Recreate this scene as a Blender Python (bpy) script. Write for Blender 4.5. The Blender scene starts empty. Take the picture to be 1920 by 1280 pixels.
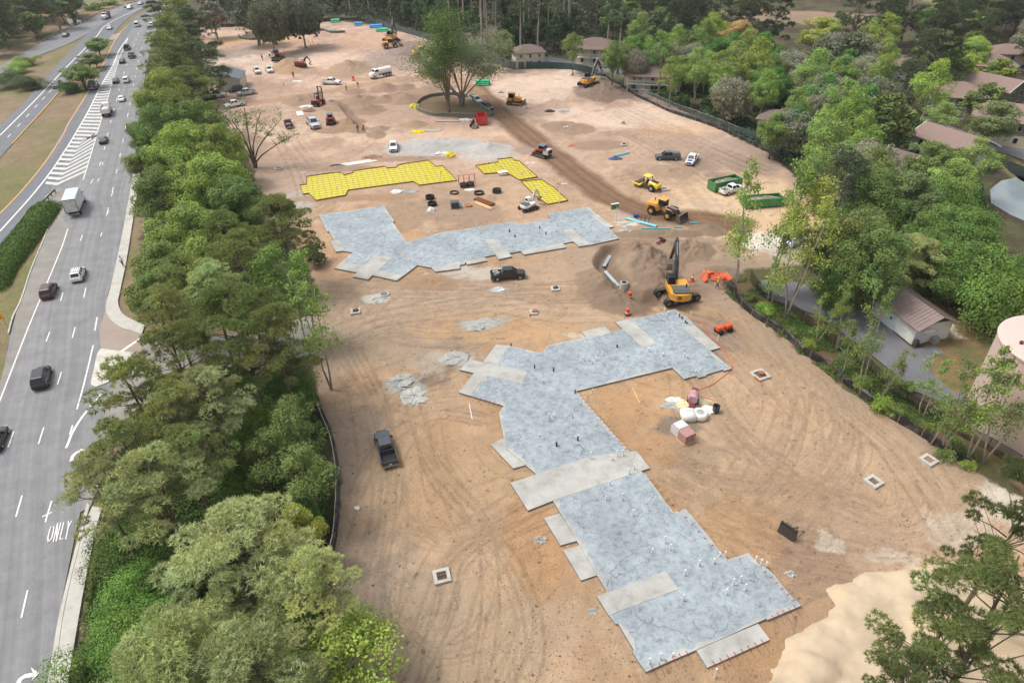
import bpy, bmesh, math, random
import numpy as np
from mathutils import Vector, Matrix
from mathutils.geometry import tessellate_polygon

# ------------------------------------------------------------------ camera, world, sun
C = bpy.context.scene.collection
SC = bpy.context.scene
PITCH, ROLL, FPX, CH = math.radians(35.0), math.radians(1.25), 1280.0, 58.0
cam_d = bpy.data.cameras.new('camera'); cam = bpy.data.objects.new('camera', cam_d); C.objects.link(cam)
_X = Vector((1, 0, 0)); _U = Vector((0, math.sin(PITCH), math.cos(PITCH))); _F = Vector((0, math.cos(PITCH), -math.sin(PITCH)))
_R = math.cos(ROLL) * _X - math.sin(ROLL) * _U; _Up = math.sin(ROLL) * _X + math.cos(ROLL) * _U
cam.matrix_world = Matrix(((_R.x, _Up.x, -_F.x, 0), (_R.y, _Up.y, -_F.y, 0), (_R.z, _Up.z, -_F.z, CH), (0, 0, 0, 1)))
cam_d.sensor_width = 36; cam_d.lens = 24; cam_d.clip_end = 12000; cam_d.clip_start = 0.5
SC.camera = cam
SUN_EL, SUN_AZ = math.radians(61), math.radians(282)      # azimuth measured clockwise from +y
w = bpy.data.worlds.new('World'); SC.world = w; w.use_nodes = True
nt = w.node_tree; nt.nodes.clear()
sky = nt.nodes.new('ShaderNodeTexSky'); sky.sky_type = 'NISHITA'; sky.sun_disc = False
sky.sun_elevation = SUN_EL; sky.sun_rotation = SUN_AZ; sky.air_density = 1.6; sky.dust_density = 6.0; sky.ozone_density = 1.0
bg = nt.nodes.new('ShaderNodeBackground'); bg.inputs[1].default_value = 0.15
hs = nt.nodes.new('ShaderNodeHueSaturation'); hs.inputs['Saturation'].default_value = 0.35
ow = nt.nodes.new('ShaderNodeOutputWorld')
nt.links.new(sky.outputs[0], hs.inputs['Color']); nt.links.new(hs.outputs[0], bg.inputs[0]); nt.links.new(bg.outputs[0], ow.inputs[0])
sun_d = bpy.data.lights.new('sun', 'SUN'); sun_d.energy = 1.35; sun_d.angle = math.radians(13); sun_d.color = (1, 0.96, 0.9)
sun = bpy.data.objects.new('sun', sun_d); C.objects.link(sun)
_sd = Vector((math.sin(SUN_AZ) * math.cos(SUN_EL), math.cos(SUN_AZ) * math.cos(SUN_EL), math.sin(SUN_EL)))
sun.rotation_euler = (-_sd).to_track_quat('-Z', 'Y').to_euler(); sun.location = (0, 0, 200)
SC.view_settings.view_transform = 'Standard'; SC.view_settings.look = 'None'; SC.view_settings.exposure = 0.33; SC.view_settings.gamma = 1

# ------------------------------------------------------------------ picture coordinates -> ground
def G(px, py, z=0.0):
    u = (px - 960) / FPX; v = (py - 640) / FPX
    d = _R * u - _Up * v + _F
    t = (z - CH) / d.z
    return (d.x * t, d.y * t)
RG = {'A': (0, 0, .211), 'B': (380, 0, .1719), 'C': (680, 0, .1719), 'D': (980, 0, .2396), 'E': (1440, 0, .25), 'F': (380, 150, .1954),
      'Q7': (680, 150, .21875), 'H': (1080, 200, .21875), 'I': (1440, 200, .25), 'J': (560, 270, .2031), 'K': (860, 270, .2031),
      'L': (1080, 380, .2187), 'M': (1400, 480, .2968), 'N': (0, 250, .2422), 'O': (0, 540, .25), 'P': (0, 840, .3437),
      'Q': (560, 480, .2968), 'R': (560, 840, .3437), 'S': (1040, 560, .2656), 'T': (1000, 860, .3281), 'U': (1400, 840, .3437),
      'V': (860, 580, .21875), 'W': (1180, 560, .125), 'X': (0, 0, 1.0), 'Z': (1260, 280, .2656), 'Y': (960, 0, .28125)}
def g(r, x, y, z=0.0):
    o = RG[r]; return G(o[0] + x * o[2], o[1] + y * o[2], z)
def gp(r, pts, z=0.0): return [g(r, x, y, z) for x, y in pts]
def mixp(items, z=0.0): return [g(r, x, y, z) for r, x, y in items]

# ------------------------------------------------------------------ materials
def lin(c):
    c = c / 255.0
    return c / 12.92 if c <= 0.04045 else ((c + 0.055) / 1.055) ** 2.4
def hx(h): return tuple(lin(int(h[i:i + 2], 16)) for i in (0, 2, 4))
_M = {}
def mat(name, col, rough=0.6, metal=0.0, var=0.15, scale=3.0, bump=0.0, bscale=20.0, coat=0.0, spec=0.5, objvar=0.0, dirt=None):
    if name in _M: return _M[name]
    if isinstance(col, str): col = hx(col)
    m = bpy.data.materials.new(name); m.use_nodes = True; t = m.node_tree; n = t.nodes; b = n['Principled BSDF']
    b.inputs['Roughness'].default_value = rough; b.inputs['Metallic'].default_value = metal
    b.inputs['Coat Weight'].default_value = coat; b.inputs['Specular IOR Level'].default_value = spec
    tc = n.new('ShaderNodeTexCoord')
    if var > 0:
        no = n.new('ShaderNodeTexNoise'); no.inputs['Scale'].default_value = scale; no.inputs['Detail'].default_value = 6; no.inputs['Roughness'].default_value = .6
        t.links.new(tc.outputs['Object'], no.inputs['Vector'])
        mr = n.new('ShaderNodeMapRange'); mr.inputs['From Min'].default_value = .3; mr.inputs['From Max'].default_value = .7
        mr.inputs['To Min'].default_value = 1 - var; mr.inputs['To Max'].default_value = 1 + var
        t.links.new(no.outputs['Fac'], mr.inputs['Value'])
        mx = n.new('ShaderNodeVectorMath'); mx.operation = 'SCALE'; mx.inputs[0].default_value = col
        t.links.new(mr.outputs[0], mx.inputs['Scale']); last = mx.outputs[0]
        if dirt:
            n2 = n.new('ShaderNodeTexNoise'); n2.inputs['Scale'].default_value = scale * .5; n2.inputs['Detail'].default_value = 8; n2.inputs['Roughness'].default_value = .7
            t.links.new(tc.outputs['Object'], n2.inputs['Vector'])
            m2 = n.new('ShaderNodeMapRange'); m2.inputs['From Min'].default_value = .5; m2.inputs['From Max'].default_value = .68; m2.inputs['To Max'].default_value = .8
            t.links.new(n2.outputs['Fac'], m2.inputs['Value'])
            mm = n.new('ShaderNodeMix'); mm.data_type = 'RGBA'; mm.inputs[7].default_value = (*hx(dirt), 1)
            t.links.new(m2.outputs[0], mm.inputs[0]); t.links.new(last, mm.inputs[6]); last = mm.outputs[2]
        t.links.new(last, b.inputs['Base Color'])
    else:
        b.inputs['Base Color'].default_value = (*col, 1)
    if bump > 0:
        nb = n.new('ShaderNodeTexNoise'); nb.inputs['Scale'].default_value = bscale; nb.inputs['Detail'].default_value = 5
        t.links.new(tc.outputs['Object'], nb.inputs['Vector'])
        bp = n.new('ShaderNodeBump'); bp.inputs['Strength'].default_value = bump; bp.inputs['Distance'].default_value = .05
        t.links.new(nb.outputs['Fac'], bp.inputs['Height']); t.links.new(bp.outputs[0], b.inputs['Normal'])
    _M[name] = m
    return m
def paint(h):      # vehicle paint by colour
    return mat('paint_' + h, h, rough=.35, var=.06, scale=1.5, coat=.5, dirt='8f7a64' if h not in ('0d0e10',) else None) if h in DUSTY else mat('paint_' + h, h, rough=.32, var=.05, scale=1.5, coat=.6)
DUSTY = {'e8b010', 'd9982a', 'f0d020', 'b8b8b4'}
def M_glass(): return mat('dark_glass', '0c1116', rough=.08, var=0, spec=.8)
def M_tyre(): return mat('tyre_rubber', '1a1918', rough=.85, var=.25, scale=4)
def M_black(): return mat('black_plastic', '151515', rough=.6, var=.1)
def M_chrome(): return mat('bare_metal', 'b0b2b4', rough=.3, metal=.8, var=.1)
def M_wood(): return mat('lumber', 'd0a878', rough=.8, var=.2, scale=6)
def M_white(): return mat('white_plastic', 'e4e6e4', rough=.5, var=.06)

# ------------------------------------------------------------------ mesh builder
class MB:
    def __init__(s): s.v = []; s.f = []; s.m = []; s.mi = 0; s.X = Matrix.Identity(4)
    def add(s, vs, fs):
        o = len(s.v); s.v += [tuple(s.X @ Vector(v)) for v in vs]
        for f in fs: s.f.append(tuple(i + o for i in f)); s.m.append(s.mi)
        return s
    def box(s, c, d, rz=0, ry=0, rx=0, taper=1.0):
        R = Matrix.Rotation(rz, 3, 'Z') @ Matrix.Rotation(ry, 3, 'Y') @ Matrix.Rotation(rx, 3, 'X'); c = Vector(c)
        vs = []
        for z in (-1, 1):
            k = taper if z > 0 else 1
            for x, y in ((-1, -1), (1, -1), (1, 1), (-1, 1)): vs.append(c + R @ Vector((x * d[0] / 2 * k, y * d[1] / 2 * k, z * d[2] / 2)))
        return s.add(vs, [(0, 3, 2, 1), (4, 5, 6, 7), (0, 1, 5, 4), (1, 2, 6, 5), (2, 3, 7, 6), (3, 0, 4, 7)])
    def cyl(s, a, b, r, r2=None, n=8, cap=True):
        a, b = Vector(a), Vector(b); r2 = r if r2 is None else r2
        d = (b - a); q = d.to_track_quat('Z', 'Y'); vs = []
        for p, rr in ((a, r), (b, r2)):
            for i in range(n):
                an = 2 * math.pi * i / n; vs.append(p + q @ Vector((math.cos(an) * rr, math.sin(an) * rr, 0)))
        fs = [(i, (i + 1) % n, n + (i + 1) % n, n + i) for i in range(n)]
        if cap: fs += [tuple(reversed(range(n))), tuple(range(n, 2 * n))]
        return s.add(vs, fs)
    def tube(s, pts, r, n=6, r2=None):
        pts = [Vector(p) for p in pts]; r2 = r if r2 is None else r2; k = len(pts); vs = []; fs = []
        for j, p in enumerate(pts):
            d = pts[min(j + 1, k - 1)] - pts[max(j - 1, 0)]
            q = d.to_track_quat('Z', 'Y'); rr = r + (r2 - r) * j / max(1, k - 1)
            for i in range(n):
                an = 2 * math.pi * i / n; vs.append(p + q @ Vector((math.cos(an) * rr, math.sin(an) * rr, 0)))
        for j in range(k - 1):
            for i in range(n): fs.append((j * n + i, j * n + (i + 1) % n, (j + 1) * n + (i + 1) % n, (j + 1) * n + i))
        fs += [tuple(reversed(range(n))), tuple(range((k - 1) * n, k * n))]
        return s.add(vs, fs)
    def prism(s, pts, z0, z1):
        if sum(pts[i][0] * pts[(i + 1) % len(pts)][1] - pts[(i + 1) % len(pts)][0] * pts[i][1] for i in range(len(pts))) < 0: pts = pts[::-1]
        n = len(pts); vs = [(p[0], p[1], z0) for p in pts] + [(p[0], p[1], z1) for p in pts]
        tr = tessellate_polygon([[Vector((p[0], p[1], 0)) for p in pts]])
        fs = [(i, (i + 1) % n, n + (i + 1) % n, n + i) for i in range(n)]
        for t in tr:
            a, b, c = (Vector(pts[i]) for i in t)
            if (b - a).cross(c - a) < 0: t = t[::-1]
            fs.append(tuple(n + i for i in t)); fs.append(tuple(reversed(t)))
        return s.add(vs, fs)
    def side(s, pts, y0, y1):          # outline in x,z extruded along y
        n = len(pts); vs = [(p[0], y0, p[1]) for p in pts] + [(p[0], y1, p[1]) for p in pts]
        tr = tessellate_polygon([[Vector((p[0], p[1], 0)) for p in pts]])
        fs = [(i, (i + 1) % n, n + (i + 1) % n, n + i) for i in range(n)]
        for t in tr: fs.append(tuple(n + i for i in t)); fs.append(tuple(reversed(t)))
        return s.add(vs, fs)
    def loft(s, rings, close=True, caps=True):
        n = len(rings[0]); vs = [p for r in rings for p in r]; fs = []
        for j in range(len(rings) - 1):
            for i in range(n if close else n - 1): fs.append((j * n + i, j * n + (i + 1) % n, (j + 1) * n + (i + 1) % n, (j + 1) * n + i))
        if caps: fs += [tuple(reversed(range(n))), tuple(range((len(rings) - 1) * n, len(rings) * n))]
        return s.add(vs, fs)
    def sph(s, c, r, n=8, m=5, sq=(1, 1, 1), jit=0, rnd=None, zmin=-1):
        rings = []
        for j in range(m + 1):
            ph = -math.pi / 2 + math.pi * j / m; ring = []
            for i in range(n):
                a = 2 * math.pi * i / n; k = 1 + (rnd.uniform(-jit, jit) if rnd else 0)
                ring.append((c[0] + math.cos(a) * math.cos(ph) * r * sq[0] * k, c[1] + math.sin(a) * math.cos(ph) * r * sq[1] * k, c[2] + max(zmin, math.sin(ph)) * r * sq[2] * k))
            rings.append(ring)
        return s.loft(rings)
    def flat(s, pts, z):
        tr = tessellate_polygon([[Vector((p[0], p[1], 0)) for p in pts]]); fs = []
        for t in tr:
            a, b, c = (Vector(pts[i][:2]) for i in t)
            fs.append(t if (b - a).cross(c - a) > 0 else t[::-1])
        return s.add([(p[0], p[1], z) for p in pts], fs)
    def ribbon(s, L, Rr, z, z2=None):
        z2 = z if z2 is None else z2
        vs = [(p[0], p[1], z) for p in L] + [(p[0], p[1], z2) for p in Rr]; n = len(L)
        return s.add(vs, [(i, n + i, n + i + 1, i + 1) for i in range(n - 1)])
    def build(s, name, mats, parent=None, smooth=False, bevel=0, loc=None, normals=True):
        me = bpy.data.meshes.new(name); me.from_pydata(s.v, [], s.f)
        if not isinstance(mats, (list, tuple)): mats = [mats]
        for m in mats: me.materials.append(m)
        if len(mats) > 1: me.polygons.foreach_set('material_index', s.m)
        if normals:
            bm = bmesh.new(); bm.from_mesh(me); bmesh.ops.recalc_face_normals(bm, faces=bm.faces[:])
            if bevel > 0:
                ed = [e for e in bm.edges if e.is_manifold and e.calc_face_angle(0) > .5]
                try: bmesh.ops.bevel(bm, geom=ed, offset=bevel, segments=1, affect='EDGES', profile=.6)
                except Exception: pass
            bm.to_mesh(me); bm.free()
        if smooth: me.polygons.foreach_set('use_smooth', [True] * len(me.polygons))
        o = bpy.data.objects.new(name, me); C.objects.link(o)
        if parent: o.parent = parent
        if loc: o.location = loc
        return o
def tag(o, label=None, cat=None, group=None, kind=None):
    if label: o['label'] = label
    if cat: o['category'] = cat
    if group: o['group'] = group
    if kind: o['kind'] = kind
    return o
def thing(name, label, cat, loc=(0, 0, 0), rz=0, group=None, scale=1.0):
    o = bpy.data.objects.new(name, None); C.objects.link(o); o.location = (loc[0], loc[1], loc[2] if len(loc) > 2 else 0)
    o.rotation_euler = (0, 0, rz); o.scale = (scale,) * 3 if not isinstance(scale, tuple) else scale
    return tag(o, label, cat, group)
def kids(o): return [c for c in o.children]
def copy_tree(o, parent=None):
    c = o.copy(); C.objects.link(c)
    if parent: c.parent = parent
    for ch in kids(o): copy_tree(ch, c)
    return c
def struct(mb, name, m, label=None): 
    o = mb.build(name, m, normals=False); o['kind'] = 'structure'
    if label: o['label'] = label
    return o
def smooth_line(pts, step=2.0):
    pts = [np.array(p[:2], float) for p in pts]; out = []
    P = [2 * pts[0] - pts[1]] + pts + [2 * pts[-1] - pts[-2]]
    for i in range(1, len(P) - 2):
        a, b, c, d = P[i - 1:i + 3]; n = max(1, int(np.linalg.norm(c - b) / step))
        for k in range(n):
            t = k / n
            out.append(.5 * ((2 * b) + (c - a) * t + (2 * a - 5 * b + 4 * c - d) * t * t + (3 * b - a - 3 * c + d) * t ** 3))
    out.append(pts[-1]); return out
def resample(pts, n):
    p = np.array(pts); d = np.r_[0, np.cumsum(np.linalg.norm(np.diff(p, axis=0), axis=1))]
    t = np.linspace(0, d[-1], n); return np.c_[np.interp(t, d, p[:, 0]), np.interp(t, d, p[:, 1])]
def lengthof(pts):
    p = np.array(pts); return float(np.linalg.norm(np.diff(p, axis=0), axis=1).sum())
def offset_line(pts, off):
    p = np.array(pts); d = np.gradient(p, axis=0); d /= np.linalg.norm(d, axis=1)[:, None] + 1e-9
    return p + np.c_[-d[:, 1], d[:, 0]] * off
rnd = random.Random(7)
# ------------------------------------------------------------------ ground sheet
NR = np.random.RandomState(3)
_lat = NR.rand(512, 512)
def vnoise(x, y, sc, seed=0, octs=4, gain=.5):
    out = np.zeros_like(x); a = 1.0; tot = 0
    for o in range(octs):
        u = x / sc + 37.3 * (seed + o) + 1000; v = y / sc + 91.7 * (seed + 3 * o) + 1000
        iu = np.floor(u).astype(int); iv = np.floor(v).astype(int); fu = u - iu; fv = v - iv
        fu = fu * fu * (3 - 2 * fu); fv = fv * fv * (3 - 2 * fv)
        A = _lat[iu % 512, iv % 512]; B = _lat[(iu + 1) % 512, iv % 512]; Cc = _lat[iu % 512, (iv + 1) % 512]; D = _lat[(iu + 1) % 512, (iv + 1) % 512]
        out += a * ((A * (1 - fu) + B * fu) * (1 - fv) + (Cc * (1 - fu) + D * fu) * fv); tot += a; a *= gain; sc /= 2.03
    return out / tot
STEP = .0022
def wof(y): return np.sqrt(np.asarray(y, float) ** 2 + 30 ** 2)
t_ = np.arange(np.arcsinh(26 / 30), np.arcsinh(540 / 30), STEP)
ys = np.r_[-400, -150, -60, -20, 0, 10, 18, 22, 30 * np.sinh(t_), 560, 600, 700, 900, 1400, 2500, 5000]
ss = np.r_[-30, -10, -5, -3, -2, -1.5, -1.2, np.arange(-1.06, 1.06, STEP), 1.2, 1.5, 2, 3, 5, 10, 30]
s0i, y0i = 7, 8
GX = wof(ys)[:, None] * ss[None, :]; GY = np.repeat(ys[:, None], len(ss), 1)
def gidx(x, y):
    i = (np.arcsinh(y / 30) - t_[0]) / STEP + y0i; j = (x / wof(y) + 1.06) / STEP + s0i
    return i, j
def sdist(poly, m=6.0):
    """signed distance (positive inside) to a polygon, exact near it"""
    P = np.array([p[:2] for p in poly]); out = np.full(GX.shape, -99.0)
    x0, y0 = P.min(0) - m; x1, y1 = P.max(0) + m
    sel = (GX > x0) & (GX < x1) & (GY > y0) & (GY < y1)
    x = GX[sel]; y = GY[sel]; d = np.full(x.shape, 1e9); ins = np.zeros(x.shape, bool)
    for k in range(len(P)):
        a = P[k]; b = P[(k + 1) % len(P)]; e = b - a; L = (e * e).sum() + 1e-9
        tt = np.clip(((x - a[0]) * e[0] + (y - a[1]) * e[1]) / L, 0, 1)
        d = np.minimum(d, (x - a[0] - tt * e[0]) ** 2 + (y - a[1] - tt * e[1]) ** 2)
        c = ((a[1] > y) != (b[1] > y)) & (x < (b[0] - a[0]) * (y - a[1]) / (b[1] - a[1] + 1e-12) + a[0]); ins ^= c
    d = np.sqrt(d); out[sel] = np.where(ins, d, -d); return out
def ldist(line, m=20.0):
    P = np.array([p[:2] for p in line]); out = np.full(GX.shape, 99.0); sg = np.zeros(GX.shape); al = np.zeros(GX.shape)
    x0, y0 = P.min(0) - m; x1, y1 = P.max(0) + m
    sel = (GX > x0) & (GX < x1) & (GY > y0) & (GY < y1)
    x = GX[sel]; y = GY[sel]; d = np.full(x.shape, 1e9); s = np.zeros(x.shape)
    for k in range(len(P) - 1):
        a = P[k]; b = P[k + 1]; e = b - a; L = (e * e).sum() + 1e-9
        tt = np.clip(((x - a[0]) * e[0] + (y - a[1]) * e[1]) / L, 0, 1)
        dd = (x - a[0] - tt * e[0]) ** 2 + (y - a[1] - tt * e[1]) ** 2
        cr = np.sign(e[0] * (y - a[1]) - e[1] * (x - a[0])); m_ = dd < d
        d[m_] = dd[m_]; s[m_] = cr[m_]
    out[sel] = np.sqrt(d); sg[sel] = s; return out, sg
def ramp(x, a, b): return np.clip((x - a) / (b - a), 0, 1)
def col(h): return np.array(hx(h))
N1 = vnoise(GX, GY, 1.2, 1); N2 = vnoise(GX, GY, 6, 5); N3 = vnoise(GX, GY, 22, 9); N4 = vnoise(GX, GY, .45, 13, 2); N5 = vnoise(GX, GY, 2.5, 21)
def blend(c, m): 
    global COL
    COL += (c - COL) * m[..., None]
def tone(h1, h2, n, lo=.35, hi=.65):
    r = ramp(n, lo, hi)[..., None]; return col(h1) * (1 - r) + col(h2) * r
# default: forest floor
COL = tone('4c4133', '5a5a36', N2, .4, .62) * (0.75 + .5 * N4[..., None])
GZ = -.12 + .1 * (N2 - .5)
SITE = gp('X', [(370, 50), (385, 140), (400, 215), (440, 250), (478, 320), (478, 400), (545, 450), (590, 520), (585, 600), (588, 700), (603, 785), (624, 830), (634, 900), (628, 1000), (610, 1045), (620, 1100), (622, 1150), (680, 1290), (760, 1500), (2050, 1500), (2150, 1100), (1960, 960), (1840, 890), (1700, 800), (1600, 740), (1500, 660), (1430, 605), (1370, 558), (1350, 530), (1400, 505), (1480, 500), (1545, 490), (1560, 430), (1500, 340), (1440, 287), (1340, 238), (1240, 188), (1150, 152), (1120, 142), (1070, 130), (960, 130), (900, 112), (800, 74), (740, 54), (640, 40), (560, 44), (420, 52)])
SD = sdist(SITE, 8)
VERGE = gp('X', [(-60, 1500), (75, 1500), (127, 1290), (156, 1115), (179, 996), (215, 860), (230, 800), (290, 740), (560, 640), (560, 590), (320, 600), (296, 560), (272, 520), (262, 460), (280, 370), (262, 320), (255, 230), (262, 160), (290, 70), (310, 0), (300, -60), (150, -60), (20, 60), (-60, 110), (-200, 300), (-200, 1500)])
VD = sdist(VERGE, 8)
vg = ramp(VD + (N1 - .5) * 3, -.6, .6)
vgc = tone('8e7a5c', '7c7a4a', N3 * .6 + N2 * .4, .42, .6) * (.8 + .4 * N4[..., None]) * (.85 + .3 * N5[..., None])
blend(vgc, vg)
# right-hand grassy strip between silt fence and the pump yard, lawns by the houses
for pts, a, b in (([(1345, 540), (1400, 520), (1500, 560), (1640, 690), (1760, 780), (1950, 950), (1950, 1000), (1840, 895), (1700, 805), (1600, 745), (1500, 665), (1430, 610), (1370, 560)], '5d5a34', '71583f'),
                  ([(1600, 500), (1700, 500), (1860, 560), (1900, 640), (1780, 650), (1740, 560), (1610, 530)], '857250', '6f7a3e'),
                  ([(1730, 620), (1920, 600), (1960, 960), (1860, 870), (1740, 720)], '8a7048', '6f6b3c'),
                  ([(1660, 215), (1700, 205), (1860, 270), (1960, 330), (1960, 380), (1870, 310), (1720, 250)], '8c8450', '70773c'),
                  ([(1060, 118), (1070, 105), (1180, 118), (1170, 150), (1100, 135)], '7c7a4a', '5d6a34')):
    d = sdist(gp('X', pts), 6); m_ = ramp(d + (N5 - .5) * 2.5, -.5, .5)
    blend(tone(a, b, N5, .4, .62) * (.8 + .4 * N4[..., None]), m_)
for pts, a, b in (([(170, 8), (330, -10), (330, -60), (60, -60), (60, 8), (115, 26), (135, 22)], '8c8462', '7d7f55'),
                  ([(1330, 22), (1440, 18), (1640, 26), (1625, 50), (1520, 46), (1480, 44), (1400, 36)], 'a07f66', '8f7c5e'),
                  ([(1440, -60), (2100, -60), (2100, 10), (1900, 30), (1850, 20), (1640, -10)], '6b7448', '7c7a52')):
    d = sdist(gp('X', pts), 10); blend(tone(a, b, N3, .4, .6), ramp(d + (N2 - .5) * 8, -2, 2))
d = sdist(gp('M', [(1150, 350), (1240, 335), (1300, 400), (1340, 480), (1400, 520), (1330, 525), (1200, 480), (1160, 420)]), 6)
blend(tone('d8cbb8', 'c4ad93', N5), ramp(d + (N1 - .5) * 2, -.3, .4))
# construction dirt
inside = ramp(SD + (N1 - .5) * 1.6, -.25, .25)
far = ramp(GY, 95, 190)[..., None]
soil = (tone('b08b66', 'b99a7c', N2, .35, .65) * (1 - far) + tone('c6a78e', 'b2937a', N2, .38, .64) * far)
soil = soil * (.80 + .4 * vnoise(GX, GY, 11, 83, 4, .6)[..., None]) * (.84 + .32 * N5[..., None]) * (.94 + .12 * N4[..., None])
SOIL = soil.copy()
def patch(px, py, rx, ry, h, k=1.0, rough=.9, reg='X', n=None):
    """an irregular patch of differently coloured soil, radii in metres"""
    global SOIL
    x, y = g(reg, px, py); q = np.hypot((GX - x) / rx, (GY - y) / ry) + ((N5 if n is None else n) - .5) * rough * 1.6 + (N2 - .5) * rough
    m_ = ramp(q, 1.15, .75) * k; SOIL += (col(h) - SOIL) * m_[..., None]
for a in ((700, 1180, 7, 9, 'a3917f'), (690, 1000, 5, 12, '9f8c7a', .7), (665, 830, 4, 10, 'a08f80', .6), (900, 1180, 9, 7, 'b39a80', .8), (860, 900, 12, 8, 'bb9a76', .7), (800, 640, 12, 6, 'a48c78', .8), (835, 640, 7, 3, '86756a', .6), (808, 690, 2.6, 5, '7d6b5e', .75),
          (700, 640, 14, 7, 'ab957f', .8), (760, 560, 30, 7, 'b59c85', .7), (1180, 650, 8, 5, 'c0966a', .7), (960, 610, 14, 5, 'c39a6c', .7), (1010, 1000, 4, 7, 'b98a5a', .7), (1290, 830, 10, 8, '96826f', .55), (1200, 800, 5, 9, 'b98d5f', .7),
          (1450, 760, 13, 12, 'c1a082', .8), (1560, 900, 14, 9, 'b3957a', .7), (1640, 850, 9, 6, 'c0a184', .6), (1480, 1010, 8, 4, 'a58a72', .8), (1560, 1060, 8, 4, '9d7f69', .9), (1380, 1000, 5, 5, 'ba9064', .7), (1420, 1190, 5, 3, 'b28a63', .8),
          (1270, 800, 2.5, 2.2, '84766a', .9), (1225, 740, 7, 4, 'c2986b', .6), (1190, 600, 7, 3, 'c0956a', .7), (1320, 640, 6, 5, '9d8778', .8), (1150, 560, 6, 6, '8d7866', .6), (700, 470, 12, 4, 'b98c5e', .7), (745, 420, 6, 8, 'c19763', .8), (820, 400, 14, 8, '9d8570', .75),
          (640, 480, 8, 8, 'bb9470', .6), (1240, 480, 18, 12, '9c8470', .85), (1100, 500, 12, 7, 'b59b82', .6), (560, 330, 12, 12, 'b59c88', .7), (620, 240, 18, 12, 'dcbf9f', .6), (1420, 380, 14, 14, 'd9b890', .85), (1450, 430, 12, 10, 'd9b48a', .8), (1330, 370, 10, 8, 'd3b18d', .7),
          (1400, 300, 22, 10, 'a08876', .9), (1300, 270, 16, 8, 'b49a86', .6), (1150, 170, 14, 14, '8f7a6a', .85), (1090, 155, 14, 10, 'dcc3ab', .7), (1220, 220, 26, 12, 'dcc2a8', .7), (1160, 280, 20, 10, 'b79a80', .6), (1010, 160, 20, 16, 'd8bfa8', .7),
          (1260, 245, 10, 6, 'd0a578', .5), (790, 200, 22, 14, 'a98f7a', .7), (700, 210, 26, 16, 'b0937a', .8), (640, 90, 40, 26, 'd6b193', .6), (700, 80, 20, 20, 'c29b7c', .6), (470, 80, 20, 12, 'c79a6c', .8), (430, 110, 8, 20, '9d8b80', .85), (455, 100, 8, 22, 'a6948a', .7),
          (750, 110, 16, 18, '9d8b7e', .8), (770, 90, 14, 18, 'a89488', .7), (560, 110, 20, 12, 'd9bfa6', .7), (480, 120, 14, 18, 'dcc3ad', .6), (880, 300, 30, 8, 'c4a68c', .5), (850, 255, 22, 6, 'd4b293', .6), (1560, 1120, 7, 5, 'a98c74', .5), (1740, 1010, 10, 6, 'c2a489', .6)):
    patch(*a)
# gravel spread, spilled concrete and lime
for a in ((805, 277, 11, 7, 'b4b4b2', .95, .5), (760, 282, 7, 5, 'b4b2ae', .8, .7), (915, 290, 7, 5, 'b8b6b2', .9, .5), (850, 268, 8, 4, 'b2b2b0', .9, .5), (545, 385, 5, 8, 'b0aca6', .9, .7), (610, 620, 4, 3, 'b4ada4', .8, .9), (870, 513, 6, 2.5, 'bdb7ae', .8, 1),
          (905, 608, 3.5, 1.4, 'ada69c', .9, .9), (940, 600, 1.5, .8, 'ada69c', .9, .9), (752, 718, 1.6, 1.8, 'b9b9b4', .95, .8), (775, 742, 1.5, 1.5, 'c6c8c4', .95, .8), (765, 728, 2.6, 2.8, 'a9a69f', .8, 1), (820, 680, 3.4, 3.2, 'b4a698', .7, 1.1), (860, 670, 2.2, 2, 'b8b0a6', .8, 1.2), (700, 560, 2.2, 1.2, 'c9c8c2', .95, .5),
          (935, 543, 1.5, .7, 'b9b7b0', .9, .8), (1290, 760, 1.6, 1, 'c4c2b4', .95, .5), (1265, 760, 1.3, .8, 'b4b4aa', .95, .4), (1320, 752, 1.4, .9, 'd8d0a8', .9, .6), (1190, 405, 6, 3, 'b0aaa2', .6, 1), (1560, 1020, 1.4, 1.5, 'ccc4b8', .6, 1.4), (1665, 1040, 2, 1.2, 'ccc4b8', .5, 1.4), (1800, 985, 4, 2, 'cfc6b8', .5, 1),
          (1320, 385, 5, 3, 'c8b098', .5, 1), (1960, 960, 6, 3, 'd0cabe', .6, .9), (1880, 915, 3, 1.6, 'd4cec2', .7, .9), (1490, 455, 9, 5, 'dad6ce', .9, .8), (1500, 480, 7, 4, 'b9b2a8', .9, .9), (1090, 628, 3, 1, 'c8bcae', .7, 1.2), (685, 1100, 1.2, 4, 'bca490', .6, 1)):
    patch(*a, n=N1)
# stripes of damp earth along the haul roads
def haul(line, wid, h, amp=1.0):
    global SOIL
    L = smooth_line(line, 3); d, sg = ldist(L, wid + 6); q = d * sg
    st = vnoise(q * 3.3 + 200, q * 0 + N3 * 3, 1.0, 31, 3); m_ = ramp(d + (N2 - .5) * wid * .7, wid, wid * .6) * amp
    c = (col(h)[None, None] * (.5 + 1.0 * st[..., None])); SOIL += (c - SOIL) * (m_ * .93)[..., None]
    return m_, st
hm = []
hm.append(haul(gp('X', [(893, 165), (930, 205), (985, 250), (1060, 310), (1120, 355), (1180, 388), (1250, 405), (1320, 412), (1380, 420)]), 4.6, '7e5e42'))
hm.append(haul(gp('X', [(900, 175), (840, 145), (760, 150), (690, 158), (620, 172), (540, 185), (460, 195)]), 3.2, 'a5835f', .85))
hm.append(haul(gp('X', [(560, 125), (620, 142), (690, 150)]), 2.4, 'a9866a', .7))
hm.append(haul(gp('X', [(1385, 560), (1440, 640), (1520, 700), (1610, 780), (1700, 850), (1760, 920)]), 3.0, 'b59a7e', .55))
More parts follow.
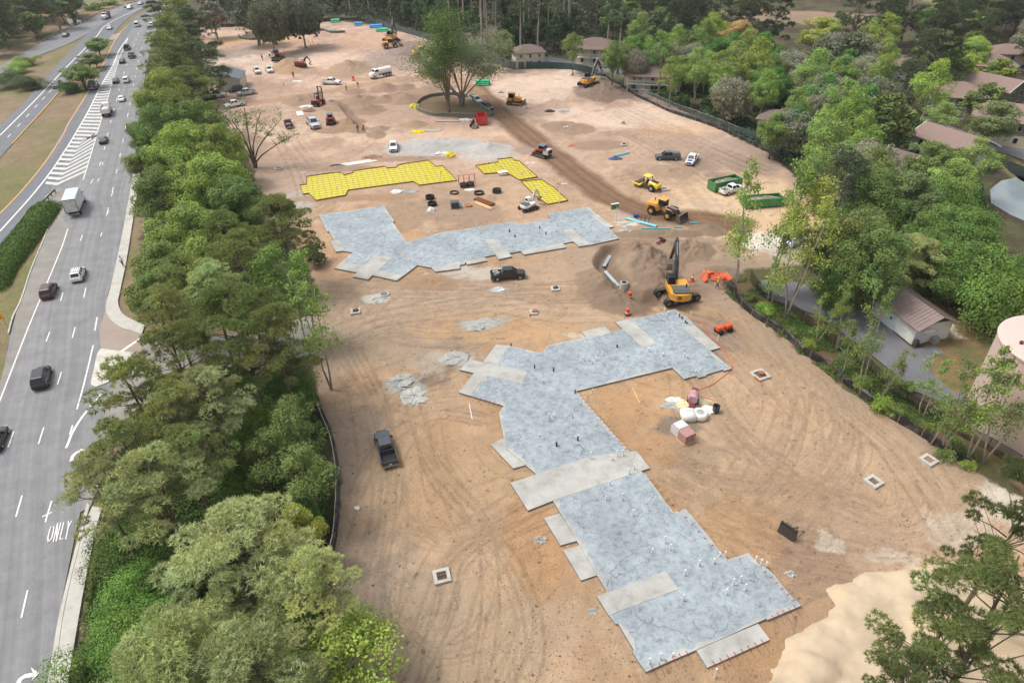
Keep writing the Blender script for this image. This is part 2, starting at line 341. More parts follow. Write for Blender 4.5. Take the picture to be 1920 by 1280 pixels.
hm.append(haul(gp('X', [(600, 640), (700, 600), (800, 585), (920, 570), (1040, 590), (1150, 590)]), 4.0, 'b29a84', .55))
# wheel ruts
RUT = np.zeros(GX.shape)
def splat(pts, width, val):
    for off in np.arange(-width / 2, width / 2 + .01, .11):
        q = offset_line(pts, off); i, j = gidx(q[:, 0], q[:, 1]); ok = (q[:, 1] > 27) & (q[:, 1] < 420)
        ii = np.round(i[ok]).astype(int); jj = np.round(j[ok]).astype(int); k = (jj > 0) & (jj < GX.shape[1] - 1) & (ii < GX.shape[0] - 1) & (ii > 0)
        sp = STEP * wof(q[ok][k][:, 1]); np.maximum.at(RUT, (ii[k], jj[k]), val * np.minimum(1, .35 / sp))
def arc(cx, cy, r, a0, a1, sx=1.0):
    n = max(8, int(abs(a1 - a0) * r / .08)); a = np.linspace(a0, a1, n); return np.c_[cx + np.cos(a) * r * sx, cy + np.sin(a) * r]
def path(p, val=1.0, gauge=1.7, wd=.3):
    p = smooth_line(p, 1.0); q = resample(p, int(lengthof(p) / .08) + 8)
    splat(offset_line(q, gauge / 2), wd, val); splat(offset_line(q, -gauge / 2), wd, val)
R5 = np.random.RandomState(11)
for reg, cx, cy, r0, r1, a0, a1, n in (('R', 860, 290, 4, 7.5, 3.3, 5.9, 12), ('R', 800, 830, 3, 6, 3.2, 5.6, 9), ('Q', 560, 640, 4, 9, 1.2, 3.3, 14), ('Q', 700, 900, 5, 10, 2.2, 4.6, 8), ('Q', 1500, 340, 3, 4.5, -1.5, 2.0, 6), ('S', 1250, 900, 8, 16, 3.8, 6.0, 18), ('S', 1500, 700, 6, 12, -1.2, 1.2, 12),
                                   ('U', 700, 200, 4, 9, 3.0, 6.0, 14), ('U', 520, 120, 8, 16, 3.6, 5.6, 12), ('L', 900, 560, 5, 11, 2.6, 5.6, 14), ('D', 500, 1000, 6, 12, 3, 6, 8), ('H', 800, 560, 6, 12, 2.6, 5.6, 8), ('Q', 1000, 120, 14, 22, 3.6, 5.2, 12), ('B', 1200, 520, 10, 20, 0.5, 3.6, 7), ('F', 900, 560, 10, 24, 3.8, 6.2, 9)):
    x, y = g(reg, cx, cy)
    for k in range(n):
        r = R5.uniform(r0, r1); b0 = a0 + R5.uniform(-.3, .5); b1 = a1 + R5.uniform(-.5, .3)
        if b1 - b0 < .4: continue
        q = arc(x + R5.uniform(-1, 1), y + R5.uniform(-1, 1), r, b0, b1, R5.uniform(.7, 1.4)); splat(q, .2, R5.uniform(.2, .8))
        if R5.rand() < .6: splat(offset_line(q, 1.6), .2, R5.uniform(.2, .7))
for reg, pts, n in (('X', [(1370, 590), (1430, 660), (1530, 720), (1640, 800), (1740, 900), (1790, 1000)], 7), ('X', [(600, 640), (760, 590), (940, 560), (1120, 560), (1230, 600), (1340, 640), (1470, 760)], 8), ('X', [(640, 1250), (660, 1100), (700, 950), (690, 780), (620, 650)], 7), ('X', [(760, 1290), (800, 1150), (860, 1010), (1000, 930)], 6),
                    ('X', [(920, 1290), (960, 1150), (900, 1000), (820, 880), (780, 760)], 6), ('X', [(700, 900), (760, 800), (850, 760), (930, 760)], 4), ('X', [(1300, 700), (1380, 820), (1500, 900), (1640, 960)], 8), ('X', [(1430, 640), (1480, 740), (1450, 880), (1380, 960)], 6), ('X', [(1550, 700), (1600, 820), (1560, 920), (1480, 990)], 6),
                    ('X', [(640, 620), (680, 560), (760, 520), (860, 500)], 5), ('X', [(520, 420), (600, 370), (560, 280), (480, 200)], 5), ('X', [(560, 260), (700, 250), (820, 240), (960, 240)], 6), ('X', [(1160, 340), (1260, 330), (1340, 400), (1420, 440)], 6), ('X', [(960, 200), (1060, 240), (1180, 250), (1280, 300), (1380, 360)], 7),
                    ('X', [(1100, 180), (1200, 230), (1330, 290), (1420, 330)], 6), ('X', [(480, 120), (560, 100), (660, 80), (760, 110)], 7), ('X', [(600, 60), (700, 100), (780, 150)], 5), ('X', [(620, 540), (800, 540), (980, 545), (1180, 540)], 6), ('X', [(1230, 1010), (1340, 990), (1440, 1040), (1560, 1050)], 3), ('X', [(1260, 880), (1330, 940), (1420, 980), (1500, 1000)], 4)):
    base = [np.array(G(*p)) for p in pts]
    for k in range(n):
        j = R5.normal(0, 1.6, 2); path([b + j + R5.normal(0, .9, 2) for b in base], R5.uniform(.3, 1))
for k in range(70):      # short odd tracks everywhere
    px, py = R5.uniform(560, 1700), R5.uniform(70, 1270); x, y = G(px, py); a = R5.uniform(0, 6.3); r = R5.uniform(5, 30)
    q = arc(x, y, r, a, a + R5.uniform(4, 14) / r); splat(q, .25, R5.uniform(.2, .7)); splat(offset_line(q, 1.7), .25, R5.uniform(.2, .7))
RUT = np.maximum(RUT, .2 * (np.roll(RUT, 1, 0) + np.roll(RUT, -1, 0) + np.roll(RUT, 1, 1) + np.roll(RUT, -1, 1)) / 2)
SOIL = SOIL * (1 - RUT[..., None] * (.07 + .3 * N4[..., None]))
# streaky scraped surface and clods
strk = vnoise(GX * .35 + GY * .9, GX * .9 - GY * .35 , 1.0, 41, 4)
SOIL = SOIL * (.86 + .28 * strk[..., None]) * (.9 + .2 * vnoise(GX, GY, 1.6, 53, 5, .7)[..., None])
clod = ramp(vnoise(GX, GY, .5, 47, 2), .78, .86); SOIL = SOIL * (1 - .4 * clod[..., None])
# spoil heaps: real relief
HT = .10 * (N2 - .5) + .05 * (N5 - .5) - .05 * RUT + .02 * N4
HT += hm[0][0] * (hm[0][1] - .5) * .25
MH = np.zeros(GX.shape)
def mound(reg, x, y, rx, ry, h, c='8c7562', k=.85, p=1.25):
    global HT, SOIL
    X0, Y0 = g(reg, x, y); q = np.hypot((GX - X0) / rx, (GY - Y0) / ry) + (N5 - .5) * .5
    m_ = np.clip(1 - q, 0, 1); MH[...] = np.maximum(MH, h * m_ ** p * (1 + .8 * (N1 - .5) + .9 * (N5 - .5) + .3 * (N4 - .5))); s_ = ramp(m_, 0, .12) * k
    SOIL += (col(c) * (.85 + .3 * N1[..., None]) - SOIL) * s_[..., None]
for a in (('L', 500, 430, 6, 5, 2.0, '957d66'), ('L', 620, 510, 6.5, 6, 2.9, '8f7762'), ('L', 560, 610, 5, 4, 1.4, '957d66'), ('L', 900, 420, 7, 5, 2.4, '98816a'), ('L', 1010, 410, 5, 4, 1.8, '98816a'), ('L', 780, 380, 4, 3, 1.3, '957d66'), ('L', 470, 560, 3, 4, 1, '9a836c'), ('L', 680, 640, 4.5, 8, 2.0, '8b7565'), ('L', 700, 760, 4.5, 5, 1.6, '86705f'), ('L', 220, 690, 5, 5, 1.6, '8f7863'), ('L', 380, 840, 6, 5, 1.8, '86705f'), ('L', 1120, 240, 4, 3, 1.0, '85705e'), ('L', 760, 270, 12, 2, .9, '8d7760'), ('L', 400, 350, 9, 2, .8, '9a8066'),
          ('L', 1250, 590, 3, 2, .7, '7f6b58'), ('Q', 800, 170, 5, 3, .8, 'a58566'), ('Q', 900, 190, 3, 2, .5, 'a58566'), ('B', 1600, 760, 8, 12, 3.0, 'a88c6c'), ('B', 900, 700, 4, 12, 1.6, 'ae8a62'), ('B', 960, 760, 5, 8, 1.5, 'ae8a62'), ('B', 1050, 1100, 5, 6, 1.8, '9d8064'), ('B', 1160, 1090, 4, 5, 1.5, 'a0876a'),
          ('B', 1450, 1170, 5, 5, 1.4, '9d8064'), ('B', 1700, 1100, 6, 6, 1.8, '9b7f66'), ('B', 1800, 1200, 6, 6, 1.8, '9b7f66'), ('B', 1640, 1010, 4, 4, 1.2, '9b7f66'), ('C', 240, 970, 5, 6, 2.0, '997d64'), ('C', 460, 960, 4, 5, 1.5, '997d64'), ('C', 240, 1090, 5, 5, 1.5, '9b7f66'), ('C', 460, 1090, 6, 6, 1.9, '9b7f66'), ('C', 380, 1040, 4, 4, 1.0, '9b7f66'),
          ('C', 60, 1100, 5, 5, 1.5, '9b7f66'), ('C', 840, 960, 6, 5, 1.3, '9b8068'), ('C', 660, 1010, 6, 6, 1.2, '9b8068'), ('C', 60, 1190, 5, 5, 1.3, '9b7f66'), ('F', 1400, 420, 5, 6, 1.4, '9b7d5e'), ('F', 1460, 470, 4, 4, 1.0, '9b7d5e'), ('F', 1240, 490, 5, 3, .8, '9b7d5e'), ('F', 1200, 590, 5, 3, .6, 'ae9078'), ('Q7', 440, 385, 4, 3, 1.3, 'a58768'), ('Q7', 150, 420, 3, 3, .9, '9b7f66'), ('Q7', 120, 475, 3, 3, .8, '957a62'),
          ('D', 630, 720, 10, 12, 2.2, '7c6858'), ('D', 600, 640, 6, 7, 1.4, '86705f'), ('D', 700, 690, 9, 9, 1.3, '85705e'), ('D', 400, 1010, 6, 5, 1.0, '9b8068'), ('D', 600, 1140, 8, 4, .8, '9b8068'), ('C', 480, 560, 8, 10, 1.5, '8f7d72'), ('C', 400, 500, 8, 8, 1.0, '8f7d72'), ('H', 800, 560, 6, 5, .8, 'a58970'),
          ('Q7', 620, 580, 10, 5, 1.4, 'adaeac', .95, 1.5), ('Q7', 780, 560, 7, 4, 1.2, 'adaeac', .95, 1.5), ('Q7', 1080, 590, 6, 4, 1.6, 'b3b3b0', .95, 1.4), ('K', 620, 60, 3, 3, .4, 'a0877a'), ('J', 360, 230, 10, 2, .7, 'a08670'), ('J', 1000, 140, 12, 2, .7, 'a08670'), ('J', 500, 500, 16, 2, .5, 'a98863'), ('Q7', 1700, 400, 6, 5, .9, '9b8068')):
    mound(*a)
HT += MH
TRENCH = gp('L', [(300, 400), (236, 500), (290, 600), (400, 720), (520, 830), (640, 835)])
td, _ = ldist(smooth_line(TRENCH, 1), 6); m_ = ramp(td, 2.0, .7); HT -= 1.5 * m_; SOIL += (col('7c6654') - SOIL) * (ramp(td, 2.3, 1.2) * .8)[..., None]
td, _ = ldist(smooth_line(gp('F', [(1250, 200), (1350, 260), (1430, 350), (1500, 440)]), 1), 6); HT -= .8 * ramp(td, 1.2, .5); SOIL += (col('7c6654') - SOIL) * (ramp(td, 1.6, .8) * .7)[..., None]
# soil washed along the perimeter fence
rim = ramp(SD, 7, 1) * ramp(N2, .3, .6) * .6; SOIL += (col('9a8676') - SOIL) * rim[..., None]
pd = sdist(gp('Q7', [(460, 240), (500, 190), (600, 150), (760, 145), (900, 170), (1000, 230), (1110, 300), (1050, 330), (900, 335), (700, 330), (560, 310)]), 4)
pm = ramp(pd + (N1 - .5) * 1.0, -.3, .3); isl = tone('5c7038', '7c6446', N3 * .5 + N5 * .5, .42, .55) * (.8 + .4 * N4[..., None]); SOIL += (isl - SOIL) * pm[..., None]; HT = HT * (1 - pm) + pm * (.25 + .3 * ramp(pd, 0, 6))
pd = sdist(gp('B', [(400, 400), (480, 370), (700, 360), (1000, 340), (1200, 320), (1320, 330), (1250, 370), (1000, 400), (760, 420), (520, 430)]), 4)
pm = ramp(pd + (N1 - .5) * 1.5, -.3, .3); SOIL += (tone('5a5540', '6a5a4a', N5) - SOIL) * pm[..., None]
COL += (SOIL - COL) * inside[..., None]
# ---- slab outlines are needed to keep the soil below the concrete
SLAB_Z = .32
NEAR = mixp([('V', 430, 310), ('V', 690, 370), ('V', 720, 370), ('V', 755, 310), ('V', 1395, 172), ('V', 1455, 78), ('W', 170, 280), ('W', 350, 235), ('W', 520, 190), ('W', 685, 155), ('W', 900, 310), ('W', 975, 400), ('W', 1210, 775), ('W', 1535, 1045), ('W', 1425, 1078), ('W', 1400, 1060), ('W', 1150, 1135), ('W', 1155, 1155), ('W', 1040, 1180), ('W', 1005, 1150), ('W', 820, 1200), ('W', 645, 1030),
             ('V', 1005, 700), ('S', 535, 1085), ('S', 540, 1100), ('T', 625, 80), ('T', 640, 85), ('T', 800, 305), ('T', 870, 285), ('T', 910, 330), ('T', 1110, 575), ('T', 1230, 535), ('T', 1290, 603), ('T', 1315, 610), ('T', 1375, 660), ('T', 1480, 790), ('T', 1495, 795), ('T', 1530, 838), ('T', 1340, 918), ('T', 1330, 912), ('T', 920, 1095), ('T', 765, 1160), ('T', 645, 1215), ('T', 600, 1155), ('T', 565, 1097), ('T', 575, 1090), ('T', 485, 940), ('T', 470, 942), ('T', 435, 895), ('T', 415, 750),
             ('T', 112, 237), ('R', 1290, 135), ('R', 1130, 0), ('V', 345, 890), ('V', 385, 825), ('V', 105, 740), ('V', 235, 560), ('V', 215, 445)], SLAB_Z)
FAR = mixp([('J', 185, 655), ('J', 785, 570), ('J', 885, 713), ('J', 868, 720), ('J', 985, 890), ('J', 1010, 905), ('J', 1320, 815), ('K', 0, 795), ('K', 510, 713), ('K', 560, 740), ('K', 855, 688), ('K', 820, 642), ('K', 1200, 580), ('K', 1480, 872), ('K', 1210, 932), ('K', 1050, 900), ('K', 965, 917), ('K', 570, 988), ('K', 492, 1003), ('K', 330, 1022), ('K', 70, 1075), ('J', 1530, 1110), ('J', 1225, 1140), ('J', 1095, 1118), ('J', 905, 1260), ('J', 685, 1212), ('J', 545, 1188), ('J', 330, 1145), ('J', 500, 1000), ('J', 405, 985), ('J', 320, 880), ('J', 285, 808), ('J', 262, 810)], SLAB_Z)
YA = gp('J', [(75, 300), (300, 265), (395, 262), (415, 285), (505, 265), (500, 250), (790, 205), (820, 222), (905, 215), (912, 195), (985, 178), (1200, 150), (1265, 208), (1330, 200), (1460, 335), (1110, 380), (1060, 345), (455, 425), (430, 475), (160, 520), (95, 455), (40, 462), (10, 378), (70, 372)], .2)
YB = gp('K', [(155, 200), (360, 165), (355, 140), (490, 125), (520, 150), (560, 155), (730, 305), (560, 332), (440, 260), (235, 275)], .2)
YC = gp('K', [(575, 345), (760, 325), (880, 400), (1010, 522), (820, 557), (700, 470)], .2)
for P_, zz in ((NEAR, .02), (FAR, .02), (YA, -.02), (YB, -.02), (YC, -.02)):
    d = sdist(P_, 4); HT += (np.minimum(HT, zz) - HT) * ramp(d, -1.6, -.5)
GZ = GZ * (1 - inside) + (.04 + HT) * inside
PONDS = [('pond', gp('X', [(1858, 352), (1880, 335), (1905, 330), (1990, 350), (1990, 440), (1900, 400), (1862, 378)])), ('ditch', gp('I', [(1050, 150), (1090, 145), (1150, 175), (1110, 205), (1060, 200)])), ('canal', gp('I', [(1740, 370), (1800, 385), (1990, 460), (1990, 560), (1900, 530), (1830, 480), (1770, 420)])),
         ('creek', gp('A', [(590, 150), (720, 170), (720, 215), (650, 225), (600, 190)]))]
for nme, P_ in PONDS: d = sdist(P_, 6); GZ -= 1.2 * ramp(d, -.6, 1.2)
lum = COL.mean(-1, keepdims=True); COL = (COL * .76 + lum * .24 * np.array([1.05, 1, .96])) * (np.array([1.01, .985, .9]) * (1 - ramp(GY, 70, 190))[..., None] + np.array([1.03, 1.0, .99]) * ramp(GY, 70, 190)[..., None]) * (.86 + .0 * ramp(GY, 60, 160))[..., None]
nr_, nc_ = GX.shape
me = bpy.data.meshes.new('ground'); nv = nr_ * nc_; me.vertices.add(nv)
me.vertices.foreach_set('co', np.stack([GX, GY, GZ], -1).astype(np.float32).ravel())
a_ = (np.arange(nr_ - 1)[:, None] * nc_ + np.arange(nc_ - 1)[None]).ravel(); q_ = np.stack([a_, a_ + 1, a_ + nc_ + 1, a_ + nc_], 1); nf = len(q_)
me.loops.add(nf * 4); me.loops.foreach_set('vertex_index', q_.ravel().astype(np.int32)); me.polygons.add(nf); me.polygons.foreach_set('loop_start', np.arange(0, nf * 4, 4, dtype=np.int32))
me.update(calc_edges=True); me.polygons.foreach_set('use_smooth', np.ones(nf, bool))
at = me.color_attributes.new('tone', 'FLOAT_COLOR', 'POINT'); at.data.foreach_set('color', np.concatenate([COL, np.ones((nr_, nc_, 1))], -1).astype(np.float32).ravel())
gm = bpy.data.materials.new('ground'); gm.use_nodes = True; t = gm.node_tree; n = t.nodes; b = n['Principled BSDF']; b.inputs['Roughness'].default_value = .92; b.inputs['Specular IOR Level'].default_value = .2
at_ = n.new('ShaderNodeAttribute'); at_.attribute_name = 'tone'; tc = n.new('ShaderNodeTexCoord')
no = n.new('ShaderNodeTexNoise'); no.inputs['Scale'].default_value = 4.5; no.inputs['Detail'].default_value = 10; no.inputs['Roughness'].default_value = .72; t.links.new(tc.outputs['Object'], no.inputs['Vector'])
mr = n.new('ShaderNodeMapRange'); mr.inputs[1].default_value = .3; mr.inputs[2].default_value = .7; mr.inputs[3].default_value = .77; mr.inputs[4].default_value = 1.2; t.links.new(no.outputs['Fac'], mr.inputs[0])
vm = n.new('ShaderNodeVectorMath'); vm.operation = 'SCALE'; t.links.new(at_.outputs['Color'], vm.inputs[0]); t.links.new(mr.outputs[0], vm.inputs['Scale']); t.links.new(vm.outputs[0], b.inputs['Base Color'])
bp = n.new('ShaderNodeBump'); bp.inputs['Strength'].default_value = .9; bp.inputs['Distance'].default_value = .14; t.links.new(no.outputs['Fac'], bp.inputs['Height']); t.links.new(bp.outputs[0], b.inputs['Normal'])
me.materials.append(gm); go = bpy.data.objects.new('ground', me); C.objects.link(go); go['kind'] = 'structure'
def hz(x, y):
    if y < 27 or y > 500: return -.1
    i, j = gidx(x, y); i = int(np.clip(round(float(i)), 0, nr_ - 1)); j = int(np.clip(round(float(j)), 0, nc_ - 1)); return float(GZ[i, j])
water_m = mat('water', '2a3230', rough=.04, var=.1, scale=.3, bump=.05, bscale=3, spec=.9)
for nme, P_ in PONDS:
    cx, cy = np.mean(P_, axis=0); P2 = [(cx + (x - cx) * 1.15, cy + (y - cy) * 1.15) for x, y in P_]
    struct(MB().flat(P2, -.45), 'pond' if nme == 'pond' else 'water', mat('pond_water', '7f8a8e', rough=.06, var=.05, scale=.2, bump=.05, bscale=3, spec=.9) if nme == 'pond' else water_m)
del SOIL, soil, far
# ------------------------------------------------------------------ roads
def road_mat(name, c1, c2, streak=None):
    m = bpy.data.materials.new(name); m.use_nodes = True; t = m.node_tree; n = t.nodes; b = n['Principled BSDF']; b.inputs['Roughness'].default_value = .85; b.inputs['Specular IOR Level'].default_value = .3
    tc = n.new('ShaderNodeTexCoord'); uv = n.new('ShaderNodeUVMap'); uv.uv_map = 'lane'
    a = n.new('ShaderNodeTexNoise'); a.inputs['Scale'].default_value = .35; a.inputs['Detail'].default_value = 9; a.inputs['Roughness'].default_value = .65; t.links.new(tc.outputs['Object'], a.inputs['Vector'])
    mx = n.new('ShaderNodeMix'); mx.data_type = 'RGBA'; mx.inputs[6].default_value = (*hx(c1), 1); mx.inputs[7].default_value = (*hx(c2), 1)
    mr = n.new('ShaderNodeMapRange'); mr.inputs[1].default_value = .36; mr.inputs[2].default_value = .64; t.links.new(a.outputs['Fac'], mr.inputs[0]); t.links.new(mr.outputs[0], mx.inputs[0])
    mp = n.new('ShaderNodeMapping'); mp.inputs['Scale'].default_value = (1.35, .012, 1); t.links.new(uv.outputs[0], mp.inputs['Vector'])
    s = n.new('ShaderNodeTexNoise'); s.inputs['Scale'].default_value = 1; s.inputs['Detail'].default_value = 4; s.inputs['Roughness'].default_value = .6; t.links.new(mp.outputs[0], s.inputs['Vector'])
    m2 = n.new('ShaderNodeMapRange'); m2.inputs[1].default_value = .35; m2.inputs[2].default_value = .65; m2.inputs[3].default_value = .62; m2.inputs[4].default_value = .8; t.links.new(s.outputs['Fac'], m2.inputs[0])
    f = n.new('ShaderNodeTexNoise'); f.inputs['Scale'].default_value = 9; f.inputs['Detail'].default_value = 5; t.links.new(tc.outputs['Object'], f.inputs['Vector'])
    m3 = n.new('ShaderNodeMapRange'); m3.inputs[1].default_value = .3; m3.inputs[2].default_value = .7; m3.inputs[3].default_value = .93; m3.inputs[4].default_value = 1.07; t.links.new(f.outputs['Fac'], m3.inputs[0])
    v = n.new('ShaderNodeTexVoronoi'); v.feature = 'DISTANCE_TO_EDGE'; v.inputs['Scale'].default_value = .09; v.inputs['Randomness'].default_value = 1
    nd = n.new('ShaderNodeTexNoise'); nd.inputs['Scale'].default_value = .6; nd.inputs['Detail'].default_value = 6; t.links.new(tc.outputs['Object'], nd.inputs['Vector'])
    ad = n.new('ShaderNodeVectorMath'); ad.operation = 'MULTIPLY_ADD'; ad.inputs[1].default_value = (5, 5, 5); t.links.new(nd.outputs['Color'], ad.inputs[0]); t.links.new(tc.outputs['Object'], ad.inputs[2]); t.links.new(ad.outputs[0], v.inputs['Vector'])
    m4 = n.new('ShaderNodeMapRange'); m4.inputs[1].default_value = 0; m4.inputs[2].default_value = .006; m4.inputs[3].default_value = .8; m4.inputs[4].default_value = 1; t.links.new(v.outputs['Distance'], m4.inputs[0])
    k = n.new('ShaderNodeMath'); k.operation = 'MULTIPLY'; t.links.new(m2.outputs[0], k.inputs[0]); t.links.new(m3.outputs[0], k.inputs[1])
    k2 = n.new('ShaderNodeMath'); k2.operation = 'MULTIPLY'; t.links.new(k.outputs[0], k2.inputs[0]); t.links.new(m4.outputs[0], k2.inputs[1])
    vs = n.new('ShaderNodeVectorMath'); vs.operation = 'SCALE'; t.links.new(mx.outputs[2], vs.inputs[0]); t.links.new(k2.outputs[0], vs.inputs['Scale']); t.links.new(vs.outputs[0], b.inputs['Base Color'])
    bp = n.new('ShaderNodeBump'); bp.inputs['Strength'].default_value = .2; bp.inputs['Distance'].default_value = .02; t.links.new(f.outputs['Fac'], bp.inputs['Height']); t.links.new(bp.outputs[0], b.inputs['Normal'])
    return m
def ribbon_obj(name, Lp, Rp, z, m, n=160, split=8):
    L = resample(smooth_line(Lp, 2), n); Rr = resample(smooth_line(Rp, 2), n); vs = []; uv = []; d = 0
    for i in range(n):
        if i: d += float(np.linalg.norm(L[i] - L[i - 1]) + np.linalg.norm(Rr[i] - Rr[i - 1])) / 2
        wd = float(np.linalg.norm(Rr[i] - L[i]))
        for k in range(split + 1): f = k / split; vs.append((*(L[i] * (1 - f) + Rr[i] * f), z)); uv.append((wd * f, d))
    fs = [(i * (split + 1) + k, i * (split + 1) + k + 1, (i + 1) * (split + 1) + k + 1, (i + 1) * (split + 1) + k) for i in range(n - 1) for k in range(split)]
    me = bpy.data.meshes.new(name); me.from_pydata(vs, [], fs); me.materials.append(m)
    ul = me.uv_layers.new(name='lane'); ul.data.foreach_set('uv', [c for f in fs for i in f for c in uv[i]])
    me.update()
    o = bpy.data.objects.new(name, me); C.objects.link(o); o['kind'] = 'structure'; return o
asph = road_mat('asphalt_worn', '9a9a9c', '8a8a8d'); asph2 = road_mat('asphalt_blue', '86898e', '7c7f85'); asph3 = road_mat('asphalt_dark', '84848a', '74757a'); conc = road_mat('concrete_walk', 'b9b7b1', 'a9a8a3'); conc_y = road_mat('concrete_stained', 'a5a19b', '948f88'); pinkc = road_mat('concrete_dusty', 'b8a69a', 'ab9c92')
RM_R = gp('X', [(-120, 470), (-30, 335), (23, 270), (84, 203), (137, 141), (170, 108), (203, 76), (232, 42), (264, 19), (300, 3), (345, -14), (420, -38)])
RM_L = gp('X', [(-120, 360), (0, 234), (42, 196), (72, 162), (118, 110), (150, 78), (175, 52), (211, 22), (250, 4), (290, -10), (340, -26), (410, -48)])
RT_L = gp('X', [(-100, 175), (0, 124), (72, 83), (118, 60), (169, 36), (211, 18), (240, 7), (274, -4), (330, -24), (400, -48)])
RT_R = gp('X', [(-100, 200), (13, 132), (46, 115), (118, 87), (160, 66), (185, 50), (225, 22), (262, 6), (300, -8), (350, -27), (415, -50)])
RL_L = gp('X', [(-90, 470), (-40, 432), (0, 398), (36, 364), (80, 310), (102, 272), (127, 230), (162, 177), (181, 143), (211, 84), (224, 65), (238, 48), (264, 26), (300, 9), (345, -8), (420, -34)])
RL_R = gp('X', [(-90, 545), (-40, 500), (0, 463), (48, 417), (77, 388), (92, 366), (120, 320), (150, 265), (180, 200), (215, 140), (232, 100), (245, 70), (258, 45), (275, 30), (305, 14), (350, -4), (425, -30)])
RA_L = gp('X', [(-60, 1000), (-25, 800), (5, 700), (25, 608), (45, 540), (61, 504), (84, 440), (97, 405), (92, 366), (112, 325), (143, 258), (168, 205), (190, 160), (212, 110), (235, 72), (262, 38), (300, 12), (345, -6)])
RA_R = gp('X', [(60, 1420), (89, 1280), (113, 1142), (144, 991), (165, 900), (199, 760), (215, 680), (210, 620), (199, 572), (209, 530), (220, 482), (232, 420), (251, 323), (260, 250), (267, 180), (278, 110), (292, 60), (312, 20), (345, 4)])
RA_L2 = gp('X', [(-130, 1420), (-80, 1150)]) + RA_L
ribbon_obj('road', RM_L, RM_R, .02, asph2); ribbon_obj('road', RT_L, RT_R, .028, asph); ribbon_obj('road', RL_L, RL_R, .012, asph2); ribbon_obj('road', RA_L2, RA_R, .036, asph, 220, 14)
DRIVE = gp('X', [(190, 560), (203, 590), (228, 612), (268, 628), (330, 640), (450, 625), (590, 590), (600, 660), (450, 700), (300, 740), (245, 775), (215, 830), (170, 950), (150, 960), (170, 800), (190, 680)])
struct(MB().flat(DRIVE, .026), 'driveway', conc_y)
struct(MB().flat(gp('O', [(795, 150), (830, 232), (940, 310), (1060, 345), (1120, 360), (1040, 500), (900, 478), (760, 455), (745, 330)]), .042), 'driveway_apron', pinkc)
isl_p = smooth_line(gp('O', [(765, 458), (880, 475), (1040, 503), (960, 600), (850, 690), (720, 745), (685, 730), (700, 640), (735, 490), (765, 458)]), .5)
struct(MB().prism([tuple(p) for p in isl_p[:-1]], .03, .17), 'traffic_island', mat('island_concrete', 'bdb9b0', rough=.9, var=.2, scale=.8, bump=.3))
WK = mat('pale_concrete', 'b4b1aa', rough=.9, var=.13, scale=1.2, dirt='8f8a80', bump=.2)
def walk(Lp, Rp, name, z0=.15, n=60, m=None):
    L = resample(smooth_line(Lp, 1), n); Rr = resample(smooth_line(Rp, 1), n); mb = MB()
    mb.loft([[(*L[i], -.1), (*L[i], z0), (*Rr[i], z0 + .02), (*Rr[i], -.1)] for i in range(n)])
    return struct(mb, name, m or WK)
CURB_L = gp('X', [(245, 345), (232, 420), (222, 478), (209, 536), (200, 572), (205, 595), (226, 614), (266, 627)]); CURB_R = gp('X', [(251, 345), (238, 420), (228, 478), (215, 538), (207, 572), (211, 591), (229, 607), (268, 620)])
SW_R = gp('X', [(264, 323), (247, 431), (237, 492), (226, 545), (222, 570), (234, 592), (272, 611)])
walk(gp('X', [(251, 323), (233, 420), (221, 480), (208, 538), (199, 573), (204, 595), (226, 614), (266, 627)]), SW_R, 'pavement', .14)
walk(gp('P', [(475, 300), (440, 440), (330, 880), (262, 1280), (230, 1420)]), gp('P', [(492, 315), (456, 445), (352, 880), (298, 1280), (270, 1420)]), 'kerb', .10)
walk(gp('P', [(505, 320), (460, 445), (355, 885), (302, 1280), (275, 1420)]), gp('P', [(560, 330), (523, 455), (455, 800), (385, 1210), (350, 1420)]), 'pavement', .15)
walk(gp('N', [(402, 640), (330, 830), (235, 1060), (160, 1285), (95, 1420), (60, 1550)]), gp('N', [(412, 645), (338, 835), (243, 1064), (170, 1289), (108, 1420), (72, 1550)]), 'kerb', .12)
struct(MB().flat(gp('N', [(410, 640), (480, 650), (540, 740), (470, 930), (370, 1150), (300, 1280), (180, 1290), (250, 1064), (340, 835)]), .048), 'road_shoulder', conc_y)
struct(MB().flat(gp('N', [(350, 480), (470, 420), (560, 470), (530, 560), (480, 650), (410, 640), (370, 560), (320, 568)]), .046), 'concrete_gore', conc_y)
struct(MB().flat(gp('O', [(180, 0), (300, 80), (220, 330), (110, 600), (0, 850), (-60, 980), (-140, 980), (0, 715), (20, 640), (85, 480), (118, 320), (105, 272), (128, 150)]), .044), 'road_shoulder', conc_y)
struct(MB().flat(gp('A', [(1000, 310), (1075, 290), (1040, 350), (950, 365)]), .03), 'concrete_crossover', pinkc)
# ---- painted markings
PAINT = mat('road_paint', 'dcdcd8', rough=.7, var=.12, scale=3, dirt='b0b0ae'); PAINTY = mat('road_paint_yellow', 'c99b56', rough=.7, var=.15, scale=2)
_zc = [0]
def stripe(mb, pts, wd, z, dash=None, n=None):
    _zc[0] += 1; z += .0007 * (_zc[0] % 40)
    L = smooth_line(pts, 2); tot = lengthof(L); q = resample(L, max(8, int(tot / 1.0)))
    a = offset_line(q, wd / 2); b = offset_line(q, -wd / 2)
    if not dash: mb.ribbon(list(map(tuple, b)), list(map(tuple, a)), z); return
    s = 0
    while s < tot:
        k0, k1 = int(s / tot * (len(q) - 1)), int(min(tot, s + dash[0]) / tot * (len(q) - 1))
        if k1 > k0: mb.ribbon(list(map(tuple, b[k0:k1 + 1])), list(map(tuple, a[k0:k1 + 1])), z)
        s += dash[0] + dash[1]
ZM = .052
mk = MB()
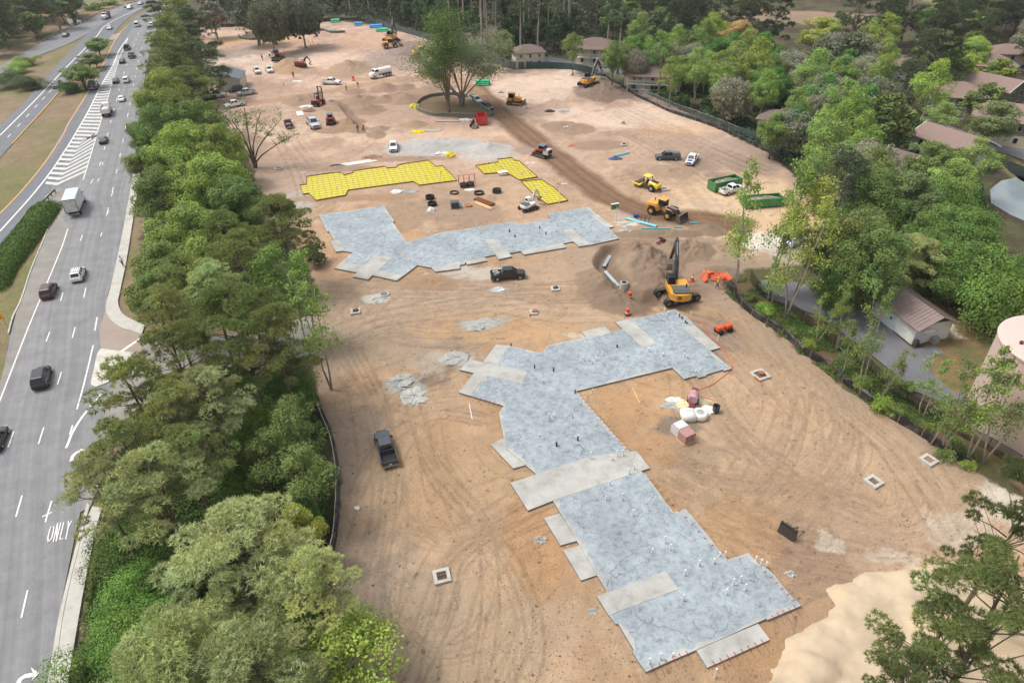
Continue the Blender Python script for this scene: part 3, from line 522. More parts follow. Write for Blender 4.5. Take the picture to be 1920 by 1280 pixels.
stripe(mk, mixp([('N', 0, 760), ('N', 250, 480), ('N', 400, 290), ('N', 500, 140), ('A', 620, 1275), ('A', 780, 1000), ('A', 900, 760), ('A', 1000, 590), ('A', 1060, 450), ('A', 1138, 340)]), .35, ZM)
stripe(mk, mixp([('N', 645, 360), ('N', 755, 0), ('A', 850, 1230), ('A', 950, 900), ('A', 1050, 560), ('A', 1100, 430), ('A', 1138, 340)]), .2, ZM)
stripe(mk, gp('A', [(0, 1205), (300, 905), (600, 590), (850, 335), (930, 235), (1080, 150), (1300, 55), (1420, 20)]), .35, .034)
stripe(mk, gp('N', [(525, 740), (480, 880), (365, 1160)]) + gp('O', [(300, 90), (220, 280), (110, 560), (0, 845), (-60, 1000)]), .18, ZM)
stripe(mk, gp('O', [(700, 430), (670, 560), (620, 760), (578, 910)]), .2, ZM)
stripe(mk, gp('O', [(765, 795), (680, 885), (600, 990), (540, 1090), (498, 1200)]), .3, ZM)
stripe(mk, gp('O', [(730, 220), (712, 320)]), .2, ZM); stripe(mk, gp('O', [(545, 1030), (525, 1100)]), .2, ZM)
for a, b in (((905, 480), (1075, 365)), ): stripe(mk, gp('O', [a, b]), .5, ZM)
L1 = [(16, 1190), (36, 948), (77.5, 816), (115.5, 710), (138, 624)]
for pts, st in (([(201, 400), (210, 364), (216, 334), (222, 307), (227, 283), (240, 215), (252, 150), (262, 105), (276, 62), (292, 30), (310, 8)], 0), ([(125, 1300), (201, 400)][:0], 0), ([(170, 345), (184, 318), (193, 290), (205, 240), (218, 190), (232, 140), (247, 95), (262, 58)], 5)):
    if pts: stripe(mk, gp('X', pts), .17, ZM, (3.2, 9))
def dashes(lst, wd=.17):
    for r, a, b in lst: stripe(mk, gp(r, [a, b]), wd, ZM)
dashes([('O', (462, 630), (432, 725)), ('O', (330, 1045), (290, 1170)), ('O', (565, 295), (543, 375)), ('O', (374, 330), (347, 402)), ('O', (474, 35), (455, 100)), ('O', (105, 1075), (62, 1195)), ('O', (645, 0), (628, 75)), ('P', (122, 258), (88, 375)), ('P', (283, 288), (248, 405)), ('P', (152, 775), (118, 925)),
        ('N', (845, 600), (824, 640)), ('N', (875, 452), (862, 490)), ('N', (640, 790), (622, 835)), ('N', (768, 350), (756, 378)), ('N', (800, 225), (792, 245)), ('N', (790, 770), (780, 800)), ('P', (232, 375), (285, 350))])
for i in range(9):
    x = 250 - i * 57 + 18; pass
for (x, y) in ((82, 1208), (168, 1115), (248, 1028), (320, 948), (388, 876), (450, 810), (560, 688), (612, 640), (690, 550), (741, 493), (781, 450), (830, 400)): stripe(mk, gp('A', [(x - 14, y + 14), (x + 14, y - 14)]), .25, .034)
struct(mk, 'road_markings', PAINT)
# hatched gore: chevron bars
hb = MB()
Le = smooth_line(mixp([('N', 350, 395), ('N', 400, 290), ('N', 500, 140), ('A', 620, 1275), ('A', 780, 1000), ('A', 900, 760), ('A', 1000, 590), ('A', 1060, 470)]), .5); Ce = smooth_line(mixp([('N', 440, 405), ('N', 540, 230), ('N', 640, 50), ('A', 745, 1240), ('A', 870, 960), ('A', 960, 740), ('A', 1020, 590), ('A', 1066, 470)]), .5)
Re = smooth_line(mixp([('N', 640, 365), ('N', 700, 170), ('N', 750, 0), ('A', 850, 1220), ('A', 950, 880), ('A', 1010, 700), ('A', 1050, 560), ('A', 1078, 470)]), .5)
ZM = .082; nb = 44; Lq, Cq, Rq = resample(Le, nb * 4), resample(Ce, nb * 4), resample(Re, nb * 4)
for i in range(nb - 1):
    k = i * 4
    hb.add([(*Lq[k], ZM), (*Cq[k], ZM), (*Cq[k + 2], ZM), (*Lq[k + 2], ZM)], [(0, 1, 2, 3)]); hb.add([(*Cq[k], ZM), (*Rq[min(k + 6, nb * 4 - 1)], ZM), (*Rq[min(k + 8, nb * 4 - 1)], ZM), (*Cq[k + 2], ZM)], [(0, 1, 2, 3)])
struct(hb, 'hatched_markings', mat('worn_paint', 'c2c2be', rough=.8, var=.15, scale=2, dirt='a0a09e'))
yb = MB(); stripe(yb, gp('N', [(0, 620), (150, 465), (330, 250), (440, 90), (495, 0)]) + gp('A', [(620, 1080), (780, 825), (860, 690), (1000, 400), (1060, 300), (1130, 232)]), .3, .03)
stripe(yb, gp('A', [(105, 1280), (260, 1110), (400, 960), (520, 820), (645, 680)]), .3, .034); struct(yb, 'edge_line', PAINTY)
# lettering ONLY and two turn arrows
def glyph_strip(mb, r, paths, wd):
    for p in paths: stripe(mb, gp(r, p), wd, ZM + .004)
wb = MB()
RG['w'] = (60, 920, .09375); glyph_strip(wb, 'w', [[(330, 1038), (312, 1010), (330, 900), (370, 750), (400, 690), (440, 680), (452, 710), (430, 830), (395, 980), (365, 1030), (330, 1038)]], .12)
for p in ([(430, 1025), (520, 650)], [(518, 650), (492, 1012)], [(490, 1015), (582, 642)], [(642, 632), (560, 972)], [(556, 972), (628, 962)], [(735, 608), (734, 730)], [(800, 602), (734, 730)], [(734, 720), (682, 978)]): stripe(wb, gp('w', list(p)), .12, ZM + .004)
def arrow(mb, r, shaft, head):
    stripe(mb, gp(r, shaft), .42, ZM + .004); mb.flat(gp(r, head), ZM + .008)
arrow(wb, 'P', [(100, 1290), (112, 1262), (135, 1245), (185, 1236)], [(170, 1195), (216, 1226), (176, 1270), (184, 1240), (180, 1225)])
arrow(wb, 'P', [(390, 74), (396, 50), (415, 28), (450, 15)], [(436, 5), (478, 12), (448, 42), (452, 20)])
struct(wb, 'lane_lettering', PAINT)
# pump yard asphalt, neighbourhood lanes
struct(MB().flat([tuple(p) for p in smooth_line(gp('M', [(90, 150), (340, 165), (540, 230), (660, 320), (800, 365), (960, 510), (1060, 590), (1190, 560), (1245, 612), (1150, 655), (1160, 720), (1300, 850), (1500, 945), (1790, 1120), (1830, 1230), (1640, 1150), (1400, 990), (1200, 910), (1060, 850), (910, 720), (740, 585), (600, 480), (420, 365), (300, 320), (90, 250)]), 2)], .0), 'pump_yard_asphalt', asph3)
ribbon_obj('lane', gp('E', [(880, 790), (1000, 810), (1180, 870), (1330, 930), (1500, 990), (1750, 1060), (2000, 1130)]), gp('E', [(880, 815), (960, 855), (1130, 905), (1300, 975), (1500, 1070), (1750, 1140), (2000, 1230)]), .0, asph)
ribbon_obj('lane', gp('D', [(-100, 425), (120, 430), (420, 480), (620, 505), (900, 540), (1100, 560)]), gp('D', [(-100, 480), (120, 490), (420, 510), (640, 570), (900, 590), (1100, 610)]), .0, asph3)
# ------------------------------------------------------------------ concrete slabs
def slab_mat(name, c1, c2, c3, scale, crack=True):
    m = bpy.data.materials.new(name); m.use_nodes = True; t = m.node_tree; n = t.nodes; b = n['Principled BSDF']; b.inputs['Roughness'].default_value = .7; b.inputs['Specular IOR Level'].default_value = .3
    tc = n.new('ShaderNodeTexCoord'); last = None
    a = n.new('ShaderNodeTexNoise'); a.inputs['Scale'].default_value = scale; a.inputs['Detail'].default_value = 12; a.inputs['Roughness'].default_value = .74; a.inputs['Distortion'].default_value = .15; t.links.new(tc.outputs['Object'], a.inputs['Vector'])
    cr = n.new('ShaderNodeValToRGB'); e = cr.color_ramp.elements; e[0].position = .34; e[0].color = (*hx(c3), 1); e[1].position = .62; e[1].color = (*hx(c2), 1); k = e.new(.48); k.color = (*hx(c1), 1); t.links.new(a.outputs['Fac'], cr.inputs[0]); last = cr.outputs[0]
    if crack:
        nd = n.new('ShaderNodeTexNoise'); nd.inputs['Scale'].default_value = .45; nd.inputs['Detail'].default_value = 5; t.links.new(tc.outputs['Object'], nd.inputs['Vector'])
        ad = n.new('ShaderNodeVectorMath'); ad.operation = 'MULTIPLY_ADD'; ad.inputs[1].default_value = (2.2, 2.2, 2.2); t.links.new(nd.outputs['Color'], ad.inputs[0]); t.links.new(tc.outputs['Object'], ad.inputs[2])
        v = n.new('ShaderNodeTexVoronoi'); v.feature = 'DISTANCE_TO_EDGE'; v.inputs['Scale'].default_value = .2; t.links.new(ad.outputs[0], v.inputs['Vector'])
        mr = n.new('ShaderNodeMapRange'); mr.inputs[1].default_value = .001; mr.inputs[2].default_value = .008; mr.inputs[3].default_value = .85; mr.inputs[4].default_value = 0; t.links.new(v.outputs['Distance'], mr.inputs[0])
        br = n.new('ShaderNodeTexNoise'); br.inputs['Scale'].default_value = .3; t.links.new(tc.outputs['Object'], br.inputs['Vector']); m5 = n.new('ShaderNodeMapRange'); m5.inputs[1].default_value = .47; m5.inputs[2].default_value = .55; t.links.new(br.outputs['Fac'], m5.inputs[0])
        mu = n.new('ShaderNodeMath'); mu.operation = 'MULTIPLY'; t.links.new(mr.outputs[0], mu.inputs[0]); t.links.new(m5.outputs[0], mu.inputs[1])
        mx = n.new('ShaderNodeMix'); mx.data_type = 'RGBA'; mx.inputs[7].default_value = (*hx('5a5e62'), 1); t.links.new(mu.outputs[0], mx.inputs[0]); t.links.new(last, mx.inputs[6]); last = mx.outputs[2]
    f = n.new('ShaderNodeTexNoise'); f.inputs['Scale'].default_value = .16; f.inputs['Detail'].default_value = 9; f.inputs['Roughness'].default_value = .7; t.links.new(tc.outputs['Object'], f.inputs['Vector'])
    m3 = n.new('ShaderNodeMapRange'); m3.inputs[1].default_value = .3; m3.inputs[2].default_value = .7; m3.inputs[3].default_value = .56; m3.inputs[4].default_value = .9; t.links.new(f.outputs['Fac'], m3.inputs[0])
    vs = n.new('ShaderNodeVectorMath'); vs.operation = 'SCALE'; t.links.new(last, vs.inputs[0]); t.links.new(m3.outputs[0], vs.inputs['Scale']); t.links.new(vs.outputs[0], b.inputs['Base Color'])
    return m
BLUE = slab_mat('blue_grey_slab', 'a3aeb5', 'b4bdc1', '7f8990', 1.5); BLUE_S = mat('slab_side', '85837c', rough=.9, var=.2, scale=2, dirt='8d745b')
PAD = slab_mat('pale_slab', 'bdbcb6', 'c6c5c0', 'a9a7a0', .5, False)
def slab_obj(name, pts, z0, z1, m, parent):
    mb = MB(); mb.prism(pts, z0, z1); nf = len(pts); mb.m = [1 if i < nf else 0 for i in range(len(mb.f))]
    return mb.build(name, [m, BLUE_S], parent)
near = thing('foundation_slab', 'large angled blue grey concrete building slab nearest the camera, dotted with white pipes', 'slab', (0, 0, 0))
slab_obj('concrete_slab', NEAR, -.1, SLAB_Z, BLUE, near)
far_s = thing('foundation_slab', 'angled blue grey concrete building slab beside the yellow sheeted footprints', 'slab', (0, 0, 0))
slab_obj('concrete_slab', FAR, -.1, SLAB_Z, BLUE, far_s)
def pale_edge(P_, parent):
    mb = MB(); n = len(P_); ar = sum(P_[i][0] * P_[(i + 1) % n][1] - P_[(i + 1) % n][0] * P_[i][1] for i in range(n)); s = 1 if ar > 0 else -1
    for i in range(n):
        a, b = np.array(P_[i]), np.array(P_[(i + 1) % n]); d = b - a; L = np.linalg.norm(d)
        if L < 1.2: continue
        d /= L; nn = np.array([-d[1], d[0]]) * s; k = max(2, int(L / .7)); z = SLAB_Z + .003 + .0003 * (i % 20); w0 = [.12 + .5 * rnd.random() ** 2 for _ in range(k + 1)]; w0[0] = w0[-1] = .15
        mb.ribbon([tuple(a + d * (L * j / k) + nn * .012) for j in range(k + 1)], [tuple(a + d * (L * j / k) + nn * w0[j]) for j in range(k + 1)], z) if s < 0 else mb.ribbon([tuple(a + d * (L * j / k) + nn * w0[j]) for j in range(k + 1)], [tuple(a + d * (L * j / k) + nn * .012) for j in range(k + 1)], z)
    mb.build('pale_edge', PAD, parent, normals=False)
pale_edge(NEAR, near); pale_edge(FAR, far_s)
near_pads = [[('V', 1050, 187), ('V', 1250, 145), ('V', 1310, 190), ('V', 1095, 238)], [('V', 1342, 108), ('V', 1470, 80), ('V', 1700, 292), ('V', 1572, 325)], [('W', 790, 430), ('W', 980, 398), ('W', 1362, 735), ('W', 1205, 778)], [('V', 320, 303), ('V', 430, 312), ('V', 330, 470), ('V', 210, 448)],
             [('V', 95, 430), ('V', 590, 530), ('V', 540, 635), ('V', 10, 518)], [('V', 135, 540), ('V', 235, 560), ('V', 103, 742), ('V', 0, 712)], [('R', 1048, -20), ('R', 1120, -60), ('R', 1195, 0), ('R', 1262, 85), ('R', 1170, 108)], [('R', 1155, 190), ('T', 350, -20), ('S', 580, 1075), ('S', 672, 1195), ('T', 110, 240), ('R', 1250, 340)],
             [('T', 60, 335), ('T', 150, 308), ('T', 250, 465), ('T', 155, 492)], [('T', 170, 520), ('T', 262, 490), ('T', 370, 660), ('T', 272, 692)], [('T', 362, 785), ('T', 755, 640), ('T', 830, 745), ('T', 490, 872), ('T', 432, 895)], [('T', 930, 1088), ('T', 1285, 938), ('T', 1352, 1030), ('T', 995, 1190)]]
for i, p in enumerate(near_pads): slab_obj('porch_slab', mixp(p, SLAB_Z - .02), -.1, SLAB_Z + (.012 + .002 * i if i in (1, 2, 4, 7, 10, 5, 3) else -.05), PAD, near)
far_pads = [[('J', 285, 893), ('J', 375, 883), ('J', 420, 985), ('J', 345, 996)], [('J', 500, 1225), ('J', 700, 1035), ('J', 862, 1050), ('J', 640, 1250)], [('J', 330, 1145), ('J', 400, 1085), ('J', 600, 1130), ('J', 545, 1187)], [('J', 685, 1212), ('J', 740, 1165), ('J', 960, 1215), ('J', 905, 1260)], [('J', 1225, 1140), ('J', 1490, 1085), ('J', 1490, 1150), ('J', 1262, 1180)],
            [('K', 60, 1080), ('K', 240, 1045), ('K', 262, 1078), ('K', 78, 1115)], [('K', 240, 885), ('K', 350, 880), ('K', 493, 1038), ('K', 372, 1066)], [('K', 570, 985), ('K', 960, 915), ('K', 992, 955), ('K', 605, 1022)], [('K', 955, 795), ('K', 1045, 782), ('K', 1210, 930), ('K', 1110, 948)], [('K', 1215, 660), ('K', 1280, 650), ('K', 1432, 765), ('K', 1370, 778)]]
for i, p in enumerate(far_pads): slab_obj('porch_slab', mixp(p, SLAB_Z - .02), -.1, SLAB_Z + .012 + .002 * i, PAD, far_s)
pipe_w = mat('pipe_white', 'dedede', rough=.5, var=.05); pipe_k = mat('pipe_black', '2a2a2a', rough=.6, var=.1)
pm_ = MB().cyl((0, 0, 0), (0, 0, 1), .055, n=6)
def stub(parent, r, x, y, h=.7, m=None, rad=1.0, z=SLAB_Z, name='stub_pipe'):
    X0, Y0 = g(r, x, y, z); o = MB().cyl((0, 0, 0), (0, 0, h), .085 * rad, n=6).build(name, m or pipe_w, parent, loc=(X0, Y0, z)); return o
for (x, y, h) in ((505, 235, 1.1), (568, 325, 1.0), (415, 235, .7), (435, 150, .7), (545, 85, .8), (575, 60, .8), (750, 480, 1.1), (780, 520, .9), (678, 535, .7), (945, 610, .9), (863, 665, .9), (1030, 595, .7), (1270, 580, .7), (1298, 605, .9), (1330, 610, .6), (1095, 550, .6), (1062, 555, .6), (1140, 720, 1.0), (1180, 705, 1.0), (1208, 750, 1.0), (1098, 775, .9), (853, 810, 1.0), (724, 1145, 1.0), (662, 1170, .9), (797, 1125, .5)): stub(near, 'T', x, y, h)
for (x, y, h) in ((1015, 400, .6), (1040, 460, .6), (1068, 440, .7), (1110, 440, .8), (1175, 440, .6), (1190, 390, .6), (1235, 395, .6), (1145, 460, .5), (1620, 360, .7), (1630, 365, .7), (1440, 405, .4), (1735, 240, .6), (1750, 395, .5), (1795, 470, .7), (770, 960, 1.3), (778, 950, 1.2), (820, 940, .8), (810, 920, .6), (720, 625, .5), (1022, 1120, .9), (690, 1085, .3), (1130, 1280, 1.1), (1310, 1290, .8), (1355, 1260, 1.0), (1405, 1255, 1.0)): stub(near, 'V', x, y, h)
for (x, y, h) in ((530, 190, .7), (570, 240, .5), (585, 235, .5), (470, 580, .6), (500, 860, .5), (290, 790, .6), (270, 775, .5), (820, 880, .8), (810, 780, .5), (865, 890, .5), (955, 895, .6), (580, 990, .8), (930, 1090, .3), (995, 1100, .4), (1055, 1090, .5), (850, 310, .4)): stub(near, 'W', x, y, h)
for r, x, y, h in (('V', 650, 500, .5), ('V', 813, 530, .6), ('V', 1357, 325, .5), ('V', 838, 1170, .6), ('V', 998, 715, .5), ('W', 752, 270, .6), ('W', 788, 300, .5), ('W', 838, 360, .4), ('W', 862, 375, .3), ('S', 163, 1000, .7), ('S', 14, 1035, .6), ('V', 450, 312, .4)): stub(near, r, x, y, h, pipe_k, 1.2)
for (x, y, h) in ((165, 770, .8), (185, 800, .7), (200, 820, .8), (222, 800, .6), (305, 835, .6), (40, 870, .5), (60, 880, .5), (875, 690, 1.0), (882, 640, .6), (905, 760, .9), (912, 740, .7), (990, 660, .6), (1015, 690, .5), (1030, 670, .6), (1065, 690, .4), (1120, 770, .4), (450, 800, .4), (705, 780, .4), (1260, 640, .6), (1165, 580, .6), (1420, 830, .6)): stub(far_s, 'K', x, y, h)
for (x, y, h) in ((1400, 950, .9), (1440, 890, .4), (1220, 810, .5), (920, 1130, .3), (1530, 880, .6), (840, 960, .2)): stub(far_s, 'J', x, y, h)
for r, x, y in (('K', 748, 780), ('K', 806, 835), ('K', 520, 860), ('K', 470, 810)): stub(far_s, r, x, y, .5, pipe_k, 1.4)
def edge_rods(parent, pts, n, r, m, inn=.3, out=.9):
    """reinforcing dowels sticking out of a slab edge"""
    q = resample([g(*p, z=SLAB_Z) if len(p) == 3 else p for p in pts], n + 2)[1:-1]; d = np.array(q[-1]) - np.array(q[0]); d /= np.linalg.norm(d); nn = np.array([d[1], -d[0]])
    mb = MB(); mb2 = MB()
    for p in q:
        j = rnd.uniform(-.15, .15); a = p - nn * inn; b = p + nn * (out + j); mb.cyl((*p, .28), (*b, .12), .015, n=4); mb2.cyl((*a, SLAB_Z + .02), (*p, SLAB_Z + .01), .045, n=4)
    mb.build('dowel_row', m, parent); mb2.build('red_marks', mat('red_marker', 'b03038', rough=.6, var=.1), parent)
rust = mat('rusty_steel', '5a3b2a', rough=.8, var=.3)
edge_rods(near, [('T', 645, 1215), ('T', 920, 1095)], 6, 0, rust); edge_rods(near, [('T', 995, 1190), ('T', 1352, 1030)], 8, 0, rust); edge_rods(near, [('T', 1340, 920), ('T', 1530, 838)], 5, 0, rust)
edge_rods(near, [('T', 1530, 838), ('T', 1300, 610)], 6, 0, rust, out=.5); edge_rods(near, [('T', 1110, 575), ('T', 640, 85)], 12, 0, rust, out=.5); edge_rods(near, [('S', 535, 1085), ('S', 165, 660)], 16, 0, rust, out=.5); edge_rods(near, [('V', 105, 742), ('V', 385, 825)], 6, 0, rust, out=.4)
# ---- yellow sheeting with reinforcement grid
YEL = mat('yellow_sheeting', 'c8be3c', rough=.35, var=.16, scale=1.6, bump=1.0, bscale=1.8); FORM = mat('form_board', '7c5c3c', rough=.8, var=.2)
def yellow(label, polys, ang, sp=1.25):
    t = thing('sheeted_footprint', label, 'building footprint', (0, 0, 0))
    for pi, P_ in enumerate(polys):
        mb = MB(); xs = [p[0] for p in P_]; yy = [p[1] for p in P_]; ca, sa = math.cos(ang), math.sin(ang)
        mb.prism(P_, -.1, .10); mb.build('plastic_sheet', YEL, t)
        rb = MB(); cx, cy = np.mean(P_, axis=0)
        def clip(a, b):
            ts = []; d = (b[0] - a[0], b[1] - a[1])
            for i in range(len(P_)):
                p, q = P_[i], P_[(i + 1) % len(P_)]; e = (q[0] - p[0], q[1] - p[1]); den = d[0] * e[1] - d[1] * e[0]
                if abs(den) < 1e-9: continue
                tt = ((p[0] - a[0]) * e[1] - (p[1] - a[1]) * e[0]) / den; uu = ((p[0] - a[0]) * d[1] - (p[1] - a[1]) * d[0]) / den
                if 0 <= uu < 1: ts.append(tt)
            ts.sort(); return [(ts[i], ts[i + 1]) for i in range(0, len(ts) - 1, 2)]
        for dirx, diry in ((ca, sa), (-sa, ca)):
            for k in range(-60, 61):
                o = (cx - diry * k * sp, cy + dirx * k * sp); a = (o[0] - dirx * 90, o[1] - diry * 90); b = (o[0] + dirx * 90, o[1] + diry * 90)
                for t0, t1 in clip(a, b):
                    zz = .14 + (.03 if dirx == ca else 0); jj = [(a[0] + (b[0] - a[0]) * (t0 + (t1 - t0) * f) + rnd.uniform(-.06, .06), a[1] + (b[1] - a[1]) * (t0 + (t1 - t0) * f) + rnd.uniform(-.06, .06), zz) for f in (0, .2, .4, .6, .8, 1)]
                    rb.tube(jj, .03, n=3)
        rb.build('rebar_grid', mat('rebar', '96602c', rough=.8, var=.3), t)
        fb = MB()
        for i in range(len(P_)):
            p, q = Vector((*P_[i], .1)), Vector((*P_[(i + 1) % len(P_)], .1)); d = (q - p); L = d.length
            if L < .1: continue
            fb.box((p + q) / 2, (L, .07, .4), rz=math.atan2(d.y, d.x))
        fb.build('form_boards', FORM, t)
        lp = MB()
        for i in range(26):       # thickened beams: folds in the sheet
            pass
    return t
ya_dir = np.array(g('J', 1110, 380)) - np.array(g('J', 1460, 335)); ANG = math.atan2(-ya_dir[1], -ya_dir[0])
ya = yellow('long stepped yellow plastic sheeting with rebar grid laid for a slab', [YA], ANG)
yb_ = yellow('smaller bent yellow plastic sheeting with rebar grid, split by a dark trench', [YB, YC], ANG, 1.0)
for x, y, h in ((1110, 140, 1.4), (1195, 155, 1), (1210, 165, 1), (985, 290, 1), (1170, 325, 1.1), (1180, 360, .8), (1312, 330, 2.0), (1045, 320, .7), (55, 300, 1), (70, 300, 1), (575, 300, .6)): stub(ya, 'J', x, y, h, z=.05)
for x, y, h in ((265, 190, 1), (300, 200, 1), (328, 190, 1.3), (380, 220, 1), (390, 225, .8), (705, 285, 1.2), (570, 290, .8), (585, 280, .8), (650, 280, .7), (928, 500, 2.2), (930, 545, 1), (690, 390, .6), (820, 450, .6), (640, 150, 1)): stub(yb_, 'K', x, y, h, z=.05)
# ------------------------------------------------------------------ projection for keeping sight lines to houses open
def proj(x, y, z):
    d = Vector((x, y, z - CH)); f_ = d.dot(_F); return 960 + FPX * d.dot(_R) / f_, 640 - FPX * d.dot(_Up) / f_, f_
# ------------------------------------------------------------------ foliage
def leaf_material(name, trans=.25, rough=.7):
    m = bpy.data.materials.new(name); m.use_nodes = True; t = m.node_tree; n = t.nodes; b = n['Principled BSDF']; b.inputs['Roughness'].default_value = rough; b.inputs['Specular IOR Level'].default_value = .25
    oi = n.new('ShaderNodeObjectInfo'); at = n.new('ShaderNodeAttribute'); at.attribute_name = 'tint'
    v = n.new('ShaderNodeVectorMath'); v.operation = 'MULTIPLY'; t.links.new(oi.outputs['Color'], v.inputs[0]); t.links.new(at.outputs['Color'], v.inputs[1])
    mr = n.new('ShaderNodeMapRange'); mr.inputs[3].default_value = .86; mr.inputs[4].default_value = 1.14; t.links.new(oi.outputs['Random'], mr.inputs[0])
    s = n.new('ShaderNodeVectorMath'); s.operation = 'SCALE'; t.links.new(v.outputs[0], s.inputs[0]); t.links.new(mr.outputs[0], s.inputs['Scale']); t.links.new(s.outputs[0], b.inputs['Base Color'])
    tr = n.new('ShaderNodeBsdfTranslucent'); t.links.new(s.outputs[0], tr.inputs['Color']); mx = n.new('ShaderNodeMixShader'); mx.inputs[0].default_value = trans
    t.links.new(b.outputs[0], mx.inputs[1]); t.links.new(tr.outputs[0], mx.inputs[2]); t.links.new(mx.outputs[0], n['Material Output'].inputs['Surface']); return m
LEAF = leaf_material('foliage'); BARK = mat('bark', '6b5c4d', rough=.9, var=.3, scale=2, bump=.5); BARKP = mat('pale_bark', 'a39a8c', rough=.9, var=.25, scale=2, bump=.4)
def leaf_obj(name, P, Nn, S, T, shape='quad', parent=None, R_=None, rat=.6):
    n = len(P); R_ = R_ or np.random.RandomState(1)
    Nn = Nn / (np.linalg.norm(Nn, axis=1)[:, None] + 1e-9); rv = R_.normal(size=(n, 3)); U = np.cross(Nn, rv); U /= np.linalg.norm(U, axis=1)[:, None] + 1e-9; W_ = np.cross(Nn, U)
    S = S[:, None]
    if shape == 'quad': V = np.stack([P - U * S, P - W_ * S * rat, P + U * S, P + W_ * S * rat], 1); k = 4
    else: V = np.stack([P - W_ * S * rat * .5, P + Nn * S * 2, P + W_ * S * rat * .5], 1); k = 3      # needle blade from P along N
    me = bpy.data.meshes.new(name); me.vertices.add(n * k); me.vertices.foreach_set('co', V.astype(np.float32).ravel()); me.loops.add(n * k); me.loops.foreach_set('vertex_index', np.arange(n * k, dtype=np.int32))
    me.polygons.add(n); me.polygons.foreach_set('loop_start', np.arange(0, n * k, k, dtype=np.int32)); me.update(calc_edges=True)
    at = me.color_attributes.new('tint', 'FLOAT_COLOR', 'POINT'); c = np.repeat(np.concatenate([T, np.ones((n, 1))], 1), k, 0); at.data.foreach_set('color', c.astype(np.float32).ravel())
    me.materials.append(LEAF); o = bpy.data.objects.new(name, me); C.objects.link(o); o.parent = parent; return o
def unit(R_, n):
    v = R_.normal(size=(n, 3)); return v / np.linalg.norm(v, axis=1)[:, None]
PROTO = {}
def proto_root(): return bpy.data.objects.new('tree', None)
def store(kind, trunk, crown): PROTO.setdefault(kind, []).append([o for o in (trunk, crown) if o])
def pine(seed, H=20.0, R0=4.8, base=.5, nc=46, nt=46, tall=False, dens=1.0, bl=1.0, cl=1.0):
    R_ = np.random.RandomState(seed); mb = MB(); bend = R_.normal(0, .5, 2)
    tp = [(bend[0] * (k / 6) ** 2 * 1.0, bend[1] * (k / 6) ** 2, H * .97 * k / 6) for k in range(7)]
    mb.tube(tp, .3, n=7, r2=.06); P, Nn, S, T = [], [], [], []
    for c in range(nc):
        f = R_.uniform(0, 1) ** .8; zz = H * (base + (1 - base) * f); rr = R0 * (1 - .75 * max(0, (f - .35) / .65) ** 1.6) * (.35 + .65 * min(1, f / .3 + .3)); a = R_.uniform(0, 6.283); r = rr * math.sqrt(R_.uniform(.05, 1))
        cz = zz + .12 * r; cx, cy = math.cos(a) * r, math.sin(a) * r
        if r > 1.0:
            z0 = zz - .35 * r; mb.tube([(0, 0, z0), (cx * .5, cy * .5, (z0 + cz) / 2 + .15), (cx, cy, cz - .15)], .07, n=4, r2=.025)
        cr = R_.uniform(.7, 1.25) * R0 / 4.8 * cl; m = int(nt * R_.uniform(.7, 1.3) * dens); u = unit(R_, m); u[:, 2] = np.abs(u[:, 2]) * .9 - .1
        pc = np.array([cx, cy, cz]) + u * np.array([cr, cr, cr * .55]) * R_.uniform(.75, 1.05, (m, 1)); tn = R_.uniform(.8, 1.22) * R_.uniform(.85, 1.15, (m, 1))
        hue = R_.uniform(-.06, .08); tt = np.array([1 + hue, 1, 1 - hue]) * tn
        for b_ in range(12):
            d = u * .3 + unit(R_, m) + np.array([0, 0, .3]); P.append(pc); Nn.append(d); S.append(R_.uniform(.13, .24, m) * (1.25 if tall else 1) * bl); T.append(tt * (1.0 + .1 * R_.normal(size=(m, 1))))
    trunk = mb.build('trunk', BARKP if tall else BARK, smooth=True); crown = leaf_obj('crown', np.concatenate(P), np.concatenate(Nn), np.concatenate(S), np.clip(np.concatenate(T), .3, 2), 'tri', None, R_, rat=.34)
    return trunk, crown
def limbs(mb, R_, H, R0, n, fork, r0, lobes):
    mb.tube([(0, 0, 0), (R_.normal(0, .2), R_.normal(0, .2), H * fork * .5), (0, 0, H * fork)], r0, n=7, r2=r0 * .75)
    for k in range(n):
        c = lobes[R_.randint(len(lobes))]; q = Vector((c[0] * .9, c[1] * .9, c[2])); p = Vector((0, 0, H * fork * R_.uniform(.6, 1))); mid = p.lerp(q, .5) + Vector((R_.normal(0, .5), R_.normal(0, .5), R_.uniform(0, .8)))
        mb.tube([p, p.lerp(mid, .5) + Vector((0, 0, .2)), mid, mid.lerp(q, .5), q], r0 * .42, n=5, r2=.04)
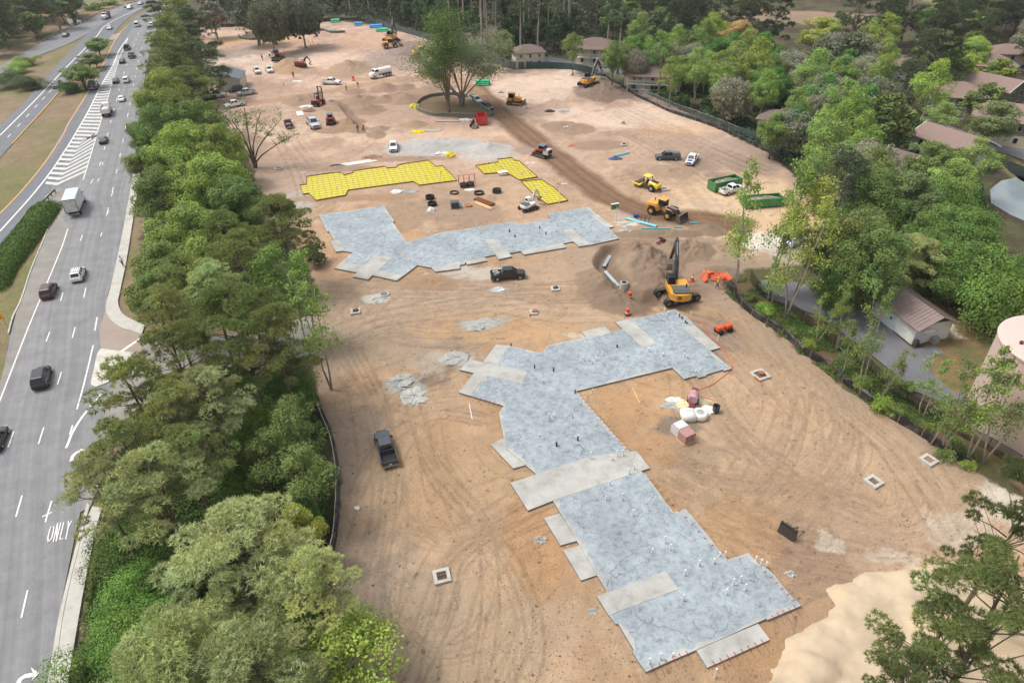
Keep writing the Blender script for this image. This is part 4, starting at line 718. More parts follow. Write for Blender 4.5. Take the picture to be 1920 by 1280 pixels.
def broad(seed, H=14.0, R0=6.0, base=.25, nl=26, n=20000, size=.15, fork=.35, r0=.3, sparse=1.0, droop=0, bark=None, flat_=.62):
    R_ = np.random.RandomState(seed); lobes = []
    cz = H * (base + 1) / 2; hz_ = H * (1 - base) / 2
    for k in range(int(nl * 1.7)):
        u = unit(R_, 1)[0]; q = R_.uniform(.3, 1.05) ** .5; lr = R0 * R_.uniform(.12, .3); lobes.append((u[0] * (R0 - lr) * q, u[1] * (R0 - lr) * q, cz + u[2] * (hz_ - lr * .7) * q, lr))
    lobes.append((0, 0, H - R0 * .3, R0 * .32)); mb = MB(); limbs(mb, R_, H, R0, 9, fork, r0, lobes)
    w_ = np.array([l[3] ** 2 for l in lobes]); w_ /= w_.sum(); P, Nn, S, T = [], [], [], []
    for l, ww in zip(lobes, w_):
        m = int(n * ww); sub = 7; subc = unit(R_, sub); tn = R_.uniform(.78, 1.2); hue = R_.uniform(-.08, .1)
        u = unit(R_, m); u[:, 2] = np.where((u[:, 2] < -.2) & (R_.rand(m) < .7), -u[:, 2], u[:, 2]); dd = (u @ subc.T).max(1)      # bumps on each lobe
        rr = l[3] * (.66 + .44 * np.clip((dd - .55) / .45, 0, 1)) * R_.uniform(.78, 1.22, m); p = np.array(l[:3]) + u * rr[:, None] * np.array([1, 1, flat_ + .2])
        keep = R_.rand(m) < sparse; p, u_ = p[keep], u[keep]; k_ = len(p); P.append(p); Nn.append(u_ * .8 + unit(R_, k_) * .75 + np.array([0, 0, .45])); S.append(R_.uniform(.7, 1.35, k_) * size)
        tt = (tn * R_.uniform(.75, 1.3, (k_, 1)) * (.92 + .16 * np.clip((dd[keep][:, None] - .55) / .45, 0, 1))) * np.array([1 + hue, 1, 1 - hue]); T.append(tt)
    if droop:
        m = droop; l = np.array(lobes)[R_.randint(len(lobes), size=m)]; u = unit(R_, m); u[:, 2] = -np.abs(u[:, 2]); p = l[:, :3] + u * l[:, 3:4] * .9; p[:, 2] -= R_.uniform(0, 2.0, m); P.append(p); Nn.append(np.c_[R_.normal(size=(m, 2)), R_.normal(0, .1, m)]); S.append(R_.uniform(.3, .7, m)); T.append(np.ones((m, 3)) * np.array([1.1, 1.08, 1.0]) * R_.uniform(.7, 1.1, (m, 1)))
    trunk = mb.build('trunk', bark or BARK, smooth=True); crown = leaf_obj('crown', np.concatenate(P), np.concatenate(Nn), np.concatenate(S), np.clip(np.concatenate(T), .25, 2.2), 'quad', None, R_)
    return trunk, crown
def sapling(seed, H=12.0, R0=2.6, ns=2, n=2300, lean=1.4, size=.125, bark=None):
    R_ = np.random.RandomState(seed); mb = MB(); P, Nn, S, T = [], [], [], []
    for s_ in range(ns):
        a = R_.uniform(0, 6.28); h = H * R_.uniform(.7, 1) if s_ else H; l_ = lean * R_.uniform(.3, 1.2); top = Vector((math.cos(a) * l_ * 1.6, math.sin(a) * l_ * 1.6, h)); b0 = Vector((R_.normal(0, .25), R_.normal(0, .25), 0))
        pts = [b0.lerp(top, t) + Vector((R_.normal(0, .12), R_.normal(0, .12), 0)) for t in (0, .2, .4, .6, .8, 1)]; mb.tube(pts, .13, n=5, r2=.03)
        for k in range(13):
            t = R_.uniform(.3, 1); p = b0.lerp(top, t); a2 = R_.uniform(0, 6.28); L = R0 * R_.uniform(.4, 1) * (1.25 - t * .8); q = p + Vector((math.cos(a2) * L, math.sin(a2) * L, L * .55)); mb.tube([p, p.lerp(q, .5) + Vector((0, 0, .1)), q], .04, n=3, r2=.012)
            m = int(n / ns / 13); c = np.array(p.lerp(q, .75)); u = unit(R_, m); pp = c + u * np.array([L * .8, L * .8, .7]) * R_.uniform(.2, 1, (m, 1)); P.append(pp); Nn.append(unit(R_, m) + np.array([0, 0, .7])); S.append(R_.uniform(.7, 1.4, m) * size); T.append(R_.uniform(.75, 1.3, (m, 1)) * R_.uniform(.85, 1.15) * np.ones((1, 3)))
    return mb.build('trunk', bark or BARKP, smooth=True), leaf_obj('crown', np.concatenate(P), np.concatenate(Nn), np.concatenate(S), np.concatenate(T), 'quad', None, R_)
def mass(seed, R0=5.0, H=6.0, n=22000, size=.105):
    """vine-smothered mound of foliage reaching the ground"""
    R_ = np.random.RandomState(seed); lobes = [(R_.normal(0, R0 * .35), R_.normal(0, R0 * .35), R_.uniform(.15, .7) * H, R0 * R_.uniform(.28, .5)) for k in range(18)]; mb = MB(); limbs(mb, R_, H, R0, 4, .4, .14, lobes)
    P, Nn, S, T = [], [], [], []
    for l in lobes:
        m = n // 18; sub = unit(R_, 9); u = unit(R_, m); u[:, 2] = np.abs(u[:, 2]) * 1.0 - .35 * (R_.rand(m) < .5); dd = (u @ sub.T).max(1); rr = l[3] * (.7 + .4 * np.clip((dd - .5) / .5, 0, 1)) * R_.uniform(.8, 1.14, m); p = np.array(l[:3]) + u * rr[:, None]; p[:, 2] = np.maximum(p[:, 2], .1); P.append(p); Nn.append(u + unit(R_, m) * .7 + np.array([0, 0, .3])); S.append(R_.uniform(.7, 1.3, m) * size); T.append(R_.uniform(.85, 1.15) * (.45 + 1.1 * vnoise(p[:, 0] + p[:, 2], p[:, 1] - p[:, 2], 1.3, seed, 3)[:, None]) * R_.uniform(.7, 1.35, (m, 1)) * np.array([[1 + R_.uniform(-.1, .12), 1, .9]]))
    return mb.build('stem', BARK, smooth=True), leaf_obj('foliage', np.concatenate(P), np.concatenate(Nn), np.concatenate(S), np.concatenate(T), 'quad', None, R_)
for s in (1, 2, 3): store('pine', *pine(s))
for s in (4, 5): store('big_pine', *pine(s, 17, 6.2, .38, 70, 80))
for s in (6, 7): store('tall_pine', *pine(s, 24, 3.6, .6, 30, 34, True))
for s in (11, 12, 13): store('broad', *broad(s))
for s in (14, 15): store('big_broad', *broad(s, 16, 8.5, .15, 44, 36000, .17))
for s in (16, 17): store('loose', *broad(s, 17, 5.2, .3, 34, 10000, .15, .4, .22, .8, bark=BARKP))
for s in (18, 19): store('mossy', *broad(s, 13, 6.5, .3, 30, 9500, .17, .3, .32, .8, 3500, bark=BARKP))
for s in (21, 22, 23): store('sapling', *sapling(s))
for s in (24, 25): store('bush', *mass(s, 2.0, 2.4, 2600, .13))
for s in (26, 27, 28): store('vines', *mass(s))
store('far_pine', *pine(31, 20, 5.0, .18, 60, 26, True, bl=1.3, cl=1.3)); store('far_pine', *pine(32, 18, 5.4, .15, 60, 26, True, bl=1.3, cl=1.3))
for s in (35, 36): store('near_pine', *pine(s, 20, 6.4, .3, 58, 60, bl=.9, cl=.62)); store('far_broad', *broad(33, 14, 6, .15, 22, 3800, .36)); store('far_broad', *broad(34, 15, 6.5, .2, 22, 3800, .36))
for k in PROTO:
    for pr in PROTO[k]:
        for o in pr: C.objects.unlink(o)
NAMES = {'near_pine': 'pine_tree', 'pine': 'pine_tree', 'big_pine': 'pine_tree', 'tall_pine': 'pine_tree', 'far_pine': 'pine_tree', 'broad': 'broadleaf_tree', 'big_broad': 'broadleaf_tree', 'far_broad': 'broadleaf_tree', 'loose': 'broadleaf_tree', 'mossy': 'mossy_oak', 'sapling': 'young_tree', 'bush': 'bush', 'vines': 'vine_thicket'}
PH = {'near_pine': (20, 6.4), 'pine': (20, 4.8), 'big_pine': (17, 6.2), 'tall_pine': (24, 3.6), 'far_pine': (20, 5), 'broad': (14, 6), 'big_broad': (16, 8.5), 'far_broad': (14.5, 6.2), 'loose': (17, 5.2), 'mossy': (13, 6.5), 'sapling': (12, 2.8), 'bush': (2.4, 2.0), 'vines': (6, 5)}
CATS = {'bush': 'bush', 'vines': 'vines'}
GREEN = {'olive': '8b9658', 'pinel': 'b0b87e', 'dark': '62704e', 'mid': '75894a', 'bright': '8da34c', 'lime': '9fb054', 'grey': '93927c', 'vine': '6c8a42', 'vined': '587438', 'brown': '8a7b5c', 'fresh': '8aa455'}
TREES = []
def put_tree(kind, x, y, s, colr, label, group=None, sz=None, z=None):
    pr = rnd.choice(PROTO[kind]); z = hz(x, y) if z is None else z
    t = thing(NAMES[kind], label, CATS.get(kind, 'tree'), (x, y, z - .05), rnd.uniform(0, 6.28), group, (s, s, sz or s)); h = GREEN.get(colr, colr); c0 = hx(h); j = [rnd.uniform(.93, 1.07) for _ in range(3)]
    for o in pr:
        c = o.copy(); C.objects.link(c); c.parent = t; c.color = (c0[0] * j[0], c0[1] * j[1], c0[2] * j[2], 1)
    TREES.append((x, y, PH[kind][1] * s)); return t
def ptree(kind, px, py, R, colr, label, group=None, hk=None, cf=.72):
    """crown centre seen at px,py with crown radius R metres"""
    H0, R0 = PH[kind]; s = R / R0; H = hk or H0 * s; x, y = G(px, py, H * cf); return put_tree(kind, x, y, s, colr, label, group, H / H0)
# ------------------------------------------------------------------ trees placed one by one
LB = lambda s: s
strip = [
 ('big_pine', 450, 1050, 6.6, 'pinel', 'pale olive long-needled pine, largest crown low in the roadside strip', 15), ('big_pine', 330, 1262, 6.0, 'pinel', 'olive pine at the bottom edge of the photo above the vines', 14), ('big_pine', 470, 1275, 5.5, 'pinel', 'olive pine cut by the bottom edge, right of another olive pine', 14),
 ('pine', 590, 1110, 3.8, 'pinel', 'grey-green pine leaning over the silt fence near the bottom', 14), ('loose', 635, 1225, 5.6, 'bright', 'bright green broadleaf tree at the bottom left corner of the dirt', 10), ('broad', 560, 985, 3.0, 'lime', 'small lime green tree beside the largest pale olive pine', 9),
 ('vines', 235, 1100, 4.6, 'vine', 'green vine thicket beside the pavement above the bottom left', 5), ('vines', 215, 1190, 4.6, 'vine', 'green vine thicket nearest the pavement at the bottom left', 5), ('vines', 300, 1150, 4.8, 'vine', 'vine thicket between the pavement thicket and the pale pine', 5), ('vines', 240, 1010, 4.2, 'vined', 'dark vine thicket left of the pale olive pine', 5), ('vines', 330, 1060, 4.2, 'vined', 'dark vine thicket touching the pale pine crown', 5), ('vines', 350, 1200, 4.0, 'vine', 'vine thicket above the olive pines of the bottom edge', 5), ('vines', 420, 1190, 4.0, 'vined', 'shaded vine thicket under the pale olive pine', 5), ('vines', 520, 1180, 4.2, 'vined', 'vine thicket right of the pale olive pine near the silt fence', 5),
 ('vines', 260, 1260, 4, 'vine', 'vine thicket at the bottom edge beside the pavement', 4), ('vines', 560, 1250, 4, 'vined', 'vine thicket between the bright tree and the bottom pines', 4),
 ('pine', 195, 925, 3.6, 'pinel', 'pine whose branches reach over the turning lane arrow', 16), ('pine', 250, 860, 4.4, 'olive', 'dark olive pine over the kerb below the traffic island', 17), ('pine', 300, 930, 4.8, 'pinel', 'wide olive pine above the road lettering', 17), ('pine', 360, 880, 4.2, 'olive', 'olive pine in the middle of the strip right of the lettering', 16), ('vines', 430, 960, 4.5, 'vine', 'vine-covered clump above the pale olive pine', 7), ('vines', 500, 900, 4.5, 'vined', 'vine-covered clump near the silt fence bend', 7),
 ('pine', 265, 745, 4.8, 'olive', 'dark pine overhanging the traffic island', 18), ('pine', 340, 690, 5.0, 'olive', 'dark pine just behind the traffic island pine', 19), ('pine', 395, 770, 4.6, 'pinel', 'paler pine in mid-strip with bare twigs on its right', 17), ('big_pine', 450, 620, 6.4, 'olive', 'big round-topped pine crown over the hidden driveway', 20), ('pine', 520, 650, 4.4, 'olive', 'pine right of the big round-topped pine', 19), ('pine', 330, 800, 4.4, 'olive', 'dark pine left of the paler mid-strip pine', 17),
 ('loose', 545, 790, 4.0, 'mid', 'green tree on the strip edge level with the parked grey pickup', 12), ('loose', 572, 880, 3.4, 'mid', 'green tree leaning over the top of the silt fence', 11), ('vines', 470, 800, 4.5, 'vine', 'vine-wrapped clump under the round-topped pine', 8), ('vines', 540, 700, 4.0, 'vined', 'vine-wrapped clump near the driveway mouth', 8), ('vines', 430, 870, 4.5, 'vine', 'vine-wrapped clump in the heart of the strip', 8), ('vines', 540, 960, 3.6, 'vined', 'low vine thicket beside the small lime tree', 5), ('loose', 510, 850, 3.8, 'mid', 'green tree in the strip behind the fence edge tree', 11),
 ('sapling', 590, 590, 3.4, 'fresh', 'tall thin fresh-green tree at the driveway mouth', 17), ('sapling', 560, 530, 3.6, 'fresh', 'tall thin light green tree next to the far slab corner', 16), ('loose', 520, 510, 4.6, 'fresh', 'loose light green tree left of the two thin trees', 17), ('pine', 400, 560, 4.6, 'pinel', 'olive pine over the verge beside the driveway entrance', 18), ('pine', 330, 600, 4.2, 'olive', 'pine at the verge corner behind the red-faced sign', 17), ('pine', 450, 500, 4.8, 'olive', 'olive pine between the bright trees and the light green tree', 18), ('broad', 330, 560, 3.4, 'fresh', 'fresh green tree overhanging the brown verge by the sign', 12),
 ('big_pine', 525, 425, 5.6, 'olive', 'dark flat-topped pine in front of the gravel, nearest the far slab', 16), ('pine', 425, 445, 4.4, 'olive', 'dark pine left of the flat-topped pine', 15), ('bush', 590, 470, 2.4, 'dark', 'small dark pine bush between the flat-topped pine and slab', 4), ('pine', 350, 530, 4.0, 'olive', 'pine over the verge under the bright trees', 15),
 ('big_broad', 385, 330, 9.2, 'bright', 'largest bright green tree, wide crown beside the yellow sheeting', 15), ('big_broad', 440, 360, 7.0, 'mid', 'darker green tree touching the largest bright crown on its right', 13), ('big_broad', 345, 420, 7.4, 'bright', 'bright tree below the largest bright crown', 13), ('broad', 300, 490, 6.0, 'mid', 'green tree overhanging the verge beside the walking man', 12), ('broad', 285, 545, 5.4, 'mid', 'dark green tree on the verge just above the driveway', 11), ('broad', 380, 480, 5.6, 'bright', 'bright green tree beneath the bare grey branches', 12), ('big_broad', 300, 350, 7.0, 'mid', 'green tree leaning toward the lorry', 14),
 ('big_broad', 330, 265, 8.2, 'bright', 'bright green crown on the road side above the largest bright tree', 15), ('big_broad', 400, 265, 7.4, 'bright', 'bright green crown near the parked vans by the trailer', 14), ('broad', 270, 300, 4.6, 'mid', 'tree sending a bough out over the road edge', 11), ('big_broad', 290, 225, 7.6, 'mid', 'green crown on the road side beside the dump truck', 15), ('big_broad', 370, 215, 7.0, 'mid', 'green crown left of the vans parked by the trailer', 14), ('big_broad', 300, 160, 8.5, 'bright', 'bright green crown beside the pair of small cars on the road', 16), ('pine', 355, 165, 6.5, 'olive', 'olive pine left of the white trailer', 18), ('broad', 340, 130, 8, 'mid', 'green crown behind the olive pine', 15),
 ('far_pine', 310, 105, 7, 'olive', 'dark pine over the road edge near the three black vehicles', 20), ('far_pine', 370, 100, 7, 'dark', 'dark pine on the dirt edge above the trailer', 19), ('far_pine', 320, 65, 7.5, 'olive', 'olive pine where the road bends away', 20), ('far_pine', 360, 50, 7, 'dark', 'dark pine at the back left corner of the dirt', 20), ('far_pine', 335, 25, 7.5, 'olive', 'olive pine at the top of the roadside strip', 20), ('far_pine', 300, 5, 8, 'dark', 'dark pine hiding the road at the top edge', 20), ('far_broad', 395, 20, 7, 'grey', 'greyish tree in front of the far wood, left end', 15),
]
for k, px, py, R, c, lab, hk in strip: ptree(k, px, py, R, c, lab, 'trees of the roadside strip', hk)
# bare branching trees of the site
def bare_tree(name, label, px, py, H, boughs, leafn, colr, rt=.3, bark=None, size=.16, cl=1.0, seed=5, cat='tree', spread=.5):
    x, y = G(px, py); z = hz(x, y); t = thing(name, label, cat, (x, y, z - .1)); R_ = np.random.RandomState(seed); mb = MB(); P, Nn, S, T = [], [], [], []
    for (dx, dz_, dy) in boughs:
        tip = Vector((dx, dy, dz_)); k0 = Vector((dx * .06, dy * .06, dz_ * .22)); mid = Vector((dx * .38, dy * .38, dz_ * .58)); pts = [Vector((dx * .02, dy * .02, 0)), k0, k0.lerp(mid, .5) + Vector((R_.normal(0, .25), 0, .2)), mid, mid.lerp(tip, .5) + Vector((R_.normal(0, .3), R_.normal(0, .3), .3)), tip]
        mb.tube(pts, rt * .6, n=6, r2=.05)
        for k in range(10):
            a = mid.lerp(tip, R_.uniform(0, 1)); u = unit(R_, 1)[0]; L = H * .17 * R_.uniform(.5, 1.3); q = a + Vector((u[0] * L, u[1] * L, abs(u[2]) * L * .8 + .2)); mb.tube([a, a.lerp(q, .5) + Vector((0, 0, .15)), q], .06, n=4, r2=.02)
            m = int(leafn / len(boughs) / 10); u2 = unit(R_, m); cc = np.array(q) * .8 + np.array(a) * .2; P.append(cc + u2 * np.array([L * .7, L * .7, L * .38]) * R_.uniform(.3, 1, (m, 1)) * cl); Nn.append(unit(R_, m) + np.array([0, 0, .6])); S.append(R_.uniform(.7, 1.4, m) * size); T.append(R_.uniform(.75, 1.3, (m, 1)) * R_.uniform(.8, 1.2) * np.ones((1, 3)))
    mb.tube([(0, 0, 0), (0, 0, H * .1)], rt * 1.1, n=7, r2=rt * .8); mb.build('trunk', bark or BARK, t, smooth=True)
    c = leaf_obj('crown', np.concatenate(P), np.concatenate(Nn), np.concatenate(S), np.concatenate(T), 'quad', t, R_); c.color = (*hx(GREEN.get(colr, colr)), 1); TREES.append((x, y, 2)); return t
bare_tree('broadleaf_tree', 'wide many-limbed oak standing on the grassy island', 867, 202, 26, [(1, 20, 1), (8, 18, 3), (15, 13, -2), (-7, 18, 3), (-12, 13, -2), (11, 17, -5), (-5, 16, 5), (-13, 11, 3), (6, 16, -4)], 24000, '7f8c68', .5, size=.19, cl=1.7, seed=8, bark=mat('oak_bark', '8a8074', rough=.9, var=.2))
bare_tree('pine_tree', 'straight slim pine on the grassy island left of the wide oak', 843, 216, 24, [(-1, 24, 1), (1, 25, -1), (-3, 22, 2), (3, 23, 2), (-4, 19, -2), (-2, 23, 3), (-6, 14, 1), (3, 20, -2)], 9000, '66803f', .45, size=.22, cl=1.2, seed=9)
bare_tree('broadleaf_tree', 'nearly bare forked tree beside the dark red pickup', 479, 315, 14, [(-5, 13, 1), (0, 15, 2), (-2, 14, -2), (4, 13, 1), (8, 11, 2), (10, 7, 1), (-7, 10, -1)], 2600, '75855a', .42, seed=10)
bare_tree('dead_tree', 'bare pale-branched tree rising through the bright green crowns', 402, 425, 13, [(-5, 12, 1), (-7, 8, 0), (-2, 14, 1), (2, 12, -1), (-4, 6, -2), (4, 9, 1)], 60, '8aa455', .34, BARKP, seed=14)
GR = 'tall trees along the back fence'
back = [(470, 12, 'far_broad', 9, '6d705a'), (500, 25, 'mossy', 8, '6e705c'), (560, 15, 'mossy', 9, '666a58'), ]
for i, (px, py, k, R, c) in enumerate(back): ptree(k, px, py, R, c, ['grey-green crown left of the two back oaks', 'left one of the two dark spreading oaks at the back', 'right one of the two dark spreading oaks at the back'][i], 'trees at the back of the dirt', 20)
# ------------------------------------------------------------------ scattered woods, one object per tree
def inpoly(x, y, P):
    c = False; n = len(P)
    for i in range(n):
        a, b = P[i], P[(i + 1) % n]
        if (a[1] > y) != (b[1] > y) and x < (b[0] - a[0]) * (y - a[1]) / (b[1] - a[1] + 1e-12) + a[0]: c = not c
    return c
OPEN = [(1690, 112, 34, 20), (1805, 175, 34, 24), (1865, 150, 32, 22), (1862, 112, 30, 18), (1895, 90, 26, 12), (1905, 222, 40, 36), (1780, 262, 50, 18), (1112, 90, 18, 18), (1222, 132, 26, 12), (1730, 222, 60, 16), (1720, 245, 30, 14), (1860, 275, 60, 22), (1890, 385, 130, 110), (1500, 46, 290, 38), (1360, 30, 30, 12), (1880, 24, 30, 26), (1752, 300, 20, 22), (1835, 290, 26, 16)]
BLOCK = []; SCT = []
def scatter(poly, sp, kinds, lab, group, jit=.42, hmul=1.0, rmul=1.0, openf=.4, seed=3, keep=1.0):
    P = [tuple(p) for p in poly]; R_ = random.Random(seed); xs = [p[0] for p in P]; yy = [p[1] for p in P]; y = min(yy); row = 0; cnt = 0
    while y < max(yy):
        x = min(xs) + (row % 2) * sp / 2
        while x < max(xs):
            a, b = x + R_.uniform(-jit, jit) * sp, y + R_.uniform(-jit, jit) * sp; x += sp
            if not inpoly(a, b, P) or R_.random() > keep: continue
            k, c, R, kl = R_.choice(kinds); R *= R_.uniform(.82, 1.2) * rmul; H0, R0 = PH[k]; s = R / R0; H = H0 * s * hmul
            if any((a - tx) ** 2 + (b - ty) ** 2 < (.5 * (R + tr)) ** 2 for tx, ty, tr in TREES[-400:]): continue
            px, py, d = proj(a, b, H * .7); rp = R * FPX / d * .8; bx, by, _ = proj(a, b, 0)
            if px < -120 or px > 2040 or py < -60 or by > 1400: continue
            if any(((px - ox) / (rx * openf + rp * .7)) ** 2 + ((py - oy) / (ry * openf + rp * .7)) ** 2 < 1 for ox, oy, rx, ry in OPEN): continue
            if any(((bx - ox) / (rx + 4)) ** 2 + ((by - oy) / (ry + 4)) ** 2 < 1 for ox, oy, rx, ry in OPEN) : continue
            if any(inpoly(a, b, q) for q in BLOCK): continue
            tt_ = put_tree(k, a, b, s, c, lab.format(kl), group.format(kl), s * hmul); cnt += 1; SCT.append((tt_, kl, px, py))
        y += sp * .87; row += 1
    return cnt
BLOCK += [gp('X', [(1340, 530), (1400, 480), (1550, 480), (1640, 560), (1760, 600), (1990, 600), (1990, 1000), (1850, 920)]), gp('D', [(-100, 415), (120, 415), (420, 470), (620, 500), (900, 535), (1100, 555), (1100, 615), (640, 575), (420, 515), (-100, 490)]), SITE]
kR = [('far_pine', 'dark', 5.5, 'dark pine'), ('far_pine', '5c6a48', 5.5, 'grey-green pine'), ('far_broad', 'mid', 6, 'mid-green broadleaf tree'), ('far_broad', '6f7a58', 6, 'dull grey-green broadleaf tree'), ('far_pine', '4c5a3e', 5.5, 'dark pine'), ('mossy', 'grey', 6.2, 'grey moss-hung oak')]
n_ = []
n_.append(scatter(gp('X', [(385, 38), (560, 30), (640, 26), (745, 44), (805, 66), (905, 104), (960, 118), (1075, 96), (1090, 60), (1000, 10), (900, -8), (600, -10), (380, -8)]), 9, [('tall_pine', 'dark', 4.6, 'dark straight pine'), ('tall_pine', '4a5a44', 4.6, 'dark straight pine'), ('far_broad', '48603a', 5.4, 'dark broadleaf tree'), ('tall_pine', '3f5238', 4.6, 'dark straight pine')], '{} in the dense wood directly behind the back fence, among lookalikes', '{}s behind the back fence', seed=5))
n_.append(scatter(gp('X', [(375, -8), (700, -10), (1000, -4), (1100, 20), (1200, 4), (1250, -26), (350, -40)]), 13, kR[:5], '{} in the far wood along the top edge of the photo, among lookalikes', '{}s of the far wood', seed=6, rmul=1.2))
kS = [('loose', 'bright', 5, 'bright loose-crowned tree'), ('broad', 'mid', 5.4, 'mid-green round tree'), ('broad', '5f8a40', 5.4, 'mid-green round tree'), ('loose', 'fresh', 5, 'fresh green loose-crowned tree'), ('mossy', 'grey', 5.4, 'grey moss-hung oak')]
n_.append(scatter(gp('X', [(1165, 150), (1250, 185), (1350, 232), (1450, 282), (1520, 335), (1575, 430), (1640, 400), (1560, 250), (1430, 170), (1280, 120), (1200, 105)]), 7.5, kS, '{} just outside the curved right-hand fence, among lookalikes', '{}s along the right-hand fence', seed=8, jit=.35))
n_.append(scatter(gp('X', [(1575, 400), (1560, 250), (1430, 165), (1280, 110), (1110, 70), (1250, 40), (1500, 60), (1740, 200), (1740, 300), (1700, 420), (1680, 490), (1600, 480)]), 9.0, kR + kS[:3], '{} in the wood between the right-hand fence and the houses, among lookalikes', '{}s between the fence and the houses', seed=9))
n_.append(scatter(gp('X', [(1500, 55), (1560, 20), (1990, 40), (1990, 340), (1900, 300), (1760, 215), (1640, 130)]), 9.0, kR + [('broad', 'fresh', 5.4, 'fresh green round tree')], '{} growing around the brown-roofed houses, among lookalikes', '{}s around the houses', seed=10))
n_.append(scatter(gp('X', [(1080, 70), (1110, 20), (1330, 6), (1550, 18), (1990, 0), (1990, 40), (1560, 20), (1500, 60), (1250, 45)]), 12, kR, '{} in the wood beyond the houses near the top right, among lookalikes', '{}s beyond the houses', seed=11, rmul=1.25))
n_.append(scatter(gp('X', [(1180, -2), (1300, -14), (1980, -18), (1990, 0), (1560, 12), (1330, 2)]), 17, kR[:4], '{} on the horizon side at the top right, among lookalikes', '{}s at the top right', seed=12, rmul=1.5))
n_.append(scatter(gp('X', [(-60, 100), (0, 112), (70, 76), (120, 54), (165, 34), (140, 28), (60, 12), (-60, 20)]), 10, kR[:4], '{} left of the upper carriageway, among lookalikes', '{}s left of the upper carriageway', seed=13, hmul=.8))
n_.append(scatter(gp('X', [(165, 30), (205, 12), (240, 0), (280, -10), (250, -18), (180, 10)]), 10, [('bush', 'mid', 4, 'roadside bushy tree'), ('far_broad', 'mid', 4, 'roadside bushy tree')], '{} between the upper road and the marsh', '{}s by the marsh', seed=14, hmul=.6))
n_.append(scatter(gp('X', [(-80, 12), (60, 2), (120, -12), (60, -40), (-300, 0)]), 16, kR[:3], '{} at the top left corner beyond the marsh, among lookalikes', '{}s beyond the marsh', seed=15))
